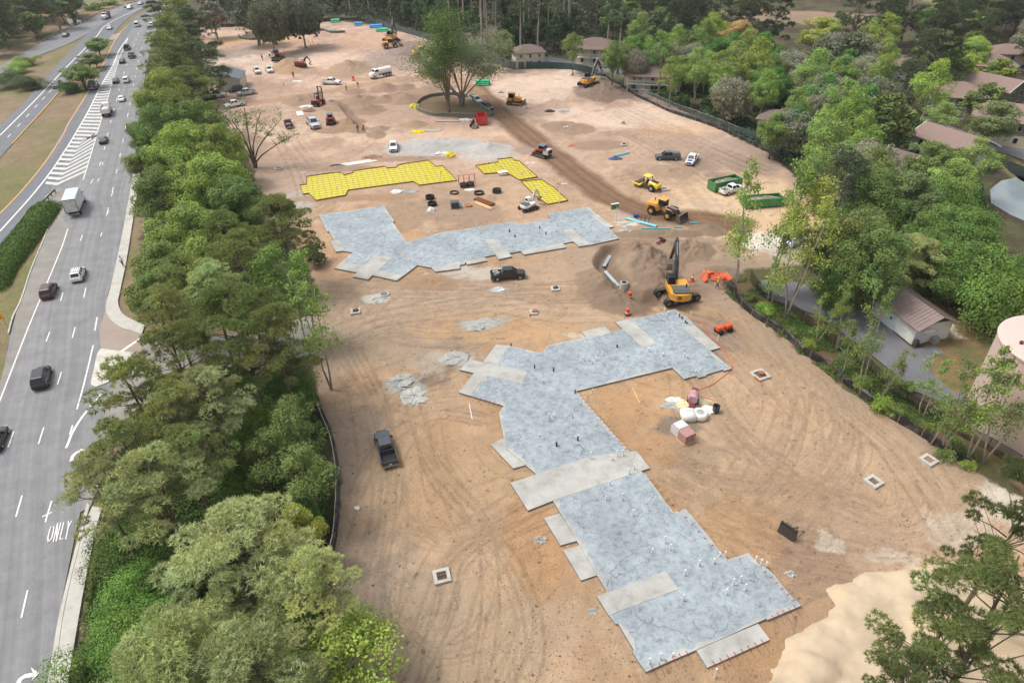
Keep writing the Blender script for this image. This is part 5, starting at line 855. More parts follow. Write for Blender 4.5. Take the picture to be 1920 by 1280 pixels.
# hero trees on the right
for k, px, py, R, c, lab, hk in [
 ('loose', 1530, 400, 5.4, 'lime', 'lime green tall tree with pale bare trunk beside the pump yard', 20), ('big_broad', 1600, 440, 6.5, 'mid', 'dark green tree behind the lime tree by the pump yard', 16), ('big_broad', 1640, 470, 6.5, 'mid', 'dark green tree between the pump yard and the vine-covered wood', 15), ('loose', 1560, 280, 6.2, 'fresh', 'fresh green tree over the fence bend right of the parked pickups', 18), ('big_pine', 1715, 480, 5.4, 'pinel', 'rounded grey-green pine above the pump house', 10),
 ('vines', 1800, 372, 6.2, 'vine', 'tall vine-draped tree mass left of the pond', 12), ('big_broad', 1790, 420, 7, 'vine', 'vine-draped mass below the pond-side one', 12), ('vines', 1860, 485, 7, 'vine', 'vine-draped mass directly under the pond', 12), ('big_broad', 1820, 490, 6.5, 'vine', 'bright vine-draped mass above the sand patch', 11), ('vines', 1900, 530, 7, 'vine', 'vine-draped mass behind the pink tank', 11), ('vines', 1750, 440, 6.5, 'vined', 'dark vine-draped mass left of the bright ones', 11), ('big_broad', 1815, 425, 6.5, 'vine', 'vine-draped mass beside the pond bank', 12), ('vines', 1940, 500, 6, 'vined', 'vine-draped mass at the right edge under the pond', 11), ('vines', 1690, 410, 6.5, 'vined', 'low dark vine thicket in the gap before the dead trunk', 8), ('vines', 1870, 545, 4.5, 'vined', 'vine-draped shrub mass beside the sand patch', 6),
 ('broad', 1790, 330, 6, 'fresh', 'vine-draped tree below the pale gabled house', 12), ('vines', 1740, 515, 3.6, 'vined', 'dark shrub mass behind the pump house', 5), ('big_broad', 1570, 520, 3.6, 'vined', 'dark tree shading the top of the pump yard', 10),
 ('big_broad', 1640, 360, 6.6, 'mid', 'round mid-green tree above the dark pump-yard tree', 15), ('loose', 1640, 320, 6.0, 'mid', 'loose green tree left of the dark-roofed house', 16), ('broad', 1700, 360, 6.4, '6a7a4c', 'olive tree in front of the pale gabled house', 14), ('far_pine', 1585, 340, 5.0, 'dark', 'dark pine behind the lime tree', 17),
 ('mossy', 1600, 190, 8.0, '8b8b78', 'large grey moss-hung oak left of the curving lane', 14), ('mossy', 1560, 165, 7.5, '84856f', 'grey moss-hung oak beside the larger one', 14), ('mossy', 1640, 165, 7.2, '7f8466', 'greenish moss-hung oak above the curving lane', 13), ('broad', 1810, 120, 6, '9aa84c', 'yellow-green round tree between the houses', 12), ('broad', 1825, 88, 6, 'bright', 'bright green round tree behind the yellow-green one', 12), ('loose', 1755, 145, 6, 'bright', 'bright slender tree left of the two-storey porch house', 18),
 ('broad', 1865, 215, 7, '6f8050', 'broad olive tree left of the large brown-roofed house', 12), ('loose', 1765, 212, 5, 'fresh', 'fresh green tree over the bend of the lane', 11), ('broad', 1540, 55, 9, 'lime', 'lime green crown below the brown field', 15), ('broad', 1335, 45, 8, 'lime', 'lime green crown among dark trees near the top', 15), ('broad', 1385, 60, 7, 'b09a6a', 'straw-brown tree among the dark pines', 14),
 ('broad', 1175, 100, 6.5, 'mid', 'dark green tree between the stair house and the long-roofed house', 13), ('tall_pine', 1165, 32, 5.5, '5a6a48', 'tall pine with ivy trunk next to the far excavator', 24), ('broad', 1150, 110, 4.5, 'mid', 'ivy-covered tree where the green fence ends', 13),
 ('tall_pine', 975, 10, 4.8, 'dark', 'tall thin pine before the pale house at the back fence', 24), ('tall_pine', 1008, 12, 4.4, 'dark', 'tall thin pine right of the pale house at the back fence', 24), ('loose', 1075, 82, 4.6, 'mid', 'green tree at the left corner of the stair house', 13), ('tall_pine', 1143, 12, 4.8, 'dark', 'tall pine at the right corner of the stair house', 22), ('loose', 1262, 132, 5, 'bright', 'bright tree at the right end of the long-roofed house', 14), ('mossy', 1195, 112, 4.2, 'grey', 'grey leaning tree at the left end of the long-roofed house', 12), ('broad', 942, 78, 5, 'mid', 'green tree between the oak crown and the pale back house', 13),
 ('broad', 1742, 292, 5.4, 'mid', 'green tree covering the left end of the canal-side house', 12), ('loose', 1835, 292, 5.2, 'fresh', 'fresh green tree at the right end of the canal-side house', 13), ('broad', 1795, 300, 4.6, 'vined', 'dark green tree in front of the canal-side house wall', 9), ('mossy', 1490, 225, 6, 'grey', 'grey bare-looking oak in front of the glimpsed dark roof', 12), ('broad', 1455, 235, 5, 'mid', 'green tree left of the grey bare-looking oak by the fence', 11), ('broad', 1640, 300, 5.4, 'mid', 'green tree before the dark-roofed gabled house', 11), ('far_broad', 1850, 175, 5.5, 'mid', 'green tree between the screened and olive houses', 11), ('far_pine', 1715, 130, 5.5, 'dark', 'dark pine right of the pale green gabled house', 16), ('far_broad', 1880, 125, 5.5, 'bright', 'green tree below the houses near the right edge', 10)]:
    ptree(k, px, py, R, c, lab, 'notable trees on the right', hk)
# young trees of the fence strip on the right
for i, (bx, by, H, R, c, lab) in enumerate([
 (1378, 548, 22, 4.2, 'fresh', 'thin young tree left of the pair in front of the green skips'), (1440, 548, 23, 4.2, 'fresh', 'crooked young tree right of the pair in front of the green skips'), (1440, 575, 9, 2.0, 'fresh', 'short white-stemmed young tree by the yard gate'), (1475, 600, 20, 4.2, 'lime', 'pale trunk tree leaning right at the fence corner'), (1530, 645, 8, 2.0, 'bright', 'young tree by the fence left of the pump house'), (1565, 655, 10, 2.3, 'bright', 'bright young tree by the fence in front of the teal generator'), (1577, 700, 8, 2.0, 'mid', 'young tree with bushy foot at the silt fence'),
 (1612, 727, 15, 2.4, 'mid', 'slender dark young tree before the pump house door'), (1655, 748, 8, 2.2, 'mid', 'shrubby young tree beneath the pump house'), (1725, 780, 9, 2.2, 'fresh', 'white-stemmed young tree by the yard drive bend'), (1755, 835, 13, 3.0, 'mid', 'double-stemmed young tree in front of the pink tank'), (1768, 845, 8, 2, 'bright', 'short young tree beside the double-stemmed one'), (1812, 862, 14, 3.4, 'bright', 'white-stemmed curving young tree left of the tank foot'), (1845, 868, 15, 3.4, 'mid', 'white-stemmed young tree nearest the fence end')]):
    x, y = G(bx, by); put_tree('sapling', x, y, R / 3.3, c, lab, 'young trees of the fence strip', H / 12)
for i, (bx, by, R, c) in enumerate([(1470, 620, 1.8, 'mid'), (1500, 645, 2.0, 'bright'), (1545, 690, 1.4, 'mid'), (1600, 715, 2.4, 'fresh'), (1640, 755, 2.6, 'bright'), (1675, 770, 2.2, 'mid'), (1720, 800, 1.6, 'mid'), (1760, 850, 2, 'mid'), (1420, 575, 2.2, 'bright'), (1395, 555, 1.8, 'mid'), (1800, 870, 1.6, 'bright'), (1585, 650, 2.0, 'bright'), (1520, 620, 1.8, 'mid'), (1690, 720, 1.8, 'mid')]):
    SCT.append((ptree('bush', bx + 14, by - 4, R * .62, c, 'shrub', 'shrubs of the fence strip'), 'low green shrub', bx, by))
# foreground pine bottom right
for px, py, R, c, lab, hk in [(1870, 1160, 6.6, '7a8752', 'big pine in the bottom right corner, spreading over the sand heap', 22), (1760, 1215, 4.2, '7a8752', 'lower pine crown left of the big corner pine', 16), (1915, 960, 4.6, '6a7848', 'pine at the right edge above the big corner pine', 22), (1700, 1290, 3.0, '74824e', 'small pine cut by the bottom edge near the sand heap', 14)]:
    ptree('near_pine', px, py, R, c, lab, 'pines of the bottom right corner', hk)
# median shrubs and hedge
for bx, by, R, c, lab in [(150, 138, 7, 'mid', 'spreading low tree on the median beside the flatbed pickup'), (165, 112, 5, 'mid', 'small tree in the middle of the median row'), (182, 84, 6, 'mid', 'round tree at the far end of the median row'), (178, 112, 4, 'mid', 'low tree between the two median trees')]:
    ptree('broad', bx, by, R, c, lab, 'trees of the median', R * 1.15, .6)
for bx, by, R, c, lab in [(135, 165, 4.5, 'vined', 'low shrub patch at the near end of the median trees'), (20, 150, 6.5, 'dark', 'dark shrub clump on the grass between the carriageways, right of its pair'), (55, 158, 5.5, 'dark', 'dark shrub clump at the edge of the middle carriageway'), (32, 128, 5, 'fresh', 'lighter shrub behind the dark clumps'), (48, 115, 4.5, 'mid', 'slender shrub nearest the upper road')]:
    ptree('vines', bx, by, R, c, lab, 'shrubs between the carriageways', R * .8, .4)
HL = smooth_line(gp('N', [(355, 590), (290, 690), (180, 830), (80, 960), (0, 1060), (-80, 1200)]), 1); ht = thing('hedge', 'long clipped green hedge on the left median beside the merge lane', 'hedge', (*HL[len(HL) // 2], 0)); R_ = np.random.RandomState(77); o0 = np.array([*HL[len(HL) // 2], 0])
q = np.array(resample(HL, 60)); P_, N_, S_, T_ = [], [], [], []
for p in q:
    m = 520; u = unit(R_, m); u[:, 2] = np.abs(u[:, 2]); wd = 3.2; P_.append(np.array([*p, 0]) - o0 + u * np.array([wd, wd, 1.6]) * R_.uniform(.85, 1.05, (m, 1))); N_.append(u + unit(R_, m) * .6); S_.append(R_.uniform(.12, .24, m)); T_.append(R_.uniform(.75, 1.3, (m, 1)) * R_.uniform(.9, 1.1) * np.ones((1, 3)))
hc = leaf_obj('foliage', np.concatenate(P_), np.concatenate(N_), np.concatenate(S_), np.concatenate(T_), 'quad', ht, R_); hc.color = (*hx('55702f'), 1)
# undergrowth: uncountable
def undergrowth(name, poly, n, size, colr, lab, zmax=.8, seed=1):
    R_ = np.random.RandomState(seed); P0 = [tuple(p) for p in poly]; A = np.array(P0); out = []
    tri = [[A[i] for i in t] for t in tessellate_polygon([[Vector((p[0], p[1], 0)) for p in P0]])]; ar = np.array([abs(np.cross(t[1] - t[0], t[2] - t[0])) for t in tri]); k = R_.choice(len(tri), size=n, p=ar / ar.sum()); r1, r2 = R_.rand(n), R_.rand(n); f = r1 + r2 > 1; r1[f] = 1 - r1[f]; r2[f] = 1 - r2[f]
    T3 = np.array(tri); p = T3[k, 0] + (T3[k, 1] - T3[k, 0]) * r1[:, None] + (T3[k, 2] - T3[k, 0]) * r2[:, None]; nn = vnoise(p[:, 0], p[:, 1], 4, 61, 3); keep = nn > .42; p = p[keep]; nn = nn[keep]; m = len(p)
    z = (nn - .35) * 3 * zmax * R_.uniform(.2, 1, m); o = leaf_obj(name, np.c_[p, z], unit(R_, m) * .8 + np.array([0, 0, .8]), R_.uniform(.7, 1.4, m) * size, R_.uniform(.6, 1.4, (m, 1)) * np.ones((1, 3)), 'quad', None, R_); o.color = (*hx(colr), 1); o['kind'] = 'stuff'; o['label'] = lab; return o
undergrowth('undergrowth', gp('X', [(100, 1400), (140, 1290), (165, 1120), (190, 1000), (240, 830), (300, 760), (560, 690), (595, 790), (615, 900), (612, 1000), (600, 1150), (650, 1400)]), 60000, .17, '4f6a30', 'tangled undergrowth on the floor of the roadside strip', 1.2)
undergrowth('undergrowth', gp('X', [(270, 590), (268, 480), (290, 370), (270, 240), (300, 70), (370, 60), (400, 220), (470, 330), (470, 410), (560, 480), (570, 590)]), 40000, .3, '45602c', 'undergrowth of the upper roadside strip', 1.5, 2)
undergrowth('undergrowth', gp('X', [(1345, 538), (1400, 520), (1500, 600), (1640, 700), (1760, 790), (1900, 930), (1840, 885), (1700, 800), (1600, 742), (1500, 662), (1430, 608)]), 26000, .1, '5a7436', 'weeds between the silt fence and the chain-link fence', .5, 3)
undergrowth('undergrowth', gp('X', [(1180, 160), (1340, 232), (1450, 285), (1580, 430), (1660, 500), (1800, 560), (1850, 450), (1840, 350), (1760, 270), (1700, 200), (1400, 110), (1150, 80)]), 90000, .36, '3f5a2c', 'undergrowth of the wood on the right', 2.0, 4)
undergrowth('undergrowth', gp('X', [(380, 40), (640, 30), (745, 46), (905, 106), (960, 120), (1100, 96), (1300, 40), (1300, -20), (380, -20)]), 60000, .5, '34482a', 'undergrowth of the wood behind the back fence', 2.5, 5)

# ------------------------------------------------------------------ vehicles (x forward, y left, z up, wheels on z=0)
def ring(x, wb, wm, wt, z0, z1, z2): return [(x, -wb, z0), (x, -wm, z1), (x, -wt, z2), (x, wt, z2), (x, wm, z1), (x, wb, z0)]
def quad_on(mb, a, b, c, d, u0, u1, v0, v1, off=.012):
    a, b, c, d = map(Vector, (a, b, c, d)); f = lambda u, v: a.lerp(b, u).lerp(d.lerp(c, u), v); n = (b - a).cross(d - a).normalized() * off
    mb.add([f(u0, v0) + n, f(u1, v0) + n, f(u1, v1) + n, f(u0, v1) + n], [(0, 1, 2, 3)])
def cabin(parent, x0, x1, t0, t1, wb, wt, zb, zt, m, nwin=2, roofm=None):
    """greenhouse: base x0..x1 at zb, roof t0..t1 at zt; glass panes laid on it"""
    B = [(x0, -wb, zb), (x1, -wb, zb), (x1, wb, zb), (x0, wb, zb)]; Tt = [(t0, -wt, zt), (t1, -wt, zt), (t1, wt, zt), (t0, wt, zt)]
    tm = [(t0 + .1, -wt + .12, zt + .05), (t1 - .15, -wt + .12, zt + .05), (t1 - .15, wt - .12, zt + .05), (t0 + .1, wt - .12, zt + .05)]
    MB().loft([B, Tt, tm]).build('cab', roofm or m, parent, smooth=False)
    gl = M_glass()
    w = MB(); quad_on(w, B[1], B[2], Tt[2], Tt[1], .08, .92, .1, .93); w.build('windscreen', gl, parent, normals=False)
    w = MB(); quad_on(w, B[3], B[0], Tt[0], Tt[3], .1, .9, .15, .88); w.build('rear_window', gl, parent, normals=False)
    for s, (a, b, c, d) in ((-1, (B[0], B[1], Tt[1], Tt[0])), (1, (B[2], B[3], Tt[3], Tt[2]))):
        w = MB(); k = 1.0 / nwin
        for i in range(nwin): quad_on(w, a, b, c, d, i * k + .05, (i + 1) * k - .04, .12, .9)
        w.build('side_window', gl, parent, normals=False)
def wheel(parent, x, y, r=.37, w=.25, rimr=.6):
    s = 1 if y > 0 else -1
    o = MB().cyl((0, -w / 2, 0), (0, w / 2, 0), r, n=16).build('wheel', M_tyre(), parent, loc=(x, y, r), bevel=.03)
    MB().cyl((0, s * (w / 2 - .02), 0), (0, s * (w / 2 + .015), 0), r * rimr, n=12).build('rim', M_chrome(), o); return o
def lights(parent, xf, xr, y, zf, zr, wf=.36, plate=True):
    for s in (-1, 1):
        MB().box((xf, s * y, zf), (.06, wf, .16)).build('headlight', mat('headlight', 'd8dde0', rough=.15, var=0), parent); MB().box((xr, s * y, zr), (.06, .2, .3)).build('tail_light', mat('tail_light', '7a1412', rough=.3, var=0), parent)
    if plate: MB().box((xr - .02, 0, zr - .25), (.03, .34, .16)).build('number_plate', mat('plate', 'd8d8d2', var=0), parent)
def mirrors(parent, x, y, z, m):
    for s in (-1, 1): MB().box((x, s * (y + .12), z), (.14, .22, .18)).build('wing_mirror', m, parent)
PLACEH = 'e0e0e0'
def b_car(L=4.7, W=1.86, H=1.45, suv=False, rack=False, van=False):
    t = bpy.data.objects.new('parked_car', None); C.objects.link(t); p = paint(PLACEH); h = L / 2; w = W / 2; zb = .95 if not suv else 1.1; g_ = .24 if not suv else .3
    MB().loft([ring(-h, w * .78, w * .86, w * .74, g_ + .15, .6, zb - .18), ring(-h + .18, w * .92, w * .98, w * .84, g_, .62, zb - .02), ring(-h + 1.0, w * .95, w, w * .9, g_, .62, zb), ring(h - 1.5, w * .95, w, w * .9, g_, .62, zb), ring(h - 1.1, w * .94, w * .98, w * .86, g_, .6, zb - .1), ring(h - .3, w * .9, w * .94, w * .76, g_, .56, zb - .24), ring(h, w * .7, w * .78, w * .62, g_ + .1, .5, zb - .36)]).build('body', p, t, bevel=.03)
    if van: cabin(t, -h + .1, h - .8, -h + .2, h - 1.7, w * .9, w * .8, zb, H, p, 3)
    elif suv: cabin(t, -h + .12, h - 1.15, -h + .5, h - 2.05, w * .88, w * .72, zb - .02, H, p, 3)
    else: cabin(t, -h + .55, h - 1.25, -h + 1.35, h - 2.15, w * .87, w * .68, zb - .02, H, p, 2)
    for x in (-h + .9, h - .9):
        for y in (-w + .1, w - .1): wheel(t, x, y, .34 if not suv else .39)
    lights(t, h - .12, -h + .06, w * .68, .66, .78); mirrors(t, h - 1.75, w * .86, zb + .06, p)
    MB().box((h - .02, 0, .52), (.06, W * .5, .2)).build('grille', M_black(), t); MB().box((0, 0, g_ - .02), (L * .86, W * .9, .1)).build('sill', M_black(), t)
    if rack:
        r = MB()
        for y in (-.5, -.17, .17, .5): r.box((-.55, y, H + .12), (2.3, .05, .05))
        for x in (-1.5, .4): r.box((x, 0, H + .08), (.06, 1.3, .05))
        r.build('roof_rack', M_chrome(), t)
    return t
def b_pickup(L=5.9, W=2.0, H=1.9, cargo=None, shell=False, dual=False, hoodm=None):
    t = bpy.data.objects.new('pickup_truck', None); C.objects.link(t); p = paint(PLACEH); h = L / 2; w = W / 2; zb = 1.2; xb = -h + 1.95       # bed end
    MB().loft([ring(xb, w * .95, w, w * .92, .45, .8, zb), ring(h - 1.55, w * .95, w, w * .92, .45, .8, zb), ring(h - 1.25, w * .95, w * .99, w * .88, .45, .8, zb - .04), ring(h - .2, w * .92, w * .96, w * .8, .45, .75, zb - .14), ring(h, w * .8, w * .88, w * .72, .5, .75, zb - .28)]).build('body', p, t, bevel=.03)
    b = MB(); b.box((-h + .98, -w + .06, .85), (1.94, .1, .76)); b.box((-h + .98, w - .06, .85), (1.94, .1, .76)); b.box((xb - .04, 0, .95), (.08, W - .24, .7)); b.build('bed', p, t, bevel=.015)
    MB().box((-h + .98, 0, .62), (1.84, W - .22, .06)).build('bed_floor', M_black(), t); MB().box((-h + .03, 0, .9), (.07, W - .2, .62)).build('tailgate', p, t, bevel=.01)
    MB().box((-h - .06, 0, .5), (.16, W * .9, .2)).build('rear_bumper', M_chrome(), t); MB().box((h + .02, 0, .52), (.16, W * .9, .24)).build('front_bumper', M_chrome(), t); MB().box((h - .01, 0, .82), (.06, W * .56, .26)).build('grille', M_black(), t)
    cabin(t, xb + .02, h - 1.35, xb + .25, h - 2.25, w * .9, w * .74, zb - .02, H, p, 2)
    for x in (-h + 1.05, h - 1.0):
        for y in (-w + .1, w - .1): wheel(t, x, y, .41, .28)
    lights(t, h - .08, -h + .0, w * .76, .88, .95, .3); mirrors(t, h - 1.85, w * .9, zb + .12, M_black())
    if shell: MB().loft([[(-h + .05, -w + .06, 1.23), (xb - .02, -w + .06, 1.23), (xb - .02, w - .06, 1.23), (-h + .05, w - .06, 1.23)], [(-h + .2, -w + .22, 1.8), (xb - .04, -w + .22, 1.82), (xb - .04, w - .22, 1.82), (-h + .2, w - .22, 1.8)]]).build('camper_shell', paint('56606a'), t, bevel=.04)
    if cargo == 'rack':
        r = MB()
        for x in (xb - .1, -h + .5):
            for s in (-1, 1): r.box((x, s * (w - .1), 1.5), (.06, .06, .7))
            r.box((x, 0, 1.86), (.06, W - .2, .06))
        for s in (-1, 1): r.box((-h + 1.2, s * (w - .1), 1.86), (1.7, .05, .05))
        r.build('ladder_rack', M_chrome(), t)
    if cargo in ('rack', 'junk'):
        q = random.Random(4); r = MB()
        for i in range(9): r.box((-h + .3 + q.random() * 1.4, q.uniform(-.6, .6), .85 + q.random() * .35), (q.uniform(.2, .7), q.uniform(.2, .5), q.uniform(.15, .5)), rz=q.random() * 3)
        r.build('load', mat('mixed_load', '9a9890', rough=.8, var=.45, scale=2), t)
    if cargo == 'gravel': MB().sph((-h + 1.0, 0, .85), 1.0, 10, 6, (1.0, .85, .5), .08, random.Random(3)).build('gravel_load', mat('gravel', '96948e', rough=.95, var=.3, scale=6), t)
    return t
def b_boxtruck():
    t = bpy.data.objects.new('box_truck', None); C.objects.link(t); p = paint(PLACEH)
    MB().box((-1.2, 0, 2.45), (6.8, 2.5, 2.7)).build('cargo_box', p, t, bevel=.04); MB().box((-1.2, 0, 3.815), (6.6, 2.3, .03)).build('box_roof', mat('box_roof', 'b9cdd6', rough=.5, var=.1), t)
    MB().box((-4.62, 0, 2.45), (.05, 2.2, 2.4)).build('rear_door', mat('rear_shutter', 'd6d3cb', rough=.6, var=.15, dirt='8c867c'), t); fr = MB()
    for y in (-1.22, 1.22): fr.box((-4.64, y, 2.45), (.08, .08, 2.72))
    fr.box((-4.64, 0, 3.78), (.08, 2.5, .08)); fr.box((-4.64, 0, 1.08), (.1, 2.5, .14)); fr.build('door_frame', M_black(), t)
    MB().loft([ring(2.3, 1.15, 1.2, 1.1, .6, 1.3, 2.0), ring(3.5, 1.15, 1.2, 1.1, .6, 1.3, 2.0), ring(4.6, 1.0, 1.05, .85, .6, 1.1, 1.55), ring(4.75, .9, .95, .7, .7, 1.1, 1.4)]).build('body', p, t, bevel=.03); cabin(t, 2.3, 3.75, 2.4, 3.3, 1.12, .98, 1.95, 2.75, p, 1)
    MB().box((-.6, 0, .85), (8.4, .9, .3)).build('chassis', M_black(), t); MB().box((-4.75, 0, .72), (.25, 2.3, .18)).build('rear_bumper', M_chrome(), t)
    for x in (-2.9, 3.5):
        for y in (-1.02, 1.02): wheel(t, x, y, .5, .34)
    lights(t, 4.72, -4.66, .8, 1.05, .9); mirrors(t, 3.6, 1.2, 2.2, M_black()); return t
def b_dump():
    t = bpy.data.objects.new('dump_truck', None); C.objects.link(t); p = paint(PLACEH); b = MB(); q = p
    b.box((-1.6, -1.2, 1.9), (5.2, .1, 1.4)); b.box((-1.6, 1.2, 1.9), (5.2, .1, 1.4)); b.box((1.0, 0, 2.0), (.1, 2.4, 1.6)); b.box((-4.2, 0, 1.85), (.1, 2.4, 1.3)); b.box((-1.6, 0, 1.2), (5.2, 2.4, .12))
    for x in (-3.6, -2.4, -1.2, 0, .8):
        for y in (-1.27, 1.27): b.box((x, y, 1.9), (.12, .08, 1.3))
    b.build('dump_body', q, t, bevel=.02); MB().sph((-1.6, 0, 1.7), 1.15, 12, 6, (2.1, .95, .7), .05, random.Random(2)).build('load', mat('pale_load', 'c9c4ba', rough=.9, var=.3), t)
    MB().loft([ring(1.2, 1.15, 1.2, 1.1, .6, 1.3, 2.1), ring(2.6, 1.15, 1.2, 1.1, .6, 1.3, 2.1), ring(3.9, .85, .95, .8, .6, 1.2, 1.75), ring(4.1, .75, .85, .7, .7, 1.2, 1.6)]).build('body', paint('e6e6e2'), t, bevel=.03); cabin(t, 1.2, 2.9, 1.3, 2.5, 1.12, .98, 2.05, 2.85, paint('e6e6e2'), 1)
    MB().box((-.3, 0, .85), (8, .9, .3)).build('chassis', M_black(), t)
    for x in (-3.2, -1.9, 3.0):
        for y in (-1.02, 1.02): wheel(t, x, y, .52, .36)
    lights(t, 4.08, -4.3, .8, 1.1, .95); mirrors(t, 2.8, 1.2, 2.3, M_black()); return t
def b_tanker():
    t = bpy.data.objects.new('water_truck', None); C.objects.link(t); p = paint('e6e6e2')
    MB().cyl((-4.0, 0, 1.95), (.9, 0, 1.95), 1.05, n=18).build('tank', p, t, bevel=.08)
    MB().loft([ring(1.2, 1.15, 1.2, 1.1, .6, 1.3, 2.1), ring(2.6, 1.15, 1.2, 1.1, .6, 1.3, 2.1), ring(3.9, .85, .95, .8, .6, 1.2, 1.75), ring(4.1, .75, .85, .7, .7, 1.2, 1.6)]).build('body', p, t, bevel=.03); cabin(t, 1.2, 2.9, 1.3, 2.5, 1.12, .98, 2.05, 2.85, p, 1)
    MB().box((-.3, 0, .85), (8, .9, .3)).build('chassis', M_black(), t)
    for x in (-3.2, -1.9, 3.0):
        for y in (-1.02, 1.02): wheel(t, x, y, .52, .36)
    lights(t, 4.08, -4.1, .8, 1.1, .95); mirrors(t, 2.8, 1.2, 2.3, M_black()); return t
BUILD = {'sedan': lambda: b_car(), 'suv': lambda: b_car(4.95, 1.95, 1.76, True), 'suv_rack': lambda: b_car(4.8, 1.95, 1.72, True, True), 'van': lambda: b_car(5.3, 2.0, 2.1, True, False, True), 'pickup': lambda: b_pickup(), 'pickup_rack': lambda: b_pickup(5.9, 2.0, 1.9, 'rack'), 'pickup_junk': lambda: b_pickup(5.7, 2.0, 1.85, 'junk'), 'pickup_gravel': lambda: b_pickup(6.2, 2.1, 1.9, 'gravel'), 'pickup_shell': lambda: b_pickup(5.8, 2.0, 1.9, None, True), 'box_truck': b_boxtruck, 'dump': b_dump, 'tanker': b_tanker}
_VP = {}; BASEP = paint(PLACEH)
def vehicle(kind, colr, label, x, y, rz, name=None, cat=None, group=None, s=1.0, z=None):
    if kind not in _VP:
        _VP[kind] = BUILD[kind](); t = _VP[kind]
    else: t = copy_tree(_VP[kind])
    def recol(o):
        for c in o.children:
            if c.data and c.data.materials and (c.data.materials[0] == BASEP): c.material_slots[0].link = 'OBJECT'; c.material_slots[0].material = paint(colr)
            recol(c)
    recol(t); nm = name or {'sedan': 'sedan_car', 'suv': 'suv_car', 'suv_rack': 'suv_car', 'van': 'panel_van', 'box_truck': 'box_truck', 'dump': 'dump_truck', 'tanker': 'water_truck'}.get(kind, 'pickup_truck'); t.name = nm
    t.location = (x, y, (.06 if z is None else z)); t.rotation_euler = (0, 0, rz); t.scale = (s,) * 3; tag(t, label, cat or {'sedan': 'car', 'suv': 'car', 'suv_rack': 'car', 'van': 'van', 'box_truck': 'truck', 'dump': 'truck', 'tanker': 'truck'}.get(kind, 'pickup'), group); return t
def site_v(kind, colr, label, rear, front, s=1.0, **k):
    a = G(*rear); b = G(*front); x, y = (a[0] + b[0]) / 2, (a[1] + b[1]) / 2; return vehicle(kind, colr, label, x, y, math.atan2(b[1] - a[1], b[0] - a[0]), s=s, z=hz(x, y) + .02, **k)
def road_v(kind, colr, label, px, py, line, sgn, s=1.0, **k):
    x, y = G(px, py); P = np.array(line); i = int(np.argmin(((P - [x, y]) ** 2).sum(1))); i = min(max(i, 1), len(P) - 2); d = P[i + 1] - P[i - 1]; d = d * sgn
    return vehicle(kind, colr, label, x, y, math.atan2(d[1], d[0]), s=s, group='vehicles on the highway', **k)
LR = smooth_line(RA_R, 3); LM = smooth_line(RM_R, 3); LT = smooth_line(RT_R, 3)
for a in [('suv', '0d0e10', 'glossy black suv level with the traffic island', 81, 714, LR, 1, 1.05), ('suv', '4a1620', 'maroon suv driving behind the white one with roof bars', 94, 551, LR, 1), ('suv_rack', 'e6e6e2', 'white suv with roof bars in the lane right of the maroon one', 149, 520, LR, 1),
          ('box_truck', 'dcdedd', 'white box lorry with grey-blue roof beside the hatched markings', 146, 392, LR, 1), ('sedan', '1c1f24', 'dark car alone between the box lorry and the white dump truck', 195, 267, LR, 1), ('sedan', 'e6e6e2', 'white car just right of the white dump truck', 229, 189, LR, 1), ('dump', 'e2dfd8', 'white dump truck with a pale load', 202, 214, LR, 1, .95),
          ('sedan', '22252c', 'dark car side by side with a white car in the far lanes', 218, 155, LR, 1), ('suv', 'e6e6e2', 'white suv side by side with a dark car in the far lanes', 238, 154, LR, 1), ('sedan', '1d1f24', 'small dark car left of the black pickup with a rack', 230, 118, LR, 1), ('pickup_rack', '15161a', 'black pickup with a loaded rack, middle of three black vehicles', 248, 108, LR, 1), ('pickup', '1a1a1e', 'black pickup ahead of the other black vehicles', 239, 93, LR, 1),
          ('van', 'e6e6e2', 'white van in the far lanes near the bend', 258, 50, LR, 1), ('suv', 'e0e0dd', 'white car half hidden by the roadside trees', 285, 50, LR, 1), ('sedan', '20242b', 'dark car at the far bend by the trees', 296, 18, LR, 1), ('pickup_gravel', '3a3c40', 'dark pickup heaped with grey rubble beside the median shrubs', 176, 165, LR, 1, 1.2),
          ('pickup', '22343a', 'dark teal pickup on the middle carriageway', 109, 163, LM, -1), ('sedan', 'd6d8da', 'pale sedan on the middle carriageway by the median tree', 206, 55, LM, -1), ('sedan', '5b6470', 'grey car behind the white one at the far merge', 238, 14, LM, -1), ('suv', 'e2e2df', 'white car in front of the grey one at the far merge', 244, 17, LM, -1), ('sedan', 'c8ccd0', 'silver car highest up on the far carriageway', 264, 9, LM, -1),
          ('dump', '8a2420', 'white-cabbed dump truck with red body on the upper carriageway', 200, 35, LT, -1), ('sedan', '1d2c38', 'dark blue car alone on the upper carriageway', 124, 69, LT, -1), ('sedan', '0d0e10', 'black car cut off by the left edge of the photo', -3, 830, LR, 1)]:
    road_v(*a)
site_v('pickup', '3e464f', 'dark grey-blue pickup with empty black bed parked alone on open dirt', (732, 874), (717, 822), 1.0)
site_v('pickup_rack', '0d0e10', 'black pickup with chrome rack parked below the far slab', (922, 524), (983, 519))
site_v('pickup_shell', '4a4e52', 'dark grey pickup with camper shell parked near the right fence', (1271, 299), (1232, 299))
tb = site_v('pickup', 'e6e6e2', 'white pickup with blue patch on its bonnet beside the grey shelled one', (1302, 297), (1291, 312)); MB().box((2.15, 0, 1.13), (.9, 1.2, .03), ry=.1).build('bonnet_patch', mat('patch_blue', '2a4a9c', rough=.4), tb)
site_v('pickup', 'e6e6e2', 'white pickup facing the camera beside the gravel spread', (739, 272), (738, 288))
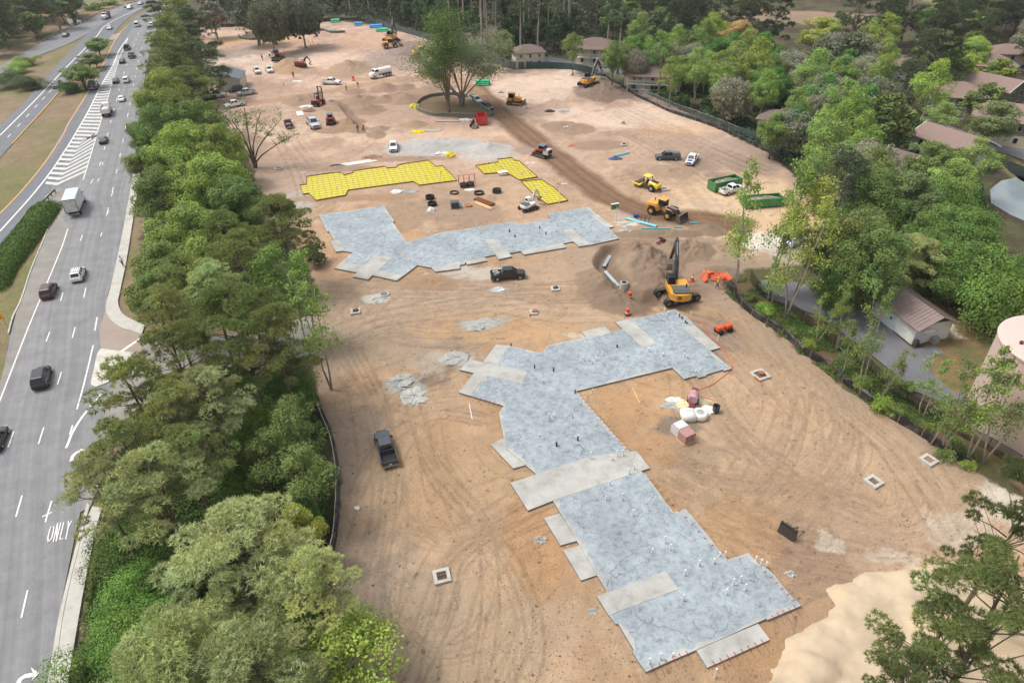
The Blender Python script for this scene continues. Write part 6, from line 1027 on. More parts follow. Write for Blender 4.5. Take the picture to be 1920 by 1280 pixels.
site_v('pickup', 'e2e2de', 'left of two white pickups parked in the open above the trailer', (478, 131), (487, 143)); site_v('pickup', 'e6e6e2', 'right of two white pickups parked in the open above the trailer', (500, 129), (511, 141))
site_v('pickup_junk', 'e6e6e2', 'long white crew pickup driving on the brown haul road', (604, 158), (639, 159), 1.1)
site_v('pickup', 'b9bcbf', 'silver pickup with black bed in front of the white trailer', (478, 176), (447, 181)); site_v('suv', '16181c', 'black car squeezed between the trailer and the silver pickup', (456, 171), (431, 174))
site_v('pickup', 'e6e6e2', 'white pickup left of the silver one by the trailer', (392, 184), (421, 182)); site_v('pickup', 'e6e6e2', 'white pickup nearest the trees below the trailer', (452, 198), (428, 203))
site_v('pickup_junk', '3c1216', 'dark red pickup with a loaded bed, right of the bare tree', (545, 245), (538, 229)); site_v('pickup_rack', 'b4b8ba', 'long silver service pickup with rack beside pipe stacks', (577, 224), (600, 251), 1.25)
site_v('pickup_shell', 'd0d3d5', 'silver suv-like pickup parked beside the grassy island', (885, 189), (900, 197)); site_v('suv', '121418', 'black suv parked behind the silver one by the grassy island', (905, 201), (922, 209))
site_v('tanker', 'e6e6e2', 'white water tank truck on the haul road left of the oak', (727, 142), (701, 148)); site_v('pickup_junk', 'e6e6e2', 'white pickup full of debris between the two green skips', (1354, 366), (1389, 357))
site_v('suv', '0f1012', 'black car on the lane at the right edge', (1926, 276), (1900, 270)); site_v('sedan', '43605c', 'teal car parked by the ditch among the trees', (1680, 249), (1700, 255)); site_v('van', 'dfe6ea', 'white van mostly hidden behind the lime tree', (1478, 462), (1500, 448), 1.2)
# ------------------------------------------------------------------ construction machines
CATY = paint('d9982a'); BOOMG = mat('boom_grey', '35393d', rough=.5, var=.15, dirt='7a6a58'); STEEL = mat('worn_steel', '6a6258', rough=.55, metal=.4, var=.3, dirt='8c7458')
def track(parent, y, L, r, w, loc_z=0):
    pts = []
    for k in range(9): a = math.pi / 2 + math.pi * k / 8; pts.append((-L / 2 + r + math.cos(a) * r, r + math.sin(a) * r))
    for k in range(9): a = -math.pi / 2 + math.pi * k / 8; pts.append((L / 2 - r + math.cos(a) * r, r + math.sin(a) * r))
    o = MB().side(pts, y - w / 2, y + w / 2).build('track', M_tyre(), parent); g2 = MB()
    n = int(L / .22)
    for k in range(n): g2.box((-L / 2 + r + (L - 2 * r) * k / (n - 1), y, 2 * r + .02), (.07, w * .98, .05))
    g2.build('track_shoes', STEEL, o); rr = MB()
    for k in range(5): rr.cyl((-L / 2 + r + (L - 2 * r) * k / 4, y - w / 2 - .02, r), (-L / 2 + r + (L - 2 * r) * k / 4, y + w / 2 + .02, r), r * .6, n=10)
    rr.build('rollers', STEEL, o); return o
def bar(mb, a, b, w, h0, h1, y=0):
    """box beam in the xz plane"""
    a, b = Vector((a[0], y, a[1])), Vector((b[0], y, b[1])); d = (b - a).normalized(); n = Vector((-d.z, 0, d.x))
    mb.loft([[a + n * h0 - Vector((0, w / 2, 0)), a - n * h0 - Vector((0, w / 2, 0)), a - n * h0 + Vector((0, w / 2, 0)), a + n * h0 + Vector((0, w / 2, 0))], [b + n * h1 - Vector((0, w / 2, 0)), b - n * h1 - Vector((0, w / 2, 0)), b - n * h1 + Vector((0, w / 2, 0)), b + n * h1 + Vector((0, w / 2, 0))]])
def excavator(label, x, y, track_rz, house_rz, boom, s=1.0, bodyc=None, boomm=None, cabm=None, blade=False, name='excavator', logo=False, driver=False, skirt=None):
    """boom: list of (reach, height) for foot, elbow, tip, bucket"""
    t = thing(name, label, 'excavator', (x, y, hz(x, y)), house_rz, None, s); body = bodyc or CATY; bm_ = boomm or BOOMG
    und = MB().box((0, 0, .7), (1.8, 1.9, .5)).build('undercarriage', BOOMG, t); und.rotation_euler = (0, 0, track_rz - house_rz)
    for sy in (-1, 1): o = track(t, sy * 1.35, 5.3, .5, .62); o.rotation_euler = (0, 0, track_rz - house_rz)
    if blade: o = MB().box((2.4, 0, .5), (.15, 2.9, .8)).build('dozer_blade', body, t); o.rotation_euler = (0, 0, track_rz - house_rz)
    out = [(-2.6, -.9), (-2.75, 0), (-2.6, .9), (-2.0, 1.4), (1.7, 1.4), (1.7, .3), (1.7, -1.4), (-2.0, -1.4)]
    b = MB(); b.prism(out, 1.05, 1.25 if skirt else 2.05)
    b.build('house', skirt or body, t, bevel=.06); 
    if skirt: MB().prism(out, 1.25, 2.0).build('engine_cover', body, t, bevel=.06)
    MB().box((-1.4, -.1, 2.16), (1.9, 2.2, .22)).build('deck', mat('grey_deck', '55585a', rough=.7, var=.2), t, bevel=.03)
    MB().cyl((-1.0, -.8, 2.2), (-1.0, -.8, 2.75), .09, n=8).build('exhaust', M_black(), t); hr = MB()
    for q in ([(-2.4, -1.2), (-2.4, 1.2)], [(-2.4, 1.2), (.3, 1.3)]): hr.tube([(q[0][0], q[0][1], 2.6), (q[1][0], q[1][1], 2.6)], .03, 5); [hr.tube([(p[0], p[1], 2.1), (p[0], p[1], 2.6)], .03, 5) for p in q]
    hr.build('handrail', M_black(), t)
    cab = MB().loft([[(.1, .35, 1.25), (1.75, .35, 1.25), (1.75, 1.35, 1.25), (.1, 1.35, 1.25)], [(.1, .35, 2.2), (1.85, .35, 2.2), (1.85, 1.35, 2.2), (.1, 1.35, 2.2)], [(.2, .4, 3.05), (1.5, .4, 3.05), (1.5, 1.3, 3.05), (.2, 1.3, 3.05)]]).build('cab', cabm or M_black(), t, bevel=.03)
    wn = MB(); quad_on(wn, (1.85, .35, 2.2), (1.85, 1.35, 2.2), (1.5, 1.3, 3.05), (1.5, .4, 3.05), .1, .9, .05, .92); quad_on(wn, (1.85, 1.35, 2.2), (.1, 1.35, 2.2), (.2, 1.3, 3.05), (1.5, 1.3, 3.05), .08, .92, .05, .92); quad_on(wn, (.1, 1.35, 2.2), (.1, .35, 2.2), (.2, .4, 3.05), (.2, 1.3, 3.05), .1, .9, .05, .92); wn.build('cab_windows', M_glass(), cab, normals=False)
    if cabm: MB().box((.85, .85, 3.1), (1.5, 1.1, .1)).build('cab_roof', cabm, cab, bevel=.03)
    f, e, tip, bk = boom; m = MB(); mid = ((f[0] + e[0]) / 2 - .2, (f[1] + e[1]) / 2 + .35); bar(m, f, mid, .45, .22, .38); bar(m, mid, e, .42, .38, .2); m.build('boom', bm_, t, bevel=.02)
    m = MB(); bar(m, (e[0] - (tip[0] - e[0]) * .12, e[1] - (tip[1] - e[1]) * .12), tip, .36, .3, .14); m.build('arm', bm_, t, bevel=.02)
    cy = MB(); a0 = Vector((f[0] + .7, 0, f[1] - .35)); cy.cyl((a0.x, -.35, a0.z), (mid[0] + .3, -.3, mid[1] - .2), .1, n=8); cy.cyl((a0.x, .35, a0.z), (mid[0] + .3, .3, mid[1] - .2), .1, n=8); cy.cyl((mid[0], 0, mid[1] + .45), (e[0] - (tip[0] - e[0]) * .1, 0, e[1] + .35), .1, n=8); cy.build('hydraulic_cylinders', M_chrome(), t)
    bx, bz = bk; k = MB(); k.side([(bx + .5, bz + .5), (bx + .1, bz + .75), (bx - .55, bz + .5), (bx - .75, bz - .1), (bx - .35, bz - .55), (bx + .25, bz - .5), (bx - .2, bz - .3), (bx - .5, bz), (bx - .35, bz + .3)], -.6, .6)
    for q in (-.45, -.15, .15, .45): k.box((bx + .35, q, bz - .5), (.3, .1, .08))
    k.build('bucket', STEEL, t)
    if logo: 
        MB().cyl((-2.76, .35, 1.62), (-2.71, .35, 1.62), .26, n=14).build('round_badge', M_black(), t); MB().loft([[(-2.78, .22, 1.55), (-2.78, .35, 1.75), (-2.78, .48, 1.6)], [(-2.765, .22, 1.55), (-2.765, .35, 1.75), (-2.765, .48, 1.6)]]).build('badge_mark', paint('f0d020'), t)
    return t
def h_of(a, b): p, q = G(*a), G(*b); return math.atan2(q[1] - p[1], q[0] - p[0])
x, y = G(1268, 562); excavator('yellow excavator with dark boom digging beside the big spoil heap', x, y, h_of((1255, 571), (1298, 562)), h_of((1268, 560), (1252, 520)), [(1.4, 1.6), (3.6, 6.6), (5.6, 3.0), (5.2, 2.1)], 1.2, logo=True)
x, y = G(1103, 166); excavator('yellow-orange excavator at the curved green fence, boom reaching right', x, y, h_of((1095, 168), (1112, 164)), h_of((1098, 166), (1128, 150)), [(1.4, 1.6), (5.2, 5.4), (7.6, 2.6), (7.4, 1.8)], 1.15)
x, y = G(734, 79); excavator('far orange excavator with raised dark boom at the back of the dirt', x, y, h_of((725, 82), (745, 80)), h_of((730, 80), (745, 70)), [(1.4, 1.6), (3.4, 6.0), (5.0, 2.6), (4.6, 1.8)], 1.25)
x, y = G(991, 393); excavator('white and maroon mini excavator with seated worker, beside the yellow sheeting', x, y, h_of((985, 398), (1008, 392)), h_of((985, 393), (1012, 380)), [(1.5, 1.6), (3.4, 4.8), (4.8, 2.6), (5.0, 1.6)], .72, bodyc=paint('e6e6e2'), boomm=mat('boom_pale', 'c4c6c4', rough=.5, var=.15), cabm=paint('e6e6e2'), blade=True, name='mini_excavator', skirt=paint('6a1626'))
x, y = G(565, 128); excavator('small far white and red excavator beside the sand bank', x, y, .3, h_of((560, 127), (578, 126)), [(1.5, 1.6), (3.2, 4.0), (4.4, 2.2), (4.4, 1.2)], .8, bodyc=paint('9a2420'), boomm=BOOMG, cabm=paint('e6e6e2'), name='mini_excavator')
def big_tyre(t, x, y, r, w, c): 
    s = 1 if y > 0 else -1; o = MB().cyl((0, -w / 2, 0), (0, w / 2, 0), r, n=20).build('wheel', M_tyre(), t, loc=(x, y, r), bevel=.06); MB().cyl((0, s * (w / 2 - .02), 0), (0, s * (w / 2 + .03), 0), r * .5, n=12).build('rim', c, o)
    k = MB()
    for i in range(16): a = i * math.pi / 8; k.box((math.cos(a) * r, 0, math.sin(a) * r), (.08, w * .9, .14), ry=-a)
    k.build('tread', M_tyre(), o)
def open_cab(t, x, z, L, W, H, roofc, glass=True):
    m = MB()
    for sx in (-1, 1):
        for sy in (-1, 1): m.box((x + sx * L / 2, sy * W / 2, z + H / 2), (.1, .1, H))
    m.build('cab_frame', M_black(), t); MB().box((x, 0, z + H + .05), (L + .45, W + .35, .14)).build('cab_roof', roofc, t, bevel=.04)
    if glass: MB().box((x, 0, z + H * .55), (L - .02, W - .02, H * .8)).build('cab_glass', M_glass(), t)
    else: MB().box((x - .1, 0, z + .3), (.6, .6, .6)).build('driver_seat', M_black(), t)
def wheel_loader(label, rear, front, s=1.0):
    a, b = G(*rear), G(*front); x, y = (a[0] + b[0]) / 2, (a[1] + b[1]) / 2; t = thing('wheel_loader', label, 'loader', (x, y, hz(x, y)), math.atan2(b[1] - a[1], b[0] - a[0]), None, s)
    MB().loft([ring(-3.6, .9, 1.0, .8, 1.0, 1.5, 2.0), ring(-3.3, 1.0, 1.1, .95, .9, 1.6, 2.3), ring(-1.2, 1.0, 1.1, 1.0, .9, 1.6, 2.4), ring(-.8, .8, .8, .7, .9, 1.5, 2.0)]).build('engine_hood', CATY, t, bevel=.05); MB().box((1.1, 0, 1.3), (1.8, 1.1, .8)).build('front_frame', CATY, t, bevel=.04)
    open_cab(t, -.4, 1.7, 1.3, 1.3, 1.55, CATY)
    for xx in (-2.1, 1.5):
        for yy in (-1.15, 1.15): big_tyre(t, xx, yy, .8, .62, CATY); MB().box((xx, yy, 1.72), (1.3, .62, .08)).build('mudguard', M_black(), t)
    m = MB()
    for yy in (-.45, .45): bar(m, (.9, 2.1), (2.6, 1.7), .18, .16, .2, yy); bar(m, (2.6, 1.7), (3.4, .7), .18, .2, .14, yy)
    m.build('lift_arms', BOOMG, t); MB().cyl((1.1, 0, 2.3), (2.7, 0, 1.9), .1, n=8).build('hydraulic_cylinder', M_chrome(), t)
    k = MB().side([(3.4, .15), (4.5, .12), (4.55, .2), (3.75, .35), (3.6, .8), (3.7, 1.25), (4.1, 1.45), (4.05, 1.52), (3.5, 1.35), (3.35, .8)], -1.4, 1.4)
    for yy in (-1.38, 1.38): k.side([(3.4, .15), (4.5, .12), (4.1, 1.45), (3.5, 1.35)], yy - .03, yy + .03)
    k.build('bucket', STEEL, t); MB().cyl((-2.4, .3, 2.3), (-2.4, .3, 2.9), .08, n=8).build('exhaust', M_black(), t); lights(t, 1.95, -3.55, .6, 1.6, 1.6, .2, False); return t
wheel_loader('orange-yellow wheel loader with lowered bucket beside the teal pipes', (1222, 397), (1268, 412), 1.05)
wheel_loader('yellow loader half hidden behind the left of the oak crown', (785, 108), (800, 106), 1.1)
wheel_loader('muddy far loader beneath the raised boom at the back', (722, 92), (746, 90), 1.0)
def roller(label, rear, front):
    a, b = G(*rear), G(*front); x, y = (a[0] + b[0]) / 2, (a[1] + b[1]) / 2; t = thing('soil_compactor', label, 'roller', (x, y, hz(x, y)), math.atan2(b[1] - a[1], b[0] - a[0]), None, 1.05); Yc = paint('e8c820')
    MB().cyl((2.0, -1.05, .75), (2.0, 1.05, .75), .75, n=24).build('drum', STEEL, t, bevel=.03); f = MB()
    for sy in (-1, 1): f.box((1.9, sy * 1.15, .85), (1.9, .16, .4))
    f.box((1.0, 0, .9), (.25, 2.4, .45)); f.box((2.85, 0, .9), (.16, 2.4, .35)); f.build('drum_frame', Yc, t, bevel=.03)
    MB().loft([ring(-2.9, .8, .85, .7, .8, 1.2, 1.5), ring(-2.4, .85, .95, .85, .8, 1.3, 1.8), ring(-.9, .85, .95, .85, .8, 1.4, 2.0), ring(-.7, .8, .9, .8, .8, 1.3, 1.9)]).build('engine_hood', Yc, t, bevel=.06); g3 = MB()
    for k in range(3): g3.box((-2.3 + k * .5, 0, 1.93 + .06 * k), (.3, 1.0, .06))
    g3.build('vents', M_black(), t); MB().box((.1, 0, 1.05), (1.4, 1.4, .4)).build('platform', BOOMG, t); open_cab(t, .0, 1.25, 1.2, 1.2, 1.5, Yc, False)
    for yy in (-.95, .95): big_tyre(t, -1.7, yy, .75, .5, M_chrome())
    return t
roller('bright yellow single-drum roller parked right of the haul road', (1230, 359), (1197, 348))
def dozer(label, rear, front):
    a, b = G(*rear), G(*front); x, y = (a[0] + b[0]) / 2, (a[1] + b[1]) / 2; t = thing('bulldozer', label, 'bulldozer', (x, y, hz(x, y)), math.atan2(b[1] - a[1], b[0] - a[0]), None, 1.1)
    for sy in (-1, 1): track(t, sy * 1.05, 3.8, .5, .55)
    MB().box((.9, 0, 1.5), (1.9, 1.2, 1.0)).build('engine_hood', CATY, t, bevel=.06); MB().box((-1.2, 0, 1.3), (1.4, 1.5, .7)).build('rear_body', CATY, t, bevel=.05); open_cab(t, -.7, 1.5, 1.4, 1.3, 1.4, CATY)
    k = MB().side([(2.6, .1), (2.75, .1), (2.6, .6), (2.75, 1.25), (2.6, 1.25), (2.4, .6)], -1.7, 1.7); k.build('blade', STEEL, t); m = MB()
    for sy in (-1, 1): m.box((1.3, sy * 1.45, .6), (2.6, .12, .25))
    m.build('push_arms', CATY, t); MB().cyl((1.2, .3, 2.0), (1.2, .3, 2.7), .08, n=8).build('exhaust', M_black(), t); return t
dozer('yellow bulldozer on the dirt right of the black parked suv', (953, 195), (976, 197))
def skid(label, rear, front, bodyc, s=1.0, tracked=True):
    a, b = G(*rear), G(*front); x, y = (a[0] + b[0]) / 2, (a[1] + b[1]) / 2; t = thing('skid_steer', label, 'loader', (x, y, hz(x, y)), math.atan2(b[1] - a[1], b[0] - a[0]), None, s)
    for sy in (-1, 1): track(t, sy * .8, 2.4, .38, .4)
    MB().box((-1.0, 0, 1.15), (1.1, 1.5, .95)).build('engine_box', bodyc, t, bevel=.06); MB().box((-1.57, 0, 1.15), (.06, 1.1, .6)).build('rear_grille', M_black(), t); MB().box((0, 0, .7), (1.6, 1.1, .5)).build('body', M_black(), t); open_cab(t, .05, .95, 1.0, 1.0, 1.15, mat('cab_top', '5b7078', rough=.5)); m = MB()
    for yy in (-.78, .78): bar(m, (-1.2, 1.7), (.9, 1.3), .14, .14, .12, yy); bar(m, (.9, 1.3), (1.5, .5), .14, .12, .1, yy)
    m.build('lift_arms', paint('a02a24'), t); MB().side([(1.5, .1), (2.3, .1), (1.75, .3), (1.7, .8), (1.5, .8)], -.95, .95).build('bucket', STEEL, t); return t
skid('grey and red tracked skid loader at the edge of the haul road', (1030, 297), (1006, 291), paint('c4c6c6'), 1.35); skid('small red skid loader among spoil heaps', (622, 240), (620, 226), paint('a02a24'), 1.3); skid('white skid loader with ramp at the sand bank far left', (512, 112), (526, 110), paint('dcdcd8'), 1.5)
def forklift():
    x, y = G(601, 196); t = thing('forklift', 'red rough-terrain forklift with tall black mast', 'forklift', (x, y, hz(x, y)), h_of((593, 200), (601, 196)), None, 1.2); R2 = paint('c02420')
    MB().box((-1.2, 0, 1.1), (2.2, 1.6, .8)).build('body', R2, t, bevel=.06); MB().box((-2.4, 0, 1.0), (.5, 1.6, 1.0)).build('counterweight', M_black(), t, bevel=.06); open_cab(t, -.6, 1.5, 1.1, 1.1, 1.2, M_black(), False); m = MB()
    for yy in (-.55, .55): m.box((.6, yy, 2.2), (.2, .18, 4.0)); m.box((.75, yy, 2.0), (.12, .12, 3.6))
    for z in (.6, 1.8, 3.0, 4.1): m.box((.62, 0, z), (.12, 1.2, .15))
    m.build('mast', M_black(), t); f = MB()
    for yy in (-.4, .4): f.box((1.4, yy, .25), (1.3, .14, .06))
    f.build('forks', STEEL, t)
    for xx, r in ((-1.9, .45), (.1, .6)):
        for yy in (-.9, .9): big_tyre(t, xx, yy, r, .4, R2)
forklift()
def trench_roller():
    x, y = G(1356, 622); t = thing('trench_roller', 'small orange twin-hood trench roller beside the orange hose', 'roller', (x, y, hz(x, y)), h_of((1345, 624), (1367, 618)), None, 1.15); O_ = paint('d8542a')
    for sx in (-1, 1): MB().loft([ring(sx * .65 - .5, .36, .4, .34, .45, .7, 1.05), ring(sx * .65 + .5, .36, .4, .34, .45, .7, 1.05)]).build('hood', O_, t, bevel=.06)
    MB().cyl((-.1, 0, .6), (.1, 0, .6), .2, n=8).build('joint', M_black(), t)
    for xx in (-.75, .75):
        for yy in (-.42, .42): o = MB().cyl((0, -.2, 0), (0, .2, 0), .33, n=12).build('padded_drum', M_black(), t, loc=(xx, yy, .33)); k = MB(); [k.box((math.cos(i * .785) * .34, 0, math.sin(i * .785) * .34), (.08, .3, .12), ry=-i * .785) for i in range(8)]; k.build('pads', M_black(), o)
trench_roller()
# ------------------------------------------------------------------ buildings
ROOF = mat('brown_shingle', '6f5f58', rough=.9, var=.2, scale=4, bump=.3, bscale=12); ROOFP = mat('pinkish_shingle', '857068', rough=.9, var=.18, scale=4, bump=.3, bscale=12); TRIM = mat('white_trim', 'dcdad2', rough=.6, var=.05)
def house(label, px, py, W, D, Hw, rz, wallc, roofm=ROOF, kind='hip', pitch=.42, porch=0, ext=.7, wins=((.2, .5), (.5, .5), (.8, .5)), z=0.0, lower=None, z0=0):
    """px,py: where the centre of the roof is seen; front faces local -y"""
    top = Hw + D * pitch * .3; x, y = G(px, py, top); t = thing('house', label, 'house', (x, y, -.1), rz); wm = mat('siding_' + wallc, wallc, rough=.8, var=.1, scale=2)
    h = MB().box((0, 0, Hw / 2), (W, D, Hw)).build('wall', wm, t)
    if lower: MB().box((0, 0, Hw * .24), (W + .06, D + .06, Hw * .48)).build('lower_wall', mat('siding_' + lower, lower, rough=.8, var=.1), t)
    hw, hd = W / 2 + ext, D / 2 + ext; zr = Hw + hd * pitch; m = MB()
    if kind == 'hip':
        rx = max(.5, hw - hd); m.add([(-hw, -hd, Hw), (hw, -hd, Hw), (hw, hd, Hw), (-hw, hd, Hw), (-rx, 0, zr), (rx, 0, zr), (-hw, -hd, Hw - .2), (hw, -hd, Hw - .2), (hw, hd, Hw - .2), (-hw, hd, Hw - .2)], [(0, 1, 5, 4), (1, 2, 5), (2, 3, 4, 5), (3, 0, 4), (6, 7, 1, 0), (7, 8, 2, 1), (8, 9, 3, 2), (9, 6, 0, 3), (9, 8, 7, 6)]); m.build('roof', roofm, t)
    else:
        m.side([(-hd, Hw), (0, zr), (hd, Hw), (hd, Hw - .22), (0, zr - .22), (-hd, Hw - .22)], -hw, hw); m.v = [(p[1], p[0], p[2]) for p in m.v]; m.build('roof', roofm, t)
        MB().add([(-W / 2, -D / 2, Hw - .2), (-W / 2, D / 2, Hw - .2), (-W / 2, 0, Hw + D / 2 * pitch - .15), (W / 2, -D / 2, Hw - .2), (W / 2, D / 2, Hw - .2), (W / 2, 0, Hw + D / 2 * pitch - .15)], [(0, 1, 2), (3, 5, 4), (0, 2, 5, 3), (2, 1, 4, 5)]).build('gable', wm, t)
        fb = MB()
        for sx in (-1, 1):
            for sy in (-1, 1): a = Vector((sx * (hw + .02), sy * hd, Hw - .12)); b = Vector((sx * (hw + .02), 0, zr - .12)); d = b - a; fb.loft([[a + Vector((-.06, 0, -.14)), a + Vector((.06, 0, -.14)), a + Vector((.06, 0, .16)), a + Vector((-.06, 0, .16))], [b + Vector((-.06, 0, -.14)), b + Vector((.06, 0, -.14)), b + Vector((.06, 0, .16)), b + Vector((-.06, 0, .16))]])
        fb.build('bargeboards', TRIM, t)
    fl = 2 if Hw > 4 else 1
    for k in range(fl):
        zc = Hw * (.5 + k) / fl + .15
        for u in (.18, .5, .82):
            for face in (0, 1):
                xx = -W / 2 + W * u; yy = (-D / 2 - .03) if face == 0 else (D / 2 + .03); f = MB().box((xx, yy, zc), (1.1, .08, 1.4)).build('window', TRIM, t); MB().box((xx, yy + (-.05 if face == 0 else .05), zc), (.9, .04, 1.2)).build('pane', M_glass(), f)
        for u in (.3, .7):
            for sx in (-1, 1): f = MB().box((sx * (W / 2 + .03), -D / 2 + D * u, zc), (.08, 1.4, 1.5)).build('window', TRIM, t); MB().box((sx * (W / 2 + .08), -D / 2 + D * u, zc), (.04, 1.16, 1.26)).build('pane', M_glass(), f)
    if porch:
        p = MB()
        for k in range(fl):
            z1 = k * Hw / fl; p.box((0, -D / 2 - 1.2, z1 + .1), (W * .9, 2.4, .16)); p.box((0, -D / 2 - 2.35, z1 + 1.05), (W * .9, .08, .1))
            for q in range(13): p.box((-W * .44 + W * .88 * q / 12, -D / 2 - 2.35, z1 + .6), (.05, .05, .9))
        for q in range(4): p.box((-W * .43 + W * .86 * q / 3, -D / 2 - 2.3, Hw / 2), (.2, .2, Hw))
        p.build('porch', TRIM, t); MB().box((0, -D / 2 - 1.3, Hw + .12), (W * .95, 3.0, .14), rx=.16).build('porch_roof', roofm, t)
        if porch == 2:
            s_ = MB(); [s_.box((W * .1 + i * .32, -D / 2 - 2.9, Hw * .5 - i * .22), (.34, 1.0, .08)) for i in range(12)]; s_.build('stairs', TRIM, t)
    return t
R_ = math.radians
house('pale green gabled house with pinkish roof alone among dark trees', 1690, 108, 12, 9, 5.2, R_(-60), 'b8c4b4', ROOFP, 'gable'); house('two-storey house with dark screened porches beside the slender bright tree', 1800, 160, 12, 10, 5.6, R_(-20), 'c8c2b2', ROOFP, 'hip', porch=1)
house('olive gabled house with white trim right of the screened porch house', 1868, 148, 13, 10, 5.6, R_(-60), '7d7a6c', ROOFP, 'gable', porch=1); house('pale house with brown roof behind the bright round tree', 1860, 107, 12, 9, 5.2, R_(-15), 'c9c3b4', ROOFP, 'hip', porch=2); house('pinkish-roofed house at the right edge behind the others', 1893, 88, 12, 9, 5.2, R_(-10), 'c9c3b4', ROOFP, 'hip')
house('large olive house with wide brown roof and pale lower storey at the right edge', 1925, 206, 20, 12, 5.8, R_(-35), '7a7464', ROOFP, 'hip', lower='cbbfa8'); house('long-roofed house with pale green gable beside the canal', 1792, 252, 14, 9, 5.0, R_(-65), 'b4bfb0', ROOFP, 'gable'); house('dark-roofed house with white gable trim deep in the trees', 1660, 282, 13, 10, 5.4, R_(-55), '7d7a6c', ROOF, 'gable')
house('house with brown hip roof and white outside stairs behind the green fence', 1118, 76, 13, 10, 5.8, R_(-12), 'cfc8b6', ROOF, 'hip', porch=2); house('long brown-roofed house with white porch behind the leaning bare trees', 1228, 124, 17, 10, 5.0, R_(-15), 'cfc8b6', ROOF, 'hip', porch=1); house('pale house just visible between slim trunks at the back fence', 990, 88, 10, 8, 4.8, R_(10), 'cbc6b8', ROOF, 'hip'); house('brown-roofed house behind the oak crown at the back', 915, 54, 14, 10, 5.2, R_(-10), 'cfc8b6', ROOF, 'hip'); house('dark-roofed house glimpsed through bare trees left of the mossy oaks', 1464, 212, 9, 7, 4.6, R_(-30), '8b857a', ROOF, 'hip')
# pump house
A_, B_, D_ = G(1634.5, 588), G(1708.7, 646), G(1745.8, 641.8); ax = (np.array(B_) - A_); Lh = float(np.linalg.norm(ax)); rzp = math.atan2(ax[1], ax[0]); Wh = 6.0
t = thing('pump_house', 'long white block building with ribbed brown metal roof in the yard', 'shed', (*A_, 0), rzp); Hp = 3.2; wm = mat('white_block', 'deddd8', rough=.85, var=.12, scale=2, dirt='a8a498')
MB().box((Lh / 2, Wh / 2, Hp / 2), (Lh, Wh, Hp)).build('wall', wm, t); rf = MB(); zr = Hp + 1.5
rf.side([(-.6, Hp - .25), (Wh / 2, zr), (Wh + .6, Hp - .25), (Wh + .6, Hp - .35), (Wh / 2, zr - .12), (-.6, Hp - .35)], -.5, Lh + .9); rf.v = [(p[1], p[0], p[2]) for p in rf.v]; mroof = mat('brown_metal_roof', '7c6a66', rough=.5, var=.15, scale=1); ro = rf.build('roof', mroof, t)
rb = MB()
for k in range(int((Lh + 1.2) / .6)):
    xx = -.4 + k * .6
    for s in (0, 1): a = Vector((xx, -.6 if s == 0 else Wh + .6, Hp - .23)); b = Vector((xx, Wh / 2, zr + .03)); rb.tube([a, b], .035, 4)
rb.build('roof_ribs', mroof, ro); MB().add([(Lh + .005, 0, Hp), (Lh + .005, Wh, Hp), (Lh + .005, Wh / 2, zr - .1), (-.005, 0, Hp), (-.005, Wh, Hp), (-.005, Wh / 2, zr - .1)], [(0, 1, 2), (3, 5, 4)]).build('gable', mat('gable_dark', '5c5048', rough=.8), t)
d = MB().box((Lh * .42, -.05, 1.25), (2.4, .1, 2.5)).build('double_door', mat('door_pale', 'c9d4d8', rough=.6), t); MB().box((Lh * .44, -.12, 1.6), (.3, .06, .4)).build('door_vent', M_black(), d); MB().box((Lh + .05, 1.3, 1.1), (.1, 1.2, 2.2)).build('door', mat('door_pale', 'c9d4d8'), t); MB().box((Lh + .5, 1.4, 2.6), (1.0, 1.6, .1)).build('canopy', TRIM, t); MB().box((Lh + .5, 3.4, .5), (.8, 1.0, 1.0)).build('air_unit', mat('metal_grey', '9a9c9a', rough=.5, metal=.3), t); MB().box((Lh + .4, .35, .5), (.5, .5, 1.0)).build('meter_box', BOOMG, t)
# pink tank
cxt, cyt = G(2000, 652, 12); t = thing('storage_tank', 'huge pale pink cylindrical tank at the right edge', 'tank', (cxt, cyt, 0)); PK = mat('pink_tank', 'c6b0a4', rough=.7, var=.06, scale=.3, dirt='c8ac9c')
MB().cyl((0, 0, 0), (0, 0, 12), 6.6, n=72).build('shell', PK, t); PT = mat('pink_tank_top', 'c6b0a8', rough=.8, var=.05)
MB().loft([[(math.cos(a) * r, math.sin(a) * r, z) for a in [2 * math.pi * i / 72 for i in range(72)]] for r, z in ((6.75, 11.9), (6.75, 12.08), (6.3, 12.22), (3, 12.6), (.3, 12.75))]).build('dome_roof', PT, t); MB().cyl((-5, .5, 12.2), (-5, .5, 12.7), .2, n=8).build('vent', rust, t)
# site office
t = thing('site_office', 'cream shed with dark grey gabled roof at the left of the dirt', 'shed', (*G(432, 172), 0), R_(8)); cm = mat('cream_siding', 'cfc8b4', rough=.7, var=.06, scale=1)
MB().box((0, 5, 1.9), (7.4, 10, 3.6)).build('wall', cm, t); m = MB(); m.side([(-4.0, 3.7), (0, 4.9), (4.0, 3.7), (4.0, 3.6), (0, 4.8), (-4.0, 3.6)], -.4, 10.4); m.build('roof', mat('grey_metal_roof', '5f666c', rough=.5, var=.12), t); MB().add([(-3.7, -.005, 3.7), (3.7, -.005, 3.7), (0, -.005, 4.8)], [(0, 1, 2)]).build('gable', cm, t); MB().box((0, 5, 4.93), (.35, 10.7, .12)).build('ridge_cap', M_black(), t); MB().box((0, 5, .15), (7.0, 9.6, .3)).build('skirting', M_black(), t)
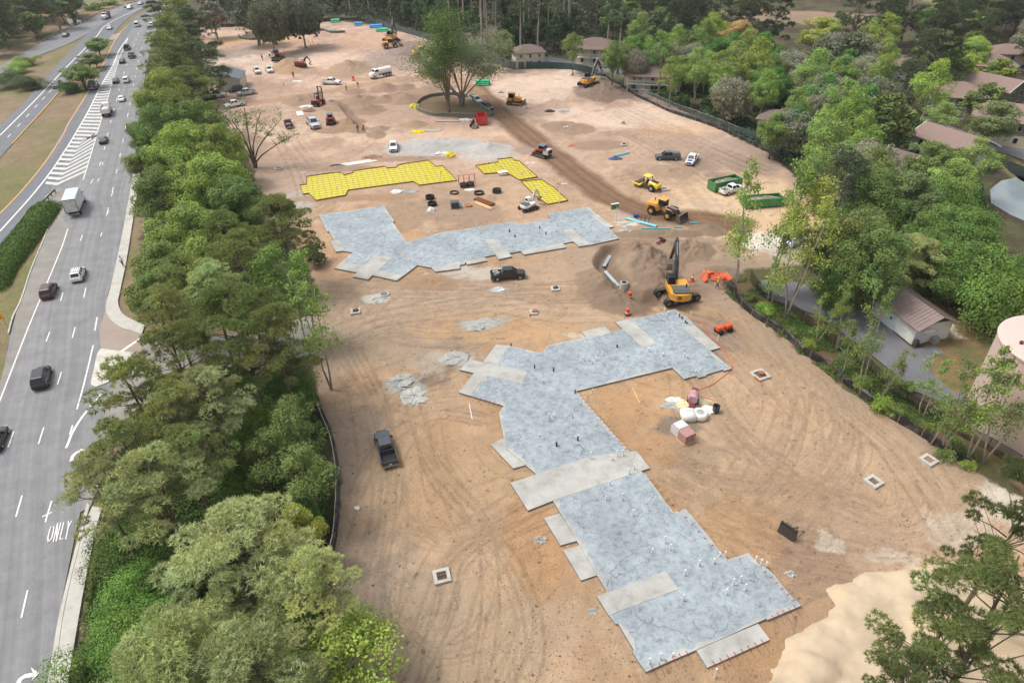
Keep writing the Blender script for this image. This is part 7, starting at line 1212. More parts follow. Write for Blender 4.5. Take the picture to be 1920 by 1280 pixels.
# ------------------------------------------------------------------ fences
def zfence(name, label, line, h, m, th=.05, step=1.5, posts=None, pm=None, sag=.06, cat='fence', lean=0, mesh=False, top=None):
    L = smooth_line(line, 1); n = max(4, int(lengthof(L) / step)); q = resample(L, n + 1); o0 = q[len(q) // 2]; t = thing(name, label, cat, (*o0, 0)); mb = MB(); mb.loft([[(p[0] - o0[0], p[1] - o0[1], hz(*p) - .15), (p[0] - o0[0] + th, p[1] - o0[1] + th, hz(*p) - .15), (p[0] - o0[0] + th, p[1] - o0[1] + th + lean, hz(*p) + h + rnd.uniform(-sag, sag)), (p[0] - o0[0], p[1] - o0[1] + lean, hz(*p) + h + rnd.uniform(-sag, sag))] for p in q]); mb.build('mesh_panel' if mesh else 'fabric', m, t)
    if posts:
        q = resample(L, min(100, int(lengthof(L) / posts)) + 1)
        for p in q: MB().cyl((p[0] - o0[0], p[1] - o0[1] - .06, hz(*p) - .2), (p[0] - o0[0], p[1] - o0[1] - .06, hz(*p) + h + .15), .045, n=5).build('post', pm or M_black(), t)
    if top:
        q = resample(L, n * 2); MB().tube([(p[0] - o0[0], p[1] - o0[1], hz(*p) + h + .03) for p in q], .04, 4).build('top_rail', top, t)
    return t
SF = mat('black_silt_fabric', '1c1d1e', rough=.6, var=.4, scale=1.5, dirt='6a625a'); GF = mat('green_screen', '33494a', rough=.7, var=.15, scale=1); STK = mat('wood_stake', 'a08a6c', rough=.9)
def mesh_mat(name, c, op):
    m = bpy.data.materials.new(name); m.use_nodes = True; t = m.node_tree; n = t.nodes; b = n['Principled BSDF']; b.inputs['Base Color'].default_value = (*hx(c), 1); b.inputs['Roughness'].default_value = .6; tp = n.new('ShaderNodeBsdfTransparent'); mx = n.new('ShaderNodeMixShader'); mx.inputs[0].default_value = op
    t.links.new(tp.outputs[0], mx.inputs[1]); t.links.new(b.outputs[0], mx.inputs[2]); t.links.new(mx.outputs[0], n['Material Output'].inputs['Surface']); return m
CHM = mesh_mat('chain_link', '6a6d70', .22); CHB = mesh_mat('chain_link_black', '17181a', .3)
zfence('silt_fence', 'black silt fence along the right edge of the dirt below the pump yard', gp('M', [(-130, 190), (0, 350), (100, 420), (230, 500), (330, 590), (400, 640), (500, 700), (600, 790), (700, 870), (820, 950), (930, 1040), (1100, 1140), (1200, 1210), (1290, 1270), (1400, 1340)]), 1.05, SF, .25, 1.2, 3.0, STK, .2)
zfence('silt_fence', 'black silt fence with white top cord beside the roadside trees', gp('X', [(590, 745), (604, 785), (617, 815), (626, 850), (632, 900), (630, 960), (627, 1000), (620, 1040), (612, 1060), (616, 1110), (622, 1150)]), .9, SF, .3, 1.0, 3.0, STK, .1, top=mat('white_cord', 'c9c7c0', var=0))
zfence('silt_fence', 'black silt fence at the foot of the long chain-link fence on the right', gp('D', [(620, 600), (700, 660), (850, 740), (980, 800), (1150, 880), (1360, 950), (1530, 1010), (1700, 1080), (1800, 1130), (1920, 1190), (2020, 1240)]), .8, SF, .2, 2, 4, STK, .1)
zfence('chain_link_fence', 'grey chain-link fence along the wood on the right', gp('D', [(635, 590), (710, 640), (860, 715), (990, 775), (1160, 855), (1370, 930), (1540, 990), (1680, 1050)]), 1.9, CHM, .02, 3, 3.5, mat('galvanised', '8c9094', rough=.5), 0, mesh=True, top=mat('galvanised', '8c9094'))
zfence('screen_fence', 'dark green screened fence at the right bend', gp('D', [(1680, 1050), (1760, 1080), (1850, 1125), (1940, 1175), (2040, 1230), (2100, 1290)]), 2.1, GF, .04, 3, 4, M_black(), .05)
zfence('screen_fence', 'dark green screened fence curving below the stair house', gp('D', [(30, 532), (120, 535), (250, 535), (380, 545), (480, 560), (560, 585), (620, 620)]), 2.1, GF, .04, 3, 4, M_black(), .05)
zfence('screen_fence', 'dark grey-green screened fence behind the far excavator and oak', gp('C', [(30, 250), (150, 262), (200, 285), (300, 320), (420, 350), (560, 390), (680, 420), (800, 450), (1000, 520), (1150, 590), (1300, 620), (1450, 650), (1600, 730), (1760, 745)]), 2.1, mat('grey_screen', '4a5557', rough=.7, var=.15), .04, 3, 5, M_black(), .05)
zfence('silt_fence', 'black silt fence across the back of the dirt', gp('B', [(200, 290), (400, 290), (600, 270), (900, 265), (1100, 255), (1300, 235), (1500, 220), (1700, 230), (1860, 245)]), 1.3, SF, .2, 3, 6, STK, .1)
zfence('silt_fence', 'low grey barrier round the two back oaks', gp('B', [(390, 400), (430, 430), (560, 440), (720, 425), (900, 410), (980, 360), (1150, 350), (1300, 335), (1400, 365), (1550, 360)]), .9, mat('grey_fabric', '6c6a62', rough=.8, var=.2), .2, 3, 5, STK, .05, top=mat('pale_cord', 'a8a498', var=0))
zfence('silt_fence', 'low grey-green barrier round the grassy island', gp('Q7', [(1110, 312), (1060, 325), (960, 330), (820, 325), (700, 320), (600, 315), (520, 290), (455, 250), (500, 190), (590, 150), (760, 135), (880, 150), (920, 185), (990, 230), (1060, 275), (1110, 312)]), 1.0, mat('grey_fabric', '6c6a62'), .15, 2, 4, STK, .05, top=mat('pale_cord', 'a8a498', var=0))
zfence('chain_link_fence', 'black chain-link fence around the pump yard drive', gp('M', [(20, 150), (85, 245), (230, 330), (380, 440), (500, 530), (640, 640), (740, 700), (910, 870), (1020, 940), (1150, 1020), (1290, 1100), (1420, 1170), (1570, 1250), (1700, 1330)]), 1.9, CHB, .02, 3, 3.4, M_black(), 0, mesh=True, top=M_black())
# guard rail by the gore, bridge rail along the upper road
def rail(label, line, posts=2.2, m=None):
    L = smooth_line(line, 1); q = resample(L, max(4, int(lengthof(L) / 1.5))); o0 = q[len(q) // 2]; t = thing('guard_rail', label, 'guard rail', (*o0, 0)); mb = MB(); mb.loft([[(p[0] - o0[0], p[1] - o0[1], .5), (p[0] - o0[0] + .06, p[1] - o0[1], .65), (p[0] - o0[0], p[1] - o0[1], .85), (p[0] - o0[0] - .06, p[1] - o0[1], .65)] for p in q]); mb.build('rail', m or mat('galvanised', '8c9094', rough=.5), t)
    for p in resample(L, min(90, int(lengthof(L) / posts)) + 1): MB().box((p[0] - o0[0], p[1] - o0[1], .4), (.16, .16, .85)).build('post', BOOMG, t)
rail('short dark guard rail between the hedge and the hatched gore', gp('N', [(315, 570), (360, 535), (395, 495), (432, 462)]), 1.6, BOOMG)
rail('long guard rail along the outer edge of the upper carriageway', gp('A', [(340, 396), (560, 286), (800, 170), (1000, 84), (1300, 4)]), 4.5)
# ------------------------------------------------------------------ yard and site objects
def at(r, x, y, z=0): p = g(r, x, y, z); return (p[0], p[1], hz(*p))
def inlet(label, r, x, y, rz, s=1.6, kind='grate', cov=True):
    s *= .8
    t = thing('drain_inlet', label, 'drain', at(r, x, y), rz); f = MB(); w_ = .36
    for sx, sy, dx, dy in ((0, -1, s, w_), (0, 1, s, w_), (-1, 0, w_, s - 2 * w_), (1, 0, w_, s - 2 * w_)): f.box((sx * (s - w_) / 2, sy * (s - w_) / 2, .1), (dx, dy, .42))
    f.build('concrete_frame', WK, t, bevel=.02); MB().box((0, 0, .1), (s - .5, s - .5, .04)).build('dark_pit', mat('pit', '6a5a4c', rough=.9), t)
    if kind == 'grate': k = MB(); [k.box((-s * .28 + i * s * .14, 0, .2), (.07, s - .56, .06)) for i in range(5)]; k.box((0, 0, .2), (s - .56, .07, .05)); k.build('grate', rust, t)
    elif kind == 'block': MB().box((.1, .1, .3), (s * .5, s * .45, .3), rz=.3).build('cover_block', mat('dark_cover', '4c443c', rough=.9), t)
    elif kind == 'brick': MB().cyl((.25, .1, .2), (.25, .1, .5), .42, n=12).build('brick_ring', mat('brick', '9a6248', rough=.9, var=.25), t); MB().box((-s * .5, -.5, .0), (.1, 1.0, .7)).build('board', mat('orange_board', 'b0743a', rough=.8), t)
    elif kind == 'lid': MB().box((0, 0, .2), (s * .5, s * .5, .06)).build('rusty_lid', mat('rust_lid', '8c6c5c', rough=.9), t)
    return t
inlet('square storm drain with half-open rusty grate near the bottom centre', 'R', 782, 703, .25, 2.1); inlet('open concrete drain box with dark corner opening, right side', 'U', 690, 190, .5, 2.0, 'none'); inlet('pale concrete frame with reddish lid next to the silt fence', 'U', 990, 72, .5, 2.0, 'lid')
inlet('concrete box with round brick collar beside an orange board', 'S', 1450, 545, .4, 2.6, 'brick'); inlet('drain box with a dark block on it, left of the dirt', 'Q', 360, 357, .2, 1.9, 'block'); inlet('drain box marked by stakes right of the black pickup', 'Q', 1622, 212, .1, 1.8, 'block'); inlet('drain top inside the curved ruts', 'Q', 1485, 362, 0, 1.6, 'brick')
inlet('white-rimmed drain frame near the bare tree', 'F', 730, 856, .3, 2.2, 'none'); inlet('concrete drain ring right of the yellow roller', 'H', 757, 713, .2, 2.4, 'lid'); inlet('drain frame on the dirt right of the haul road bend', 'D', 785, 970, 0, 1.8, 'block'); inlet('small drain frame in the middle of the right-hand dirt', 'D', 338, 1015, 0, 1.5, 'none'); inlet('drain frame near the far excavator', 'D', 388, 592, 0, 2, 'block')
inlet('drain frame with dark cover by the teal pipe', 'D', 790, 1142, 0, 1.7, 'block'); inlet('drain frame near the bulldozer', 'C', 1780, 1180, 0, 2.2, 'none'); inlet('drain frame above the pipe bundle', 'C', 1510, 1010, 0, 2.2, 'none')
t = thing('manhole_cone', 'round concrete manhole lid on a lime splash', 'manhole', at('Q', 540, 250)); MB().cyl((0, 0, 0), (0, 0, .35), .95, .85, n=20).build('ring', WK, t, bevel=.03); MB().cyl((0, 0, .35), (0, 0, .42), .6, n=16).build('lid', mat('lid_grey', '6d7276', rough=.8), t)
def heap(name, label, cat, pos, r, h, m, seed=1, n=12, rz=0, flat_=.6):
    t = MB().sph((0, 0, 0), 1, 22 if h < .3 else n, 7, (r[0], r[1], h), .42 if h < .3 else .2, random.Random(seed), zmin=-.1).build(name, m, None, smooth=False); t.location = pos; t.rotation_euler = (0, 0, rz); return tag(t, label, cat)
LIME = mat('lime_white', 'acaca6', rough=.95, var=.2, scale=2, bump=.6); SLUR = mat('grey_slurry', '9a9a95', rough=.9, var=.25, scale=2, bump=.5)
heap('lime_spill', 'splash of dried pale lime beside the manhole lid', 'spill', at('Q', 500, 275), (1.9, 1.3), .22, LIME, 1); heap('slurry_spill', 'upper grey spill of dried concrete on the tan dirt', 'spill', at('Q', 640, 795), (1.9, 1.4), .25, SLUR, 2); heap('slurry_spill', 'whiter lower spill of dried concrete pointing down', 'spill', at('Q', 735, 890), (2.0, 1.5), .28, LIME, 3, rz=-.8)
heap('rubble_pile', 'pale rubble against the west arm of the near slab', 'rubble', at('Q', 990, 655), (2.4, 1.9), .45, SLUR, 4); heap('rubble_pile', 'small grey rubble heap left of the pale slab pipes', 'rubble', at('V', 150, 165), (1.5, .9), .35, SLUR, 5); heap('gravel_patch', 'thin grey gravel patch above the rubble heap', 'gravel', at('V', 210, 125), (3.0, 1.5), .12, SLUR, 6)
SAND = mat('pale_sand', 'b6a48c', rough=.95, var=.16, scale=.35, bump=1.0, bscale=3, dirt='bca684')
# big pale sand heap bottom right : height-field over its outline
so = gp('U', [(430, 775), (490, 740), (600, 702), (750, 650), (870, 645), (1000, 645), (1150, 605), (1280, 690), (1450, 700), (1650, 760), (1750, 1000), (1750, 1500), (700, 1560), (-60, 1420), (50, 1280), (170, 1130), (330, 985), (390, 960), (440, 850)]); sx = [p[0] for p in so]; sy = [p[1] for p in so]; o0 = (sum(sx) / len(sx), sum(sy) / len(sy)); st = .28; X_, Y_ = np.meshgrid(np.arange(min(sx) - 1, max(sx) + 1, st), np.arange(min(sy) - 1, max(sy) + 1, st)); sv = (GX, GY); GX, GY = X_, Y_; dd = sdist(so, 3); GX, GY = sv
dd = dd + (vnoise(X_, Y_, 2.5, 71, 4) - .5) * 2.2; hh = np.clip(dd, 0, None); lob = vnoise(X_, Y_, 7, 77, 2); Z_ = 1.1 * np.tanh(hh / 1.3) + 2.4 * ramp(lob, .35, .7) * np.tanh(hh / 3) + .55 * vnoise(X_, Y_, 1.6, 79, 4) - .5 + .07 * np.sin((X_ * .8 + Y_ * .6) * 2.2 + 3 * lob) * np.tanh(hh); rws, cls = X_.shape; idx = np.arange(rws * cls).reshape(rws, cls); ok = (dd > -.4); fs = [(int(idx[i, j]), int(idx[i, j + 1]), int(idx[i + 1, j + 1]), int(idx[i + 1, j])) for i in range(rws - 1) for j in range(cls - 1) if ok[i, j] and ok[i + 1, j + 1] and ok[i, j + 1] and ok[i + 1, j]]
me = bpy.data.meshes.new('sand_heap'); me.from_pydata([(a - o0[0], b - o0[1], c) for a, b, c in zip(X_.ravel(), Y_.ravel(), Z_.ravel())], [], fs); me.materials.append(SAND); me.polygons.foreach_set('use_smooth', [True] * len(fs)); bm = bmesh.new(); bm.from_mesh(me); bmesh.ops.delete(bm, geom=[v for v in bm.verts if not v.link_faces], context='VERTS'); bm.to_mesh(me); bm.free(); so_ = bpy.data.objects.new('sand_heap', me); C.objects.link(so_); so_.location = (*o0, 0); tag(so_, 'broad heap of pale cream sand in the bottom right', 'sand heap')
WHT = mat('white_bag', 'dcdad4', rough=.8, var=.12, scale=3, bump=.4)
def bulkbag(label, r, x, y, round_=False):
    t = thing('bulk_bag', label, 'bag', at(r, x, y)); m = MB()
    if round_: m.loft([[(math.cos(a) * q * (1 + .04 * math.sin(5 * a)), math.sin(a) * q, z) for a in [2 * math.pi * i / 16 for i in range(16)]] for q, z in ((.85, 0), (1.0, .4), (.95, .9), (.6, 1.05), (.55, .98))]); m.build('bag', WHT, t, smooth=True); MB().cyl((0, 0, .97), (0, 0, 1.0), .52, n=14).build('contents', SLUR, t)
    else: m.loft([[(sx * q, sy * q, z) for sx, sy in ((-1, -1), (0, -1.08), (1, -1), (1.08, 0), (1, 1), (0, 1.08), (-1, 1), (-1.08, 0))] for q, z in ((.8, 0), (.88, .5), (.8, 1.0), (.3, 1.2))]); m.build('bag', WHT, t, smooth=True); k = MB(); k.tube([(-.5, 0, 1.05), (0, 0, 1.45), (.5, 0, 1.05)], .03, 4); k.build('strap', M_black(), t)
bulkbag('white bulk bag with lifting straps, left of the round one', 'S', 937, 845); bulkbag('round open white bulk bag of grey mix', 'S', 1022, 840, True)
tag(heap('plastic_heap', 'crumpled white plastic sheets beside the dark bucket', 'plastic sheet', at('S', 1082, 790), (1.0, .9), .35, WHT, 8), None); tag(heap('plastic_heap', 'flat white plastic scraps above the pink mixer', 'plastic sheet', at('S', 845, 712), (1.1, .5), .15, WHT, 9), None); heap('slurry_spill', 'pale grey puddle of slurry left of the mixer', 'spill', at('S', 825, 755), (1.5, .8), .1, SLUR, 10); heap('lime_spill', 'cream powder spill right at the mixer wheels', 'spill', at('S', 905, 750), (1.2, .7), .12, mat('cream_powder', 'd2cba0', rough=.95, var=.15), 11)
t = thing('bucket', 'dark blue-grey open bucket right of the white bags', 'bucket', at('S', 1135, 800)); MB().loft([[(math.cos(a) * q, math.sin(a) * q, z) for a in [2 * math.pi * i / 16 for i in range(16)]] for q, z in ((.4, 0), (.48, 1.1), (.42, 1.1), (.36, .3))]).build('shell', mat('slate_plastic', '38454c', rough=.5), t); MB().tube([(-.45, 0, 1.05), (0, .3, 1.2), (.45, 0, 1.05)], .02, 4).build('handle', M_black(), t)
t = thing('mortar_mixer', 'dusty pink mortar mixer standing in spilled powder', 'mixer', at('S', 970, 745), 1.2, None, 1.3); MB().cyl((-.55, 0, .95), (.55, 0, .95), .5, n=16).build('drum', mat('mixer_pink', 'b08088', rough=.7, var=.2, dirt='c8bcb0'), t, bevel=.05); MB().box((.95, 0, .9), (.6, .6, .6)).build('motor_box', mat('mixer_dark', '7a2f42', rough=.6, var=.2), t, bevel=.04); MB().box((0, 0, .4), (2.0, .5, .12)).build('frame', mat('mixer_dark', '7a2f42'), t); k = MB(); k.tube([(-.8, 0, .4), (-1.6, 0, .45)], .04, 5); k.build('tow_bar', M_black(), t)
for yy in (-.5, .5): wheel(t, .3, yy, .3, .16)
def brickpallet(label, r, x, y, wrap):
    t = thing('brick_pallet', label, 'brick pallet', at(r, x, y), .5); MB().box((0, 0, .08), (1.7, 1.5, .14)).build('pallet', M_wood(), t); b = mat('brick_stack', 'a88078', rough=.9, var=.3, scale=5, bump=.8, bscale=10); m = MB()
    for k in range(6):
        for i in range(5): m.box((-.64 + i * .32, 0, .26 + k * .21), (.3, 1.36 + .04 * (i % 2), .19))
    o = m.build('bricks', b, t)
    if wrap: MB().loft([[(-.85, -.75, .15), (.85, -.75, .15), (.85, .75, .15), (-.85, .75, .15)], [(-.84, -.73, 1.2), (.84, -.73, 1.2), (.84, .73, 1.2), (-.84, .73, 1.2)], [(-.7, -.6, 1.5), (.7, -.6, 1.45), (.7, .6, 1.5), (-.7, .6, 1.42)]]).build('plastic_wrap', mat('cloudy_wrap', 'c4c4c6', rough=.3, var=.15, scale=4), t)
    return t
brickpallet('pallet of bricks wrapped in cloudy plastic, the farther of two', 'S', 880, 950, True); brickpallet('bare pallet of reddish bricks, the nearer of two', 'S', 925, 1000, False)
t = thing('form_panel', 'dark form panel propped upright with timber braces', 'form panel', at('U', 215, 480), .7); k = MB().box((0, 0, .75), (.1, 1.9, 1.5), ry=.2); k.build('panel', mat('dark_ply', '3a332e', rough=.8, var=.3), t); k = MB()
for i in range(5): k.box((.12 + .0, -.8 + i * .4, .75), (.1, .08, 1.5), ry=.2)
for z in (.2, .75, 1.3): k.box((.16 - z * .2 + .15, 0, z), (.1, 1.9, .08))
k.build('ribs', M_black(), t); k = MB(); k.tube([(.3, -.5, .9), (2.0, -.9, .05)], .07, 4); k.tube([(.3, .3, .6), (2.0, -.2, .05)], .07, 4); k.build('braces', mat('old_timber', '806a52', rough=.9), t)
def coil(label, r, x, y, R=.9, h=.5):
    t = thing('tie_coil', label, 'coil', at(r, x, y)); k = MB()
    for i in range(5): rr = R - .06 * (i % 2); zz = .1 + i * h / 5; k.tube([(math.cos(a) * rr, math.sin(a) * rr, zz) for a in [2 * math.pi * j / 18 for j in range(19)]], .08, 5)
    k.build('black_strands', M_black(), t); return t
coil('upper of two stacked-looking black strand coils left of centre', 'Q7', 578, 1020, .9, .7); coil('lower of two black strand coils left of centre', 'Q7', 597, 1075, .9, .6); coil('thin flat black coil above the coil pair', 'Q7', 785, 972, .9, .2); coil('black coil with white tag, middle one', 'Q7', 998, 978, 1.0, .4); coil('tall black coil nearest the small yellow sheeting', 'Q7', 1150, 965, .9, .8)
coil('black coil under the red stressing frame, left', 'Q7', 868, 920, .8, .9); coil('black coil under the red stressing frame, right', 'Q7', 925, 912, .8, .9)
t = thing('red_frame_rack', 'tangle of red reel frames beside the yellow sheeting end', 'reel rack', at('Q7', 885, 885), .2); k = MB()
for xx in (-1.6, -.4, .8, 2.0): k.tube([(xx, -.8, 0), (xx, 0, 1.9), (xx, .8, 0)], .05, 4)
k.tube([(-1.8, 0, 1.9), (2.2, 0, 1.9)], .05, 4); k.tube([(-1.6, -.8, .4), (2, -.8, .4)], .05, 4); k.build('frame', paint('a83a2a'), t); heap('white_cloths', 'white cloths at the foot of the red reel rack', 'cloth', at('Q7', 915, 945), (1.2, .6), .3, WHT, 14)
heap('plastic_heap', 'crumpled white plastic near the long yellow sheeting, left', 'plastic sheet', at('J', 910, 448), (1.4, .9), .5, WHT, 15); heap('plastic_heap', 'greyer plastic scraps right of the crumpled white plastic', 'plastic sheet', at('J', 1010, 445), (2.0, .9), .4, SLUR, 16); heap('white_sack', 'white sack below the two black coils', 'sack', at('Q7', 585, 1125), (.9, .7), .8, WHT, 17)
def lumber(label, r, x, y, rz, L=4.5, n=5, m=None, nm='lumber_stack', cat='lumber', lay=2, w_=.22):
    t = thing(nm, label, cat, at(r, x, y), rz); k = MB(); q = random.Random(int(x + y))
    for l in range(lay):
        for i in range(n): k.box((q.uniform(-.15, .15), (i - n / 2) * (w_ + .03), .08 + l * .12), (L * q.uniform(.9, 1), w_, .1), rz=q.uniform(-.02, .02))
    k.build('boards', m or M_wood(), t); return t
a_ = h_of((890, 377), (925, 391)); lumber('stack of fresh pale lumber near the mini excavator', 'Q7', 1035, 1080, a_, 5.5, 4); lumber('rusty brown bundle of bars behind the pale lumber', 'Q7', 1045, 1050, a_, 5.2, 6, mat('rust_bars', '6e3a20', rough=.8, var=.3), 'rebar_bundle', 'rebar', 3)
lumber('two grey boards lying left of the far slab corner', 'J', 95, 735, h_of((577, 412), (582, 428)), 3.4, 3, mat('grey_board', 'a8a298', rough=.9)); lumber('long whitewashed planks on the gravel left of the gravel spread', 'J', 560, 175, h_of((642, 312), (700, 303)), 9, 8, mat('white_plank', 'cfcfca', rough=.8, var=.15), lay=1); lumber('pile of grey planks below the grassy island barrier', 'Q7', 735, 357, -.1, 7, 5, mat('grey_board', 'a8a298')); lumber('pale planks in front of the grey plank pile', 'Q7', 580, 435, 0, 6, 7, mat('grey_board', 'a8a298'), lay=1)
lumber('white pipes laid side by side next to the silver service truck', 'F', 930, 325, 1.9, 4.5, 8, pipe_w, 'pipe_stack', 'pipes', 1, .2); heap('scrap_heap', 'heap of brown and white scraps by the service truck', 'scrap', at('F', 1020, 300), (2.2, 1.4), .7, mat('scrap_mix', '8c6a58', rough=.9, var=.6, scale=2), 19); heap('white_tarp', 'white tarp heap above the brown scraps', 'tarp', at('F', 1000, 268), (2.0, 1.0), .7, WHT, 20); heap('scrap_heap', 'scattered brown and black scraps above the whitewashed planks', 'scrap', at('J', 690, 130), (2.6, 1.0), .5, mat('scrap_mix', '8c6a58'), 21); heap('black_sheet', 'crumpled black plastic left of the whitewashed planks', 'plastic sheet', at('J', 355, 215), (1.8, .7), .3, M_black(), 22)
for i, (r, x, y, c, l, rx, ry, h) in enumerate([('Q7', 680, 640, 'd0d0cc', 'grey and white gear heap beside the yellow tarp', 1.8, .9, .7), ('Q7', 750, 655, 'd8c41c', 'yellow tarp bundle at the gravel edge', 1.3, 1.1, 1.0), ('Q7', 475, 452, 'd8c41c', 'yellow sheeting roll on the ground below the island', 1.8, .9, .6), ('Q7', 445, 235, 'd8d41c', 'yellow sheeting heap on the island edge', 1.6, 1.0, 1.0), ('Q7', 880, 352, 'dcdcd8', 'white bags at the foot of the island barrier', 2.0, .7, .6), ('Q7', 965, 412, '6d6050', 'dark stump-like clod beside the red container', 1.2, 1.0, 1.0), ('H', 340, 450, '3a4a78', 'blue and black hoses heaped by the long teal pipe', 1.8, 1.0, .4),
                                             ('D', 210, 875, '2c2e32', 'small black heap on the tan dirt, left of its pale twin', 1.6, 1.0, .5), ('D', 320, 876, '9a9a9c', 'pale heap right of the small black one', 1.6, .8, .4), ('L', 420, 248, 'a8a8a4', 'grey block heap under the teal pipes', 1.2, .7, .5), ('L', 440, 185, 'b8b0a4', 'flat pale debris patch beside the blue barrel', 2.4, 1.2, .15), ('T', 35, 465, '9a958c', 'broken concrete shards left of the small pale pads', .7, .5, .2), ('T', 1470, 660, 'a8a49c', 'small grey stone right of the slab corner', .5, .35, .2), ('R', 318, 325, 'e6e6e4', 'tiny white bag near the left silt fence', .3, .25, .2), ('T', 340, 872, '8f918e', 'small grey concrete splat left of the slab', .45, .4, .1),
                                             ('Q', 1265, 212, 'b4bcc0', 'pale bluish debris below the black pickup', 1.0, .7, .15), ('S', 520, 610, '4a4038', 'dark clod inside the slab angle', .01, .01, .01), ('K', 955, 370, 'c8c0b4', 'pale scraps along the haul road edge', 1.0, .5, .2), ('K', 665, 180, 'd4ccc4', 'white scraps by the small yellow sheeting corner', 1.0, .6, .2), ('Q7', 1700, 890, 'a06a5a', 'brick-red scraps beside the haul road', 1.0, .5, .2), ('D', 400, 1145, 'c86040', 'orange netting scrap beside the haul road', 1.6, .5, .15), ('B', 1040, 888, 'dadad6', 'small white sheet on the upper dirt', 1.6, .8, .15), ('B', 1370, 330, '9aa090', 'grey rubble at the foot of the back pine', 3.5, 1.6, .7)]):
    if rx > .1: heap('debris_heap', l, 'debris', at(r, x, y), (rx, ry), h, mat('debris_' + c, c, rough=.8, var=.25, scale=2), 30 + i)
# boxes, barrels, skips
def skip(label, r, x, y, rz, c, L=6.5, W=2.5, H=1.6, load=True, s=1.0):
    t = thing('skip', label, 'skip', at(r, x, y), rz, None, s); m = MB(); gm_ = paint(c)
    for sx, sy, dx, dy in ((0, -1, L, .1), (0, 1, L, .1), (-1, 0, .1, W - .1), (1, 0, .1, W - .1)): m.box((sx * (L - .1) / 2, sy * (W - .1) / 2, H / 2 + .2), (dx, dy, H))
    m.box((0, 0, .25), (L, W, .1)); k = int(L / .8)
    for i in range(k + 1):
        for sy in (-1, 1): m.box((-L / 2 + .05 + i * (L - .1) / k, sy * (W / 2 + .05), H / 2 + .2), (.12, .1, H))
    m.build('container', gm_, t); rm = MB(); rm.box((0, -W / 2, H + .22), (L + .1, .16, .1)); rm.box((0, W / 2, H + .22), (L + .1, .16, .1)); rm.build('rim', gm_, t)
    if load: MB().sph((0, 0, H * .75), 1, 14, 6, (L * .47, W * .45, .6), .15, random.Random(5)).build('rubbish', mat('rubbish', '8c8478', rough=.9, var=.6, scale=1.6), t)
    return t
skip('green skip full of rubbish, left of its twin', 'H', 1270, 700, h_of((1338, 356), (1382, 347)), '2c7a3c', 7, 2.5, 1.9); skip('green skip full of rubbish, right of its twin behind young trees', 'H', 1590, 850, h_of((1400, 388), (1455, 384)), '2c8a44', 8, 2.5, 1.7)
skip('red lidded container beside the grassy island', 'Q7', 1020, 375, h_of((904, 240), (896, 222)), 'c01c20', 3.6, 2.2, 2.0, False, 1.1); t = thing('storage_box', 'dark grey square box on the brown dirt between coils and lumber', 'box', at('Q7', 792, 1095), .2); MB().box((0, 0, .65), (1.6, 1.4, 1.3)).build('box_body', mat('slate_box', '3c4244', rough=.6), t, bevel=.04); MB().box((0, 0, 1.33), (1.7, 1.5, .1)).build('lid', mat('slate_lid', '4c5456', rough=.6), t); heap('gear_pile', 'grey wire gear right of the dark box', 'gear', at('Q7', 845, 1085), (1.3, .8), .5, SLUR, 61); heap('orange_tools', 'orange tool heap between the wire gear and the lumber', 'tools', at('Q7', 900, 1085), (1.2, .6), .5, mat('tool_orange', 'b8784a', rough=.8, var=.4), 62)
t = thing('work_table', 'white folding table by the inner corner of the small yellow sheeting', 'table', at('K', 405, 290), .3); MB().box((0, 0, .8), (2.2, 1.1, .07)).build('tabletop', M_white(), t)
for a in (-1, 1):
    for b in (-1, 1): MB().cyl((a * .95, b * .45, 0), (a * .95, b * .45, .78), .03, n=5).build('leg', M_black(), t)
def cone(label, r, x, y, up=True, name='traffic_barrel', cat='barrel', s=1.0):
    t = thing(name, label, cat, at(r, x, y), 0, None, s); OR = mat('safety_orange', 'd84a20', rough=.5, var=.08)
    if name == 'traffic_cone': MB().cyl((0, 0, .05), (0, 0, .95), .24, .04, n=12).build('cone', OR, t); MB().box((0, 0, .03), (.6, .6, .06)).build('base', OR, t); MB().cyl((0, 0, .5), (0, 0, .68), .155, .115, n=12).build('white_band', M_white(), t)
    else: MB().loft([[(math.cos(a) * q, math.sin(a) * q, z) for a in [2 * math.pi * i / 14 for i in range(14)]] for q, z in ((.36, 0), (.34, .5), (.32, .52), (.3, 1.0), (.2, 1.08))]).build('barrel', OR, t); MB().cyl((0, 0, .3), (0, 0, .42), .375, n=14).build('white_band', M_white(), t); MB().cyl((0, 0, 0), (0, 0, .08), .45, n=14).build('base', M_black(), t)
cone('orange cone right of the big excavator', 'L', 996, 672, name='traffic_cone', cat='cone', s=1.4); cone('orange barrel on the spoil slope left of the big excavator', 'L', 462, 785); cone('orange and black barrel above the near slab', 'L', 440, 965); cone('red-orange cone right of the round spoil heap', 'L', 1318, 285, name='traffic_cone', cat='cone', s=1.3); cone('orange barrel beside the pink stake cluster', 'B', 1645, 880, s=1.3)
t = thing('plastic_drum', 'blue drum at the end of the teal pipes', 'drum', at('L', 515, 128)); o = MB().cyl((-.5, 0, .35), (.5, 0, .35), .35, n=14).build('drum_body', mat('drum_blue', '1c3a9a', rough=.4), t, bevel=.03); MB().cyl((.5, 0, .35), (.53, 0, .35), .3, n=12).build('lid', mat('drum_blue_dark', '142a6e', rough=.4), t)
t = thing('saw_rack', 'dark metal rack beside the blue drum', 'rack', at('L', 575, 160), -.4); k = MB()
for xx in (-1.2, -.4, .4, 1.2): k.tube([(xx, -.5, 0), (xx, -.5, 1.0), (xx, .5, 1.0), (xx, .5, 0)], .05, 4)
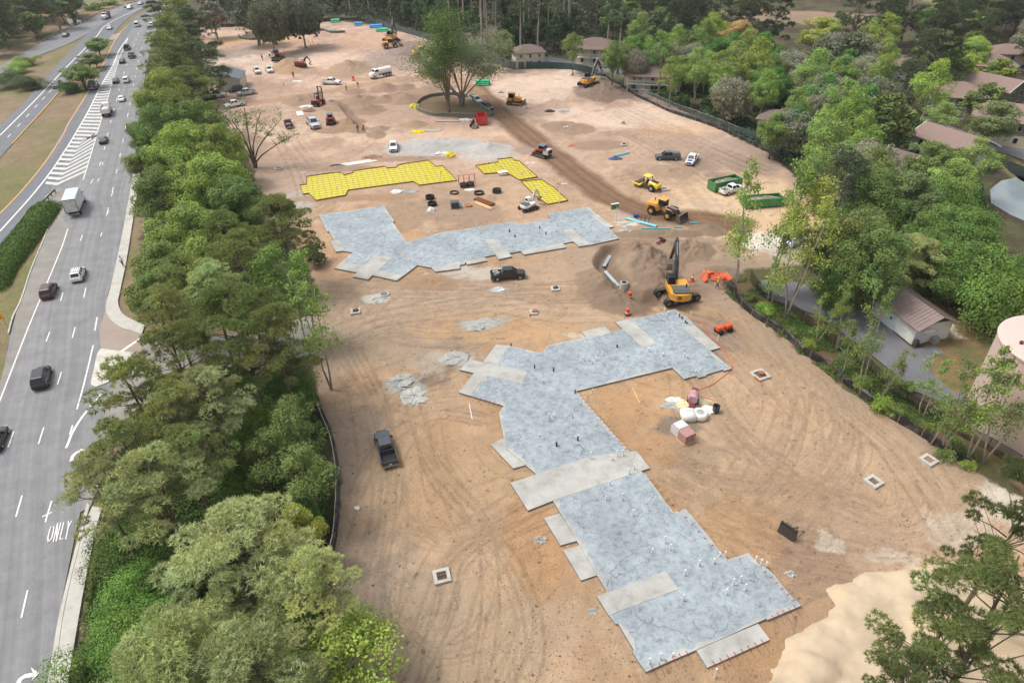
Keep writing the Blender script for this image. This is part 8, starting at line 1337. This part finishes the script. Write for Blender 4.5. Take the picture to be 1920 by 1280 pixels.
k.tube([(-1.2, -.5, 1), (1.2, -.5, 1)], .05, 4); k.tube([(-1.2, .5, 1), (1.2, .5, 1)], .05, 4); k.tube([(-1.2, .5, .5), (1.2, .5, .5)], .05, 4); k.build('frame', rust, t)
def pipes(label, r, a, b, m, rad=.16, n=1, name='pipe', cat='pipe', z=None, gap=2.1):
    p, q = g(r, *a), g(r, *b); x, y = (p[0] + q[0]) / 2, (p[1] + q[1]) / 2; L = math.hypot(q[0] - p[0], q[1] - p[1]); t = thing(name, label, cat, (x, y, hz(x, y) if z is None else z), math.atan2(q[1] - p[1], q[0] - p[0])); k = MB(); i = 0
    rows = n if isinstance(n, list) else [n]; zz = rad
    for rw in rows:
        for j in range(rw): k.cyl((-L / 2, (j - (rw - 1) / 2) * rad * gap, zz), (L / 2, (j - (rw - 1) / 2) * rad * gap, zz), rad, n=10, cap=False); i += 1
        zz += rad * 1.8
    k.build('pipes' if n != 1 else 'tube', m, t, smooth=False); e = MB(); [e.cyl((sx * L / 2 - .01, (j - (rows[0] - 1) / 2) * rad * gap, rad), (sx * (L / 2 + .01), (j - (rows[0] - 1) / 2) * rad * gap, rad), rad * .8, n=10) for sx in (-1, 1) for j in range(rows[0])]; e.build('pipe_ends', M_black(), t); return t
TEAL = mat('teal_pipe', '5cb4c4', rough=.4, var=.06); GRN = mat('green_pipe', '2fb07c', rough=.4, var=.06); BLU = mat('blue_pipe', '4a9cd8', rough=.4, var=.06)
pipes('green pipe bundle stacked in rows right of the oak', 'C', (1240, 925), (1385, 925), GRN, .26, [7, 6, 5], 'pipe_bundle', 'pipes'); pipes('pair of teal pipes lying diagonally beside the wheel loader', 'L', (432, 143), (690, 212), TEAL, .17, 2); pipes('teal pipe parallel to the slab above the trench', 'L', (565, 228), (812, 228), TEAL, .14); pipes('short teal pipe right of the longer one', 'L', (845, 218), (908, 218), TEAL, .13); pipes('short teal pipe beside the loader bucket', 'L', (975, 178), (1055, 178), TEAL, .12); pipes('teal pipe resting on the blue hose heap', 'H', (330, 430), (455, 400), TEAL, .16, 2)
pipes('bundle of blue pipes at the back fence, left', 'C', (80, 305), (215, 295), BLU, .3, [6, 4], 'pipe_bundle', 'pipes'); pipes('bundle of green pipes under the blue ones at the back', 'C', (150, 345), (285, 340), GRN, .28, [5, 3], 'pipe_bundle', 'pipes'); pipes('bundle of blue pipes seen through the oak', 'C', (1110, 680), (1205, 670), BLU, .3, [6, 4], 'pipe_bundle', 'pipes'); pipes('bundle of green pipes at the foot of the back wood', 'B', (1400, 245), (1495, 240), GRN, .32, [6, 4], 'pipe_bundle', 'pipes'); pipes('blue pipes at the back fence right of the green bundle', 'B', (1660, 280), (1740, 275), BLU, .32, [5, 3], 'pipe_bundle', 'pipes')
PG = mat('grey_pipe', 'a8b4bc', rough=.4, var=.08); pipes('upper grey pipe laid in the curved trench', 'L', (296, 412), (240, 505), PG, .15, 2, z=-1.2); pipes('lower grey pipe laid in the curved trench', 'L', (255, 540), (370, 665), PG, .15, 2, z=-1.3); t = thing('manhole_cone', 'grey manhole barrel at the end of the trench pipes', 'manhole', (*g('L', 412, 690), -1.1)); MB().cyl((0, 0, 0), (0, 0, 1.3), .8, .65, n=18).build('barrel_section', WK, t); MB().cyl((0, 0, 1.3), (0, 0, 1.35), .45, n=14).build('opening', M_black(), t)
pipes('black culvert pipe leaning by the red container', 'Q7', (925, 405), (950, 360), M_black(), .35); t = thing('trench_box_bucket', 'rust-red digger bucket lying on the spoil heap', 'bucket', (*g('L', 700, 385), 2.0 * 0 + hz(*g('L', 700, 385))), .6); MB().side([(0, 0), (1.4, .1), (1.6, .5), (1.2, 1.0), (.3, 1.1), (.5, .9), (1.2, .6), (1.1, .3), (.1, .2)], -.6, .6).build('shell', mat('rust_red', '5c2c20', rough=.8, var=.3), t); MB().box((.6, 0, 1.1), (.4, .5, .2)).build('ears', M_black(), t)
# small vertical pipes, stakes in the dirt
def peg(label, r, x, y, h=1.0, m=None, group=None, name='standpipe', cat='pipe', rad=.07):
    o = MB().cyl((0, 0, 0), (0, 0, h), rad, n=6).build(name, m or pipe_w); o.location = at(r, x, y); return tag(o, label, cat, group)
peg('taller white standpipe above the near slab', 'V', 775, 218, 1.2); peg('shorter white standpipe above the near slab', 'V', 762, 262, .9); peg('white standpipe in front of the trench roller', 'W', 1325, 640, 1.1); peg('white standpipe by the right arm of the near slab', 'W', 918, 268, 1.0); peg('white standpipe inside the angle of the near slab', 'S', 265, 665, .7); peg('tall white standpipe below the near slab', 'T', 1035, 1250, 1.4, rad=.09); peg('white standpipe beside the brown spill', 'Q', 782, 775, .8); peg('white standpipe cap pair near the brown spill', 'Q', 797, 755, .6)
o = MB().cyl((0, 0, .08), (3.2, 0, .08), .06, n=6).build('plastic_pipe', pipe_w); o.location = at('V', 118, 950); o.rotation_euler = (0, 0, h_of((885, 786), (880, 761))); tag(o, 'white pipe lying alone left of the near slab', 'pipe'); o = MB().box((1.6, 0, .06), (3.2, .12, .1)).build('plank', M_wood()); o.location = at('S', 602, 740); o.rotation_euler = (0, 0, h_of((1200, 756), (1187, 730))); tag(o, 'single pale plank lying inside the slab angle', 'plank')
R6 = random.Random(12)
for i in range(60):
    r, x, y = R6.choice([('D', R6.uniform(150, 700), R6.uniform(790, 900)), ('D', R6.uniform(900, 1060), R6.uniform(1040, 1180)), ('B', R6.uniform(480, 860), R6.uniform(900, 1000)), ('B', R6.uniform(1100, 1300), R6.uniform(800, 880)), ('F', R6.uniform(1380, 1560), R6.uniform(520, 600)), ('B', R6.uniform(420, 620), R6.uniform(560, 640)), ('K', R6.uniform(560, 1000), R6.uniform(100, 320))])
    o_ = RG[r]; SCT.append((peg('stake', r, x, y, R6.uniform(.8, 1.5), pipe_w, 'survey stakes', 'survey_stake', 'stake', .05), 'thin white stake', o_[0] + x * o_[2], o_[1] + y * o_[2]))
for i in range(14):
    r, x, y = R6.choice([('B', R6.uniform(560, 1100), R6.uniform(600, 980)), ('C', R6.uniform(160, 520), R6.uniform(480, 740)), ('B', R6.uniform(1000, 1300), R6.uniform(460, 530))])
    o_ = RG[r]; SCT.append((peg('stake', r, x, y, 1.2, mat('safety_orange', 'd84a20'), 'red survey stakes', 'survey_stake', 'stake', .08), 'thin red stake', o_[0] + x * o_[2], o_[1] + y * o_[2]))
o = MB().tube([(a[0], a[1], hz(*a) + .05) for a in resample(smooth_line(gp('W', [(1060, 330), (1130, 420), (1160, 520), (1250, 610), (1370, 690), (1430, 800), (1470, 880), (1540, 980), (1540, 1050), (1440, 1150), (1330, 1230), (1260, 1285)]) + gp('S', [(1060, 630), (1010, 650), (1000, 680), (1060, 700), (1120, 720), (1140, 750)]), .5), 120)], .05, 5).build('hose', mat('orange_hose', 'c8562c', rough=.5)); tag(o, 'thin orange hose snaking around the right arm of the near slab', 'hose')
t = thing('orange_netting', 'tangle of orange safety netting at the yard corner', 'netting', at('L', 1200, 650)); k = MB(); q = random.Random(9)
for i in range(26): a = Vector((q.uniform(-2.6, 2.6), q.uniform(-1.6, 1.6), q.uniform(0, 1.0))); k.tube([a, a + Vector((q.uniform(-1.4, 1.4), q.uniform(-1, 1), q.uniform(-.3, .6)))], .05, 3)
for i in range(9): k.box((q.uniform(-2.2, 2.2), q.uniform(-1.2, 1.2), q.uniform(.2, .8)), (1.2, .04, .8), rz=q.random() * 3, rx=.6)
k.build('net', mat('net_orange', 'd8603a', rough=.6, var=.2), t)
# generator, utility trailer, poles, signs
t = thing('generator', 'teal trailer-mounted generator beside the pump house', 'generator', at('M', 765, 275), rzp + 2.6); TG = mat('teal_machine', '6a9a90', rough=.5, var=.15); MB().box((0, 0, 1.35), (3.4, 1.7, 1.5)).build('housing', TG, t, bevel=.06); MB().box((-1.72, 0, 1.4), (.06, 1.1, .9)).build('radiator', M_black(), t); k = MB(); k.box((0, 0, .5), (4.0, 1.4, .14)); k.tube([(1.9, .5, .5), (3.2, 0, .45)], .07, 5); k.tube([(1.9, -.5, .5), (3.2, 0, .45)], .07, 5); k.build('trailer_frame', TG, t)
for yy in (-.95, .95): wheel(t, -.3, yy, .38, .22)
t = thing('utility_trailer', 'small dark trailer with gear left of the lower white pickup', 'trailer', at('B', 100, 1105), .2, None, 1.1); MB().box((0, 0, .6), (3.6, 1.8, .14)).build('deck', M_black(), t); MB().box((0, 0, 1.0), (2.8, 1.4, .8)).build('load', mat('dark_load', '3a3836', rough=.8, var=.4), t); MB().tube([(1.8, 0, .55), (3.2, 0, .5)], .06, 5).build('drawbar', M_black(), t)
for yy in (-.95, .95): wheel(t, -.2, yy, .34, .2)
t = thing('utility_trailer', 'dark trailer beside the far left skid loader', 'trailer', at('B', 815, 682), 0, None, 1.2); MB().box((0, 0, .6), (3.0, 1.6, .5)).build('body', M_black(), t, bevel=.03); MB().tube([(1.5, 0, .45), (2.6, 0, .45)], .06, 5).build('drawbar', M_black(), t)
for yy in (-.9, .9): wheel(t, 0, yy, .34, .2)
t = thing('electrical_pole', 'white temporary power pole with green-lit panel beside the far slab', 'power pole', at('H', 340, 1005)); MB().cyl((0, 0, 0), (0, 0, 3.6), .09, n=8).build('pole', pipe_w, t); MB().box((-.4, 0, 3.6), (1.5, .3, 1.0), rz=.3).build('panel', mat('panel_green', '4a7a52', rough=.5, var=.3, scale=4), t); MB().box((-.4, 0, 4.15), (1.6, .4, .1), rz=.3).build('panel_roof', TRIM, t)
def pole(label, r, x0, y0, x1, y1, m, rad=.16, arms=False, group=None, name='power_pole'):
    bx, by = g(r, x0, y0); lo, hi = 2, 45
    for _ in range(40):
        md = (lo + hi) / 2; qx, qy, _d = proj(bx, by, md); o = RG[r]
        if qy > o[1] + y1 * o[2]: lo = md
        else: hi = md
    t = thing(name, label, 'tree' if 'dead' in name else 'pole', (bx, by, 0)); MB().cyl((0, 0, 0), (0, 0, lo), rad, rad * .6, n=8).build('shaft', m, t)
    if arms: MB().box((0, 0, lo - 1), (3.0, .14, .14)).build('crossarm', m, t)
WPOLE = mat('pale_pole', 'b4b2aa', rough=.8, var=.1)
pole('pale power pole, lower left of four at the top right', 'E', 1722, 215, 1757, 40, WPOLE, .22); pole('pale power pole, lower right of four at the top right', 'E', 1765, 220, 1797, 44, WPOLE, .22); pole('pale power pole, upper left of four at the top right', 'E', 1552, 95, 1575, 0, WPOLE, .22); pole('pale power pole, upper right of four at the top right', 'E', 1597, 95, 1617, 0, WPOLE, .22); pole('cut wooden pole leaning beside the teal generator', 'M', 655, 330, 722, 70, WPOLE, .2, name='wooden_pole'); pole('dead pale trunk standing in the gap of the right-hand wood', 'I', 970, 785, 995, 650, WPOLE, .22, name='dead_tree')
pole('straight bare trunk standing at the long fence', 'D', 1057, 780, 1090, 440, mat('trunk_brown', '6c5a4c', rough=.9), .3, name='dead_tree')
t = thing('warning_sign', 'yellow diamond pedestrian warning sign on two posts at the left edge', 'sign', (*g('O', 28, 285), 0), R_(0)); s3 = MB(); sg = .9; s3.add([(-sg, 0, 2.0), (0, 0, 2.0 - sg), (sg, 0, 2.0), (0, 0, 2.0 + sg), (-sg, .04, 2.0), (0, .04, 2.0 - sg), (sg, .04, 2.0), (0, .04, 2.0 + sg)], [(0, 1, 2, 3), (7, 6, 5, 4), (0, 4, 5, 1), (1, 5, 6, 2), (2, 6, 7, 3), (3, 7, 4, 0)]); sf = s3.build('sign_face', mat('sign_yellow', 'e8a80c', rough=.5, var=.04), t); k = MB()
k.add([(-.12, -.015, 1.55), (.0, -.015, 1.6), (.16, -.015, 1.5), (.3, -.015, 1.56), (.14, -.015, 1.75), (.1, -.015, 2.1), (.3, -.015, 2.2), (.26, -.015, 2.3), (-.02, -.015, 2.28), (-.26, -.015, 2.1), (-.2, -.015, 2.02), (-.06, -.015, 2.1), (-.08, -.015, 1.8)], [(0, 1, 12), (1, 4, 5, 11, 12), (1, 2, 4), (2, 3, 4), (5, 6, 7, 8), (5, 8, 9, 11), (9, 10, 11)]); k.cyl((.05, -.012, 2.45), (.05, -.02, 2.45), .12, n=10); k.build('walking_figure', M_black(), sf, normals=False)
for a in (-.45, .45): MB().cyl((a, .06, 0), (a, .06, 2.0), .035, n=5).build('post', mat('galvanised', '8c9094'), t)
t = thing('road_sign', 'small red-faced sign on the verge under the overhanging tree', 'sign', (*g('O', 1150, 225), 0), R_(-30)); MB().cyl((0, 0, 0), (0, 0, 2.4), .04, n=6).build('post', mat('galvanised', '8c9094'), t); MB().loft([[(math.cos(a) * .42, y_, 2.1 + math.sin(a) * .42) for a in [math.pi / 8 + i * math.pi / 4 for i in range(8)]] for y_ in (-.05, -.09)]).build('sign_face', paint('8a1a1e'), t)
# ------------------------------------------------------------------ people
SKIN = mat('skin', '9a6c50', rough=.6, var=.05)
def person(label, x, y, rz, shirt, trousers, hat=None, s=1.0, z=None, step=.18, hair='2a2018', sit=False):
    t = thing('person', label, 'person', (x, y, (hz(x, y) if z is None else z)), rz, None, s)
    if sit: J = {'p': (0, 0, .0), 'c': (0, 0, .42), 'n': (0, 0, .58), 'h': (.02, 0, .74), 'lk': (.42, .1, .04), 'rk': (.42, -.1, .04), 'lf': (.48, .1, -.38), 'rf': (.48, -.1, -.38), 'le': (.15, .26, .2), 're': (.15, -.26, .2), 'lh': (.4, .2, .2), 'rh': (.4, -.2, .2)}
    else: J = {'p': (0, 0, .93), 'c': (.02, 0, 1.32), 'n': (.02, 0, 1.5), 'h': (.05, 0, 1.66), 'lk': (step * .6, .1, .5), 'rk': (-step * .2, -.1, .5), 'lf': (step, .1, .07), 'rf': (-step * 1.3, -.1, .1), 'le': (-.08, .27, 1.12), 're': (.06, -.27, 1.12), 'lh': (.02, .3, .86), 'rh': (.2, -.28, .9)}
    def skin(name, chain, m):
        vs, es, rs = [], [], []
        for ch in chain:
            prev = None
            for key, off, r in ch:
                p = tuple(np.array(J[key]) + np.array(off)); 
                if p in vs: i = vs.index(p)
                else: i = len(vs); vs.append(p); rs.append(r)
                if prev is not None and prev != i: es.append((prev, i))
                prev = i
        me = bpy.data.meshes.new(name); me.from_pydata(vs, es, []); o = bpy.data.objects.new(name, me); C.objects.link(o); o.parent = t; md = o.modifiers.new('skin', 'SKIN')
        for i, r in enumerate(rs): me.skin_vertices[0].data[i].radius = (r, r)
        me.skin_vertices[0].data[0].use_root = True; sb = o.modifiers.new('sub', 'SUBSURF'); sb.levels = 1; sb.render_levels = 1; me.materials.append(m); return o
    S_ = [('c', (0, .17, .08), .075), ('c', (0, -.17, .08), .075)]
    fing = lambda s_, e, h: [[(h, (0, 0, 0), .035), (h, (.02 * k2, s_ * .012 * k2, -.09 - .01 * (1 - abs(k2))), .009)] for k2 in (-1.5, -.5, .5, 1.5)] + [[(h, (0, 0, 0), .035), (h, (.055, 0, -.03), .01)]]
    skin('body', [[('p', (0, 0, 0), .12), ('c', (0, 0, 0), .125), ('n', (0, 0, 0), .05), ('h', (0, 0, 0), .09), ('h', (0, 0, .09), .075)]] + [[('c', (0, 0, 0), .125), S_[0], ('le', (0, 0, 0), .042), ('lh', (0, 0, 0), .035)], [('c', (0, 0, 0), .125), S_[1], ('re', (0, 0, 0), .042), ('rh', (0, 0, 0), .035)]] + fing(1, 'le', 'lh') + fing(-1, 're', 'rh') + [[('p', (0, 0, 0), .12), ('p', (0, .09, -.08), .085), ('lk', (0, 0, 0), .06), ('lf', (0, 0, .03), .045), ('lf', (.14, 0, -.02), .035)], [('p', (0, 0, 0), .12), ('p', (0, -.09, -.08), .085), ('rk', (0, 0, 0), .06), ('rf', (0, 0, .03), .045), ('rf', (.14, 0, -.02), .035)]], SKIN)
    skin('shirt', [[('p', (0, 0, .05), .15), ('c', (0, 0, 0), .155), ('c', (0, 0, .12), .1)], [('c', (0, 0, 0), .155), ('c', (0, .17, .08), .1), ('le', (0, 0, .02), .06)], [('c', (0, 0, 0), .155), ('c', (0, -.17, .08), .1), ('re', (0, 0, .02), .06)]], mat('cloth_' + shirt, shirt, rough=.8, var=.1))
    skin('trousers', [[('p', (0, 0, .06), .15), ('p', (0, .09, -.08), .105), ('lk', (0, 0, 0), .08), ('lf', (0, 0, .08), .062)], [('p', (0, 0, .06), .15), ('p', (0, -.09, -.08), .105), ('rk', (0, 0, 0), .08), ('rf', (0, 0, .08), .062)]], mat('cloth_' + trousers, trousers, rough=.85, var=.1))
    hp = J['h']; mh = MB().sph((hp[0] - .01, 0, hp[2] + .07), .115, 10, 6, (1.1, .95, .85), zmin=-.15)
    if hat: mh.cyl((hp[0] + .02, 0, hp[2] + .06), (hp[0] + .02, 0, hp[2] + .075), .15, n=12)
    mh.build('hard_hat' if hat else 'hair', mat('hat_' + (hat or hair), hat or hair, rough=.4 if hat else .9), t, smooth=True)
    k = MB(); k.box((hp[0] + .095, .035, hp[2] + .03), (.01, .03, .015)); k.box((hp[0] + .095, -.035, hp[2] + .03), (.01, .03, .015)); k.box((hp[0] + .1, 0, hp[2] - .06), (.01, .05, .012)); k.build('eyes_and_mouth', M_black(), t); MB().box((hp[0] + .105, 0, hp[2] - .01), (.03, .02, .045)).build('nose', SKIN, t); return t
x, y = g('N', 958, 1035); person('man in white shirt and blue jeans walking on the pavement', x, y, h_of((232, 500), (238, 480)), 'e4e8ec', '4a6484', None, 1.12, z=.16)
x, y = g('B', 1572, 1015); person('worker in yellow-green vest standing beside the spoil heaps', x, y, .6, 'c4d440', '3a3c44', 'e8e8e4', 1.35); x, y = g('B', 994, 855); person('worker in red top near the far white pickups', x, y, 2.0, 'b03828', '2c2c34', 'd83a20', 1.35); x, y = g('B', 1697, 965); person('worker in bright orange beside the brown haul road', x, y, 1, 'e04a1c', 'c84424', 'e8e8e4', 1.3); x, y = g('B', 655, 668); person('person in dark clothes on the upper dirt left of the skid loader', x, y, 1, '2c2c30', '24242a', '2c2c30', 1.3)
x, y = g('F', 1493, 510); person('worker in dark clothes at the trench beside red formwork', x, y, 1, '3a3438', '2c2c30', 'd83a20', 1.3); x, y = g('F', 1548, 505); person('worker in red bending near the red formwork', x, y, 2.5, 'c0392a', '3a3438', 'd8d8d4', 1.3, step=.3); x, y = g('L', 1208, 735); person('worker in yellow shirt by the orange netting', x, y, 2.6, 'd8c82c', '3a3c44', 'e8d820', 1.15)
for o in list(bpy.data.objects):
    if o.get('label', '').startswith('white and maroon mini'):
        x, y = o.location[:2]; hh_ = o.rotation_euler.z; person('driver in yellow-green vest seated in the white mini excavator', x + .6 * .72 * math.cos(hh_) - .85 * .72 * math.sin(hh_), y + .6 * .72 * math.sin(hh_) + .85 * .72 * math.cos(hh_), hh_, 'c4d440', '3a3c44', 'e8e8e4', .9, z=o.location.z + 1.3, sit=True); break
# ------------------------------------------------------------------ what singles out each of the many lookalikes
LMK = [(867, 130, 'the island oak'), (1103, 160, 'the far excavator'), (1115, 80, 'the stair house'), (1225, 125, 'the long-roofed house'), (1500, 45, 'the brown field'), (1690, 110, 'the pale green gabled house'), (1805, 165, 'the screened porch house'), (1868, 148, 'the olive gabled house'), (1905, 215, 'the large brown-roofed house'), (1720, 225, 'the curving lane'), (1890, 365, 'the pond'), (1530, 400, 'the lime green tree'), (1780, 258, 'the canal-side house'),
       (1880, 30, 'the power poles'), (1270, 300, 'the shelled pickup'), (430, 155, 'the cream site shed'), (520, 30, 'the two back oaks'), (700, 50, 'the blue pipe bundles'), (200, 32, 'the red-bodied dump truck'), (250, 8, 'the marsh'), (1690, 590, 'the pump house'), (1900, 660, 'the pink tank'), (1350, 530, 'the orange netting'), (1625, 560, 'the teal generator'), (700, 335, 'the long yellow sheeting'), (1000, 330, 'the small yellow sheeting'), (597, 192, 'the red forklift'), (1018, 290, 'the tracked skid loader'), (621, 153, 'the long white pickup'), (1330, 45, 'the lime crown at the top')]
def away(dx, dy):
    a = math.degrees(math.atan2(-dy, dx)) % 360; return ['right of', 'above and right of', 'above', 'above and left of', 'left of', 'below and left of', 'below', 'below and right of'][int((a + 22.5) // 45) % 8]
grp = {}
for o, kl, px, py in SCT:
    L = min(LMK, key=lambda q: (q[0] - px) ** 2 + (q[1] - py) ** 2); grp.setdefault((kl, away(px - L[0], py - L[1]), L[2]), []).append((px, o))
ORD = ['', 'second', 'third', 'fourth', 'fifth', 'sixth', 'seventh', 'eighth', 'ninth', 'tenth']
for (kl, d, L), lst in grp.items():
    lst.sort(key=lambda q: q[0]); n_k = len(lst)
    for i, (px, o) in enumerate(lst):
        if n_k == 1: o['label'] = kl + ' ' + d + ' ' + L
        elif i == 0: o['label'] = 'leftmost ' + kl + ' ' + d + ' ' + L
        elif i == n_k - 1: o['label'] = 'rightmost ' + kl + ' ' + d + ' ' + L
        elif i < 10: o['label'] = ORD[i] + ' ' + kl + ' from the left ' + d + ' ' + L
        else: o['label'] = ORD[min(9, n_k - 1 - i)] + ' ' + kl + ' from the right ' + d + ' ' + L
        o['label'] = o['label'].replace('below and left', 'lower left').replace('below and right', 'lower right').replace('above and left', 'upper left').replace('above and right', 'upper right'); o['group'] = kl + 's ' + d + ' ' + L
# ------------------------------------------------------------------ air between the camera and the far woods
hm_ = bpy.data.materials.new('haze'); hm_.use_nodes = True; t = hm_.node_tree; t.nodes.clear(); pv = t.nodes.new('ShaderNodeVolumePrincipled'); pv.inputs['Density'].default_value = .00012; pv.inputs['Color'].default_value = (.93, .95, 1, 1); om = t.nodes.new('ShaderNodeOutputMaterial'); t.links.new(pv.outputs[0], om.inputs['Volume'])
hb_ = MB().box((0, 250, 29.5), (1900, 1500, 67)).build('haze', hm_); tag(hb_, kind='stuff')
# ------------------------------------------------------------------ clods, stones and litter strewn over the dirt: uncountable
R_ = np.random.RandomState(91); n_c = 26000; a = t_[0] + R_.rand(n_c) ** 1.5 * 1.9; yc = 30 * np.sinh(a); xc = R_.uniform(-1.0, 1.0, n_c) * wof(yc); gi, gj = gidx(xc, yc); gi = np.clip(np.round(gi).astype(int), 0, nr_ - 1); gj = np.clip(np.round(gj).astype(int), 0, nc_ - 1)
k_ = (SD[gi, gj] > .5) & (vnoise(xc, yc, 5, 95, 3) > .47)
for P_ in (NEAR, FAR, YA, YB, YC): k_ &= ~np.array([inpoly(p, q, P_) for p, q in zip(xc, yc)])
xc, yc, zc = xc[k_], yc[k_], GZ[gi, gj][k_]; m_c = len(xc); sc_ = R_.uniform(.03, .085, m_c) * (1 + (R_.rand(m_c) > .97) * 1.5); base_v = np.array([(1, 0, 0), (0, 1, 0), (-1, 0, 0), (0, -1, 0), (0, 0, .8)]); V = base_v[None] * sc_[:, None, None] * R_.uniform(.6, 1.4, (m_c, 5, 3)) + np.stack([xc, yc, zc], 1)[:, None]
F = (np.array([(0, 1, 4), (1, 2, 4), (2, 3, 4), (3, 0, 4)])[None] + 5 * np.arange(m_c)[:, None, None]).reshape(-1, 3); me = bpy.data.meshes.new('soil_clods'); me.from_pydata(V.reshape(-1, 3).tolist(), [], F.tolist()); me.materials.append(mat('clod_soil', '7c6450', rough=.95, var=.45, scale=.5)); o = bpy.data.objects.new('soil_clods', me); C.objects.link(o); o['kind'] = 'stuff'; o['label'] = 'clods and stones strewn over the bare dirt'
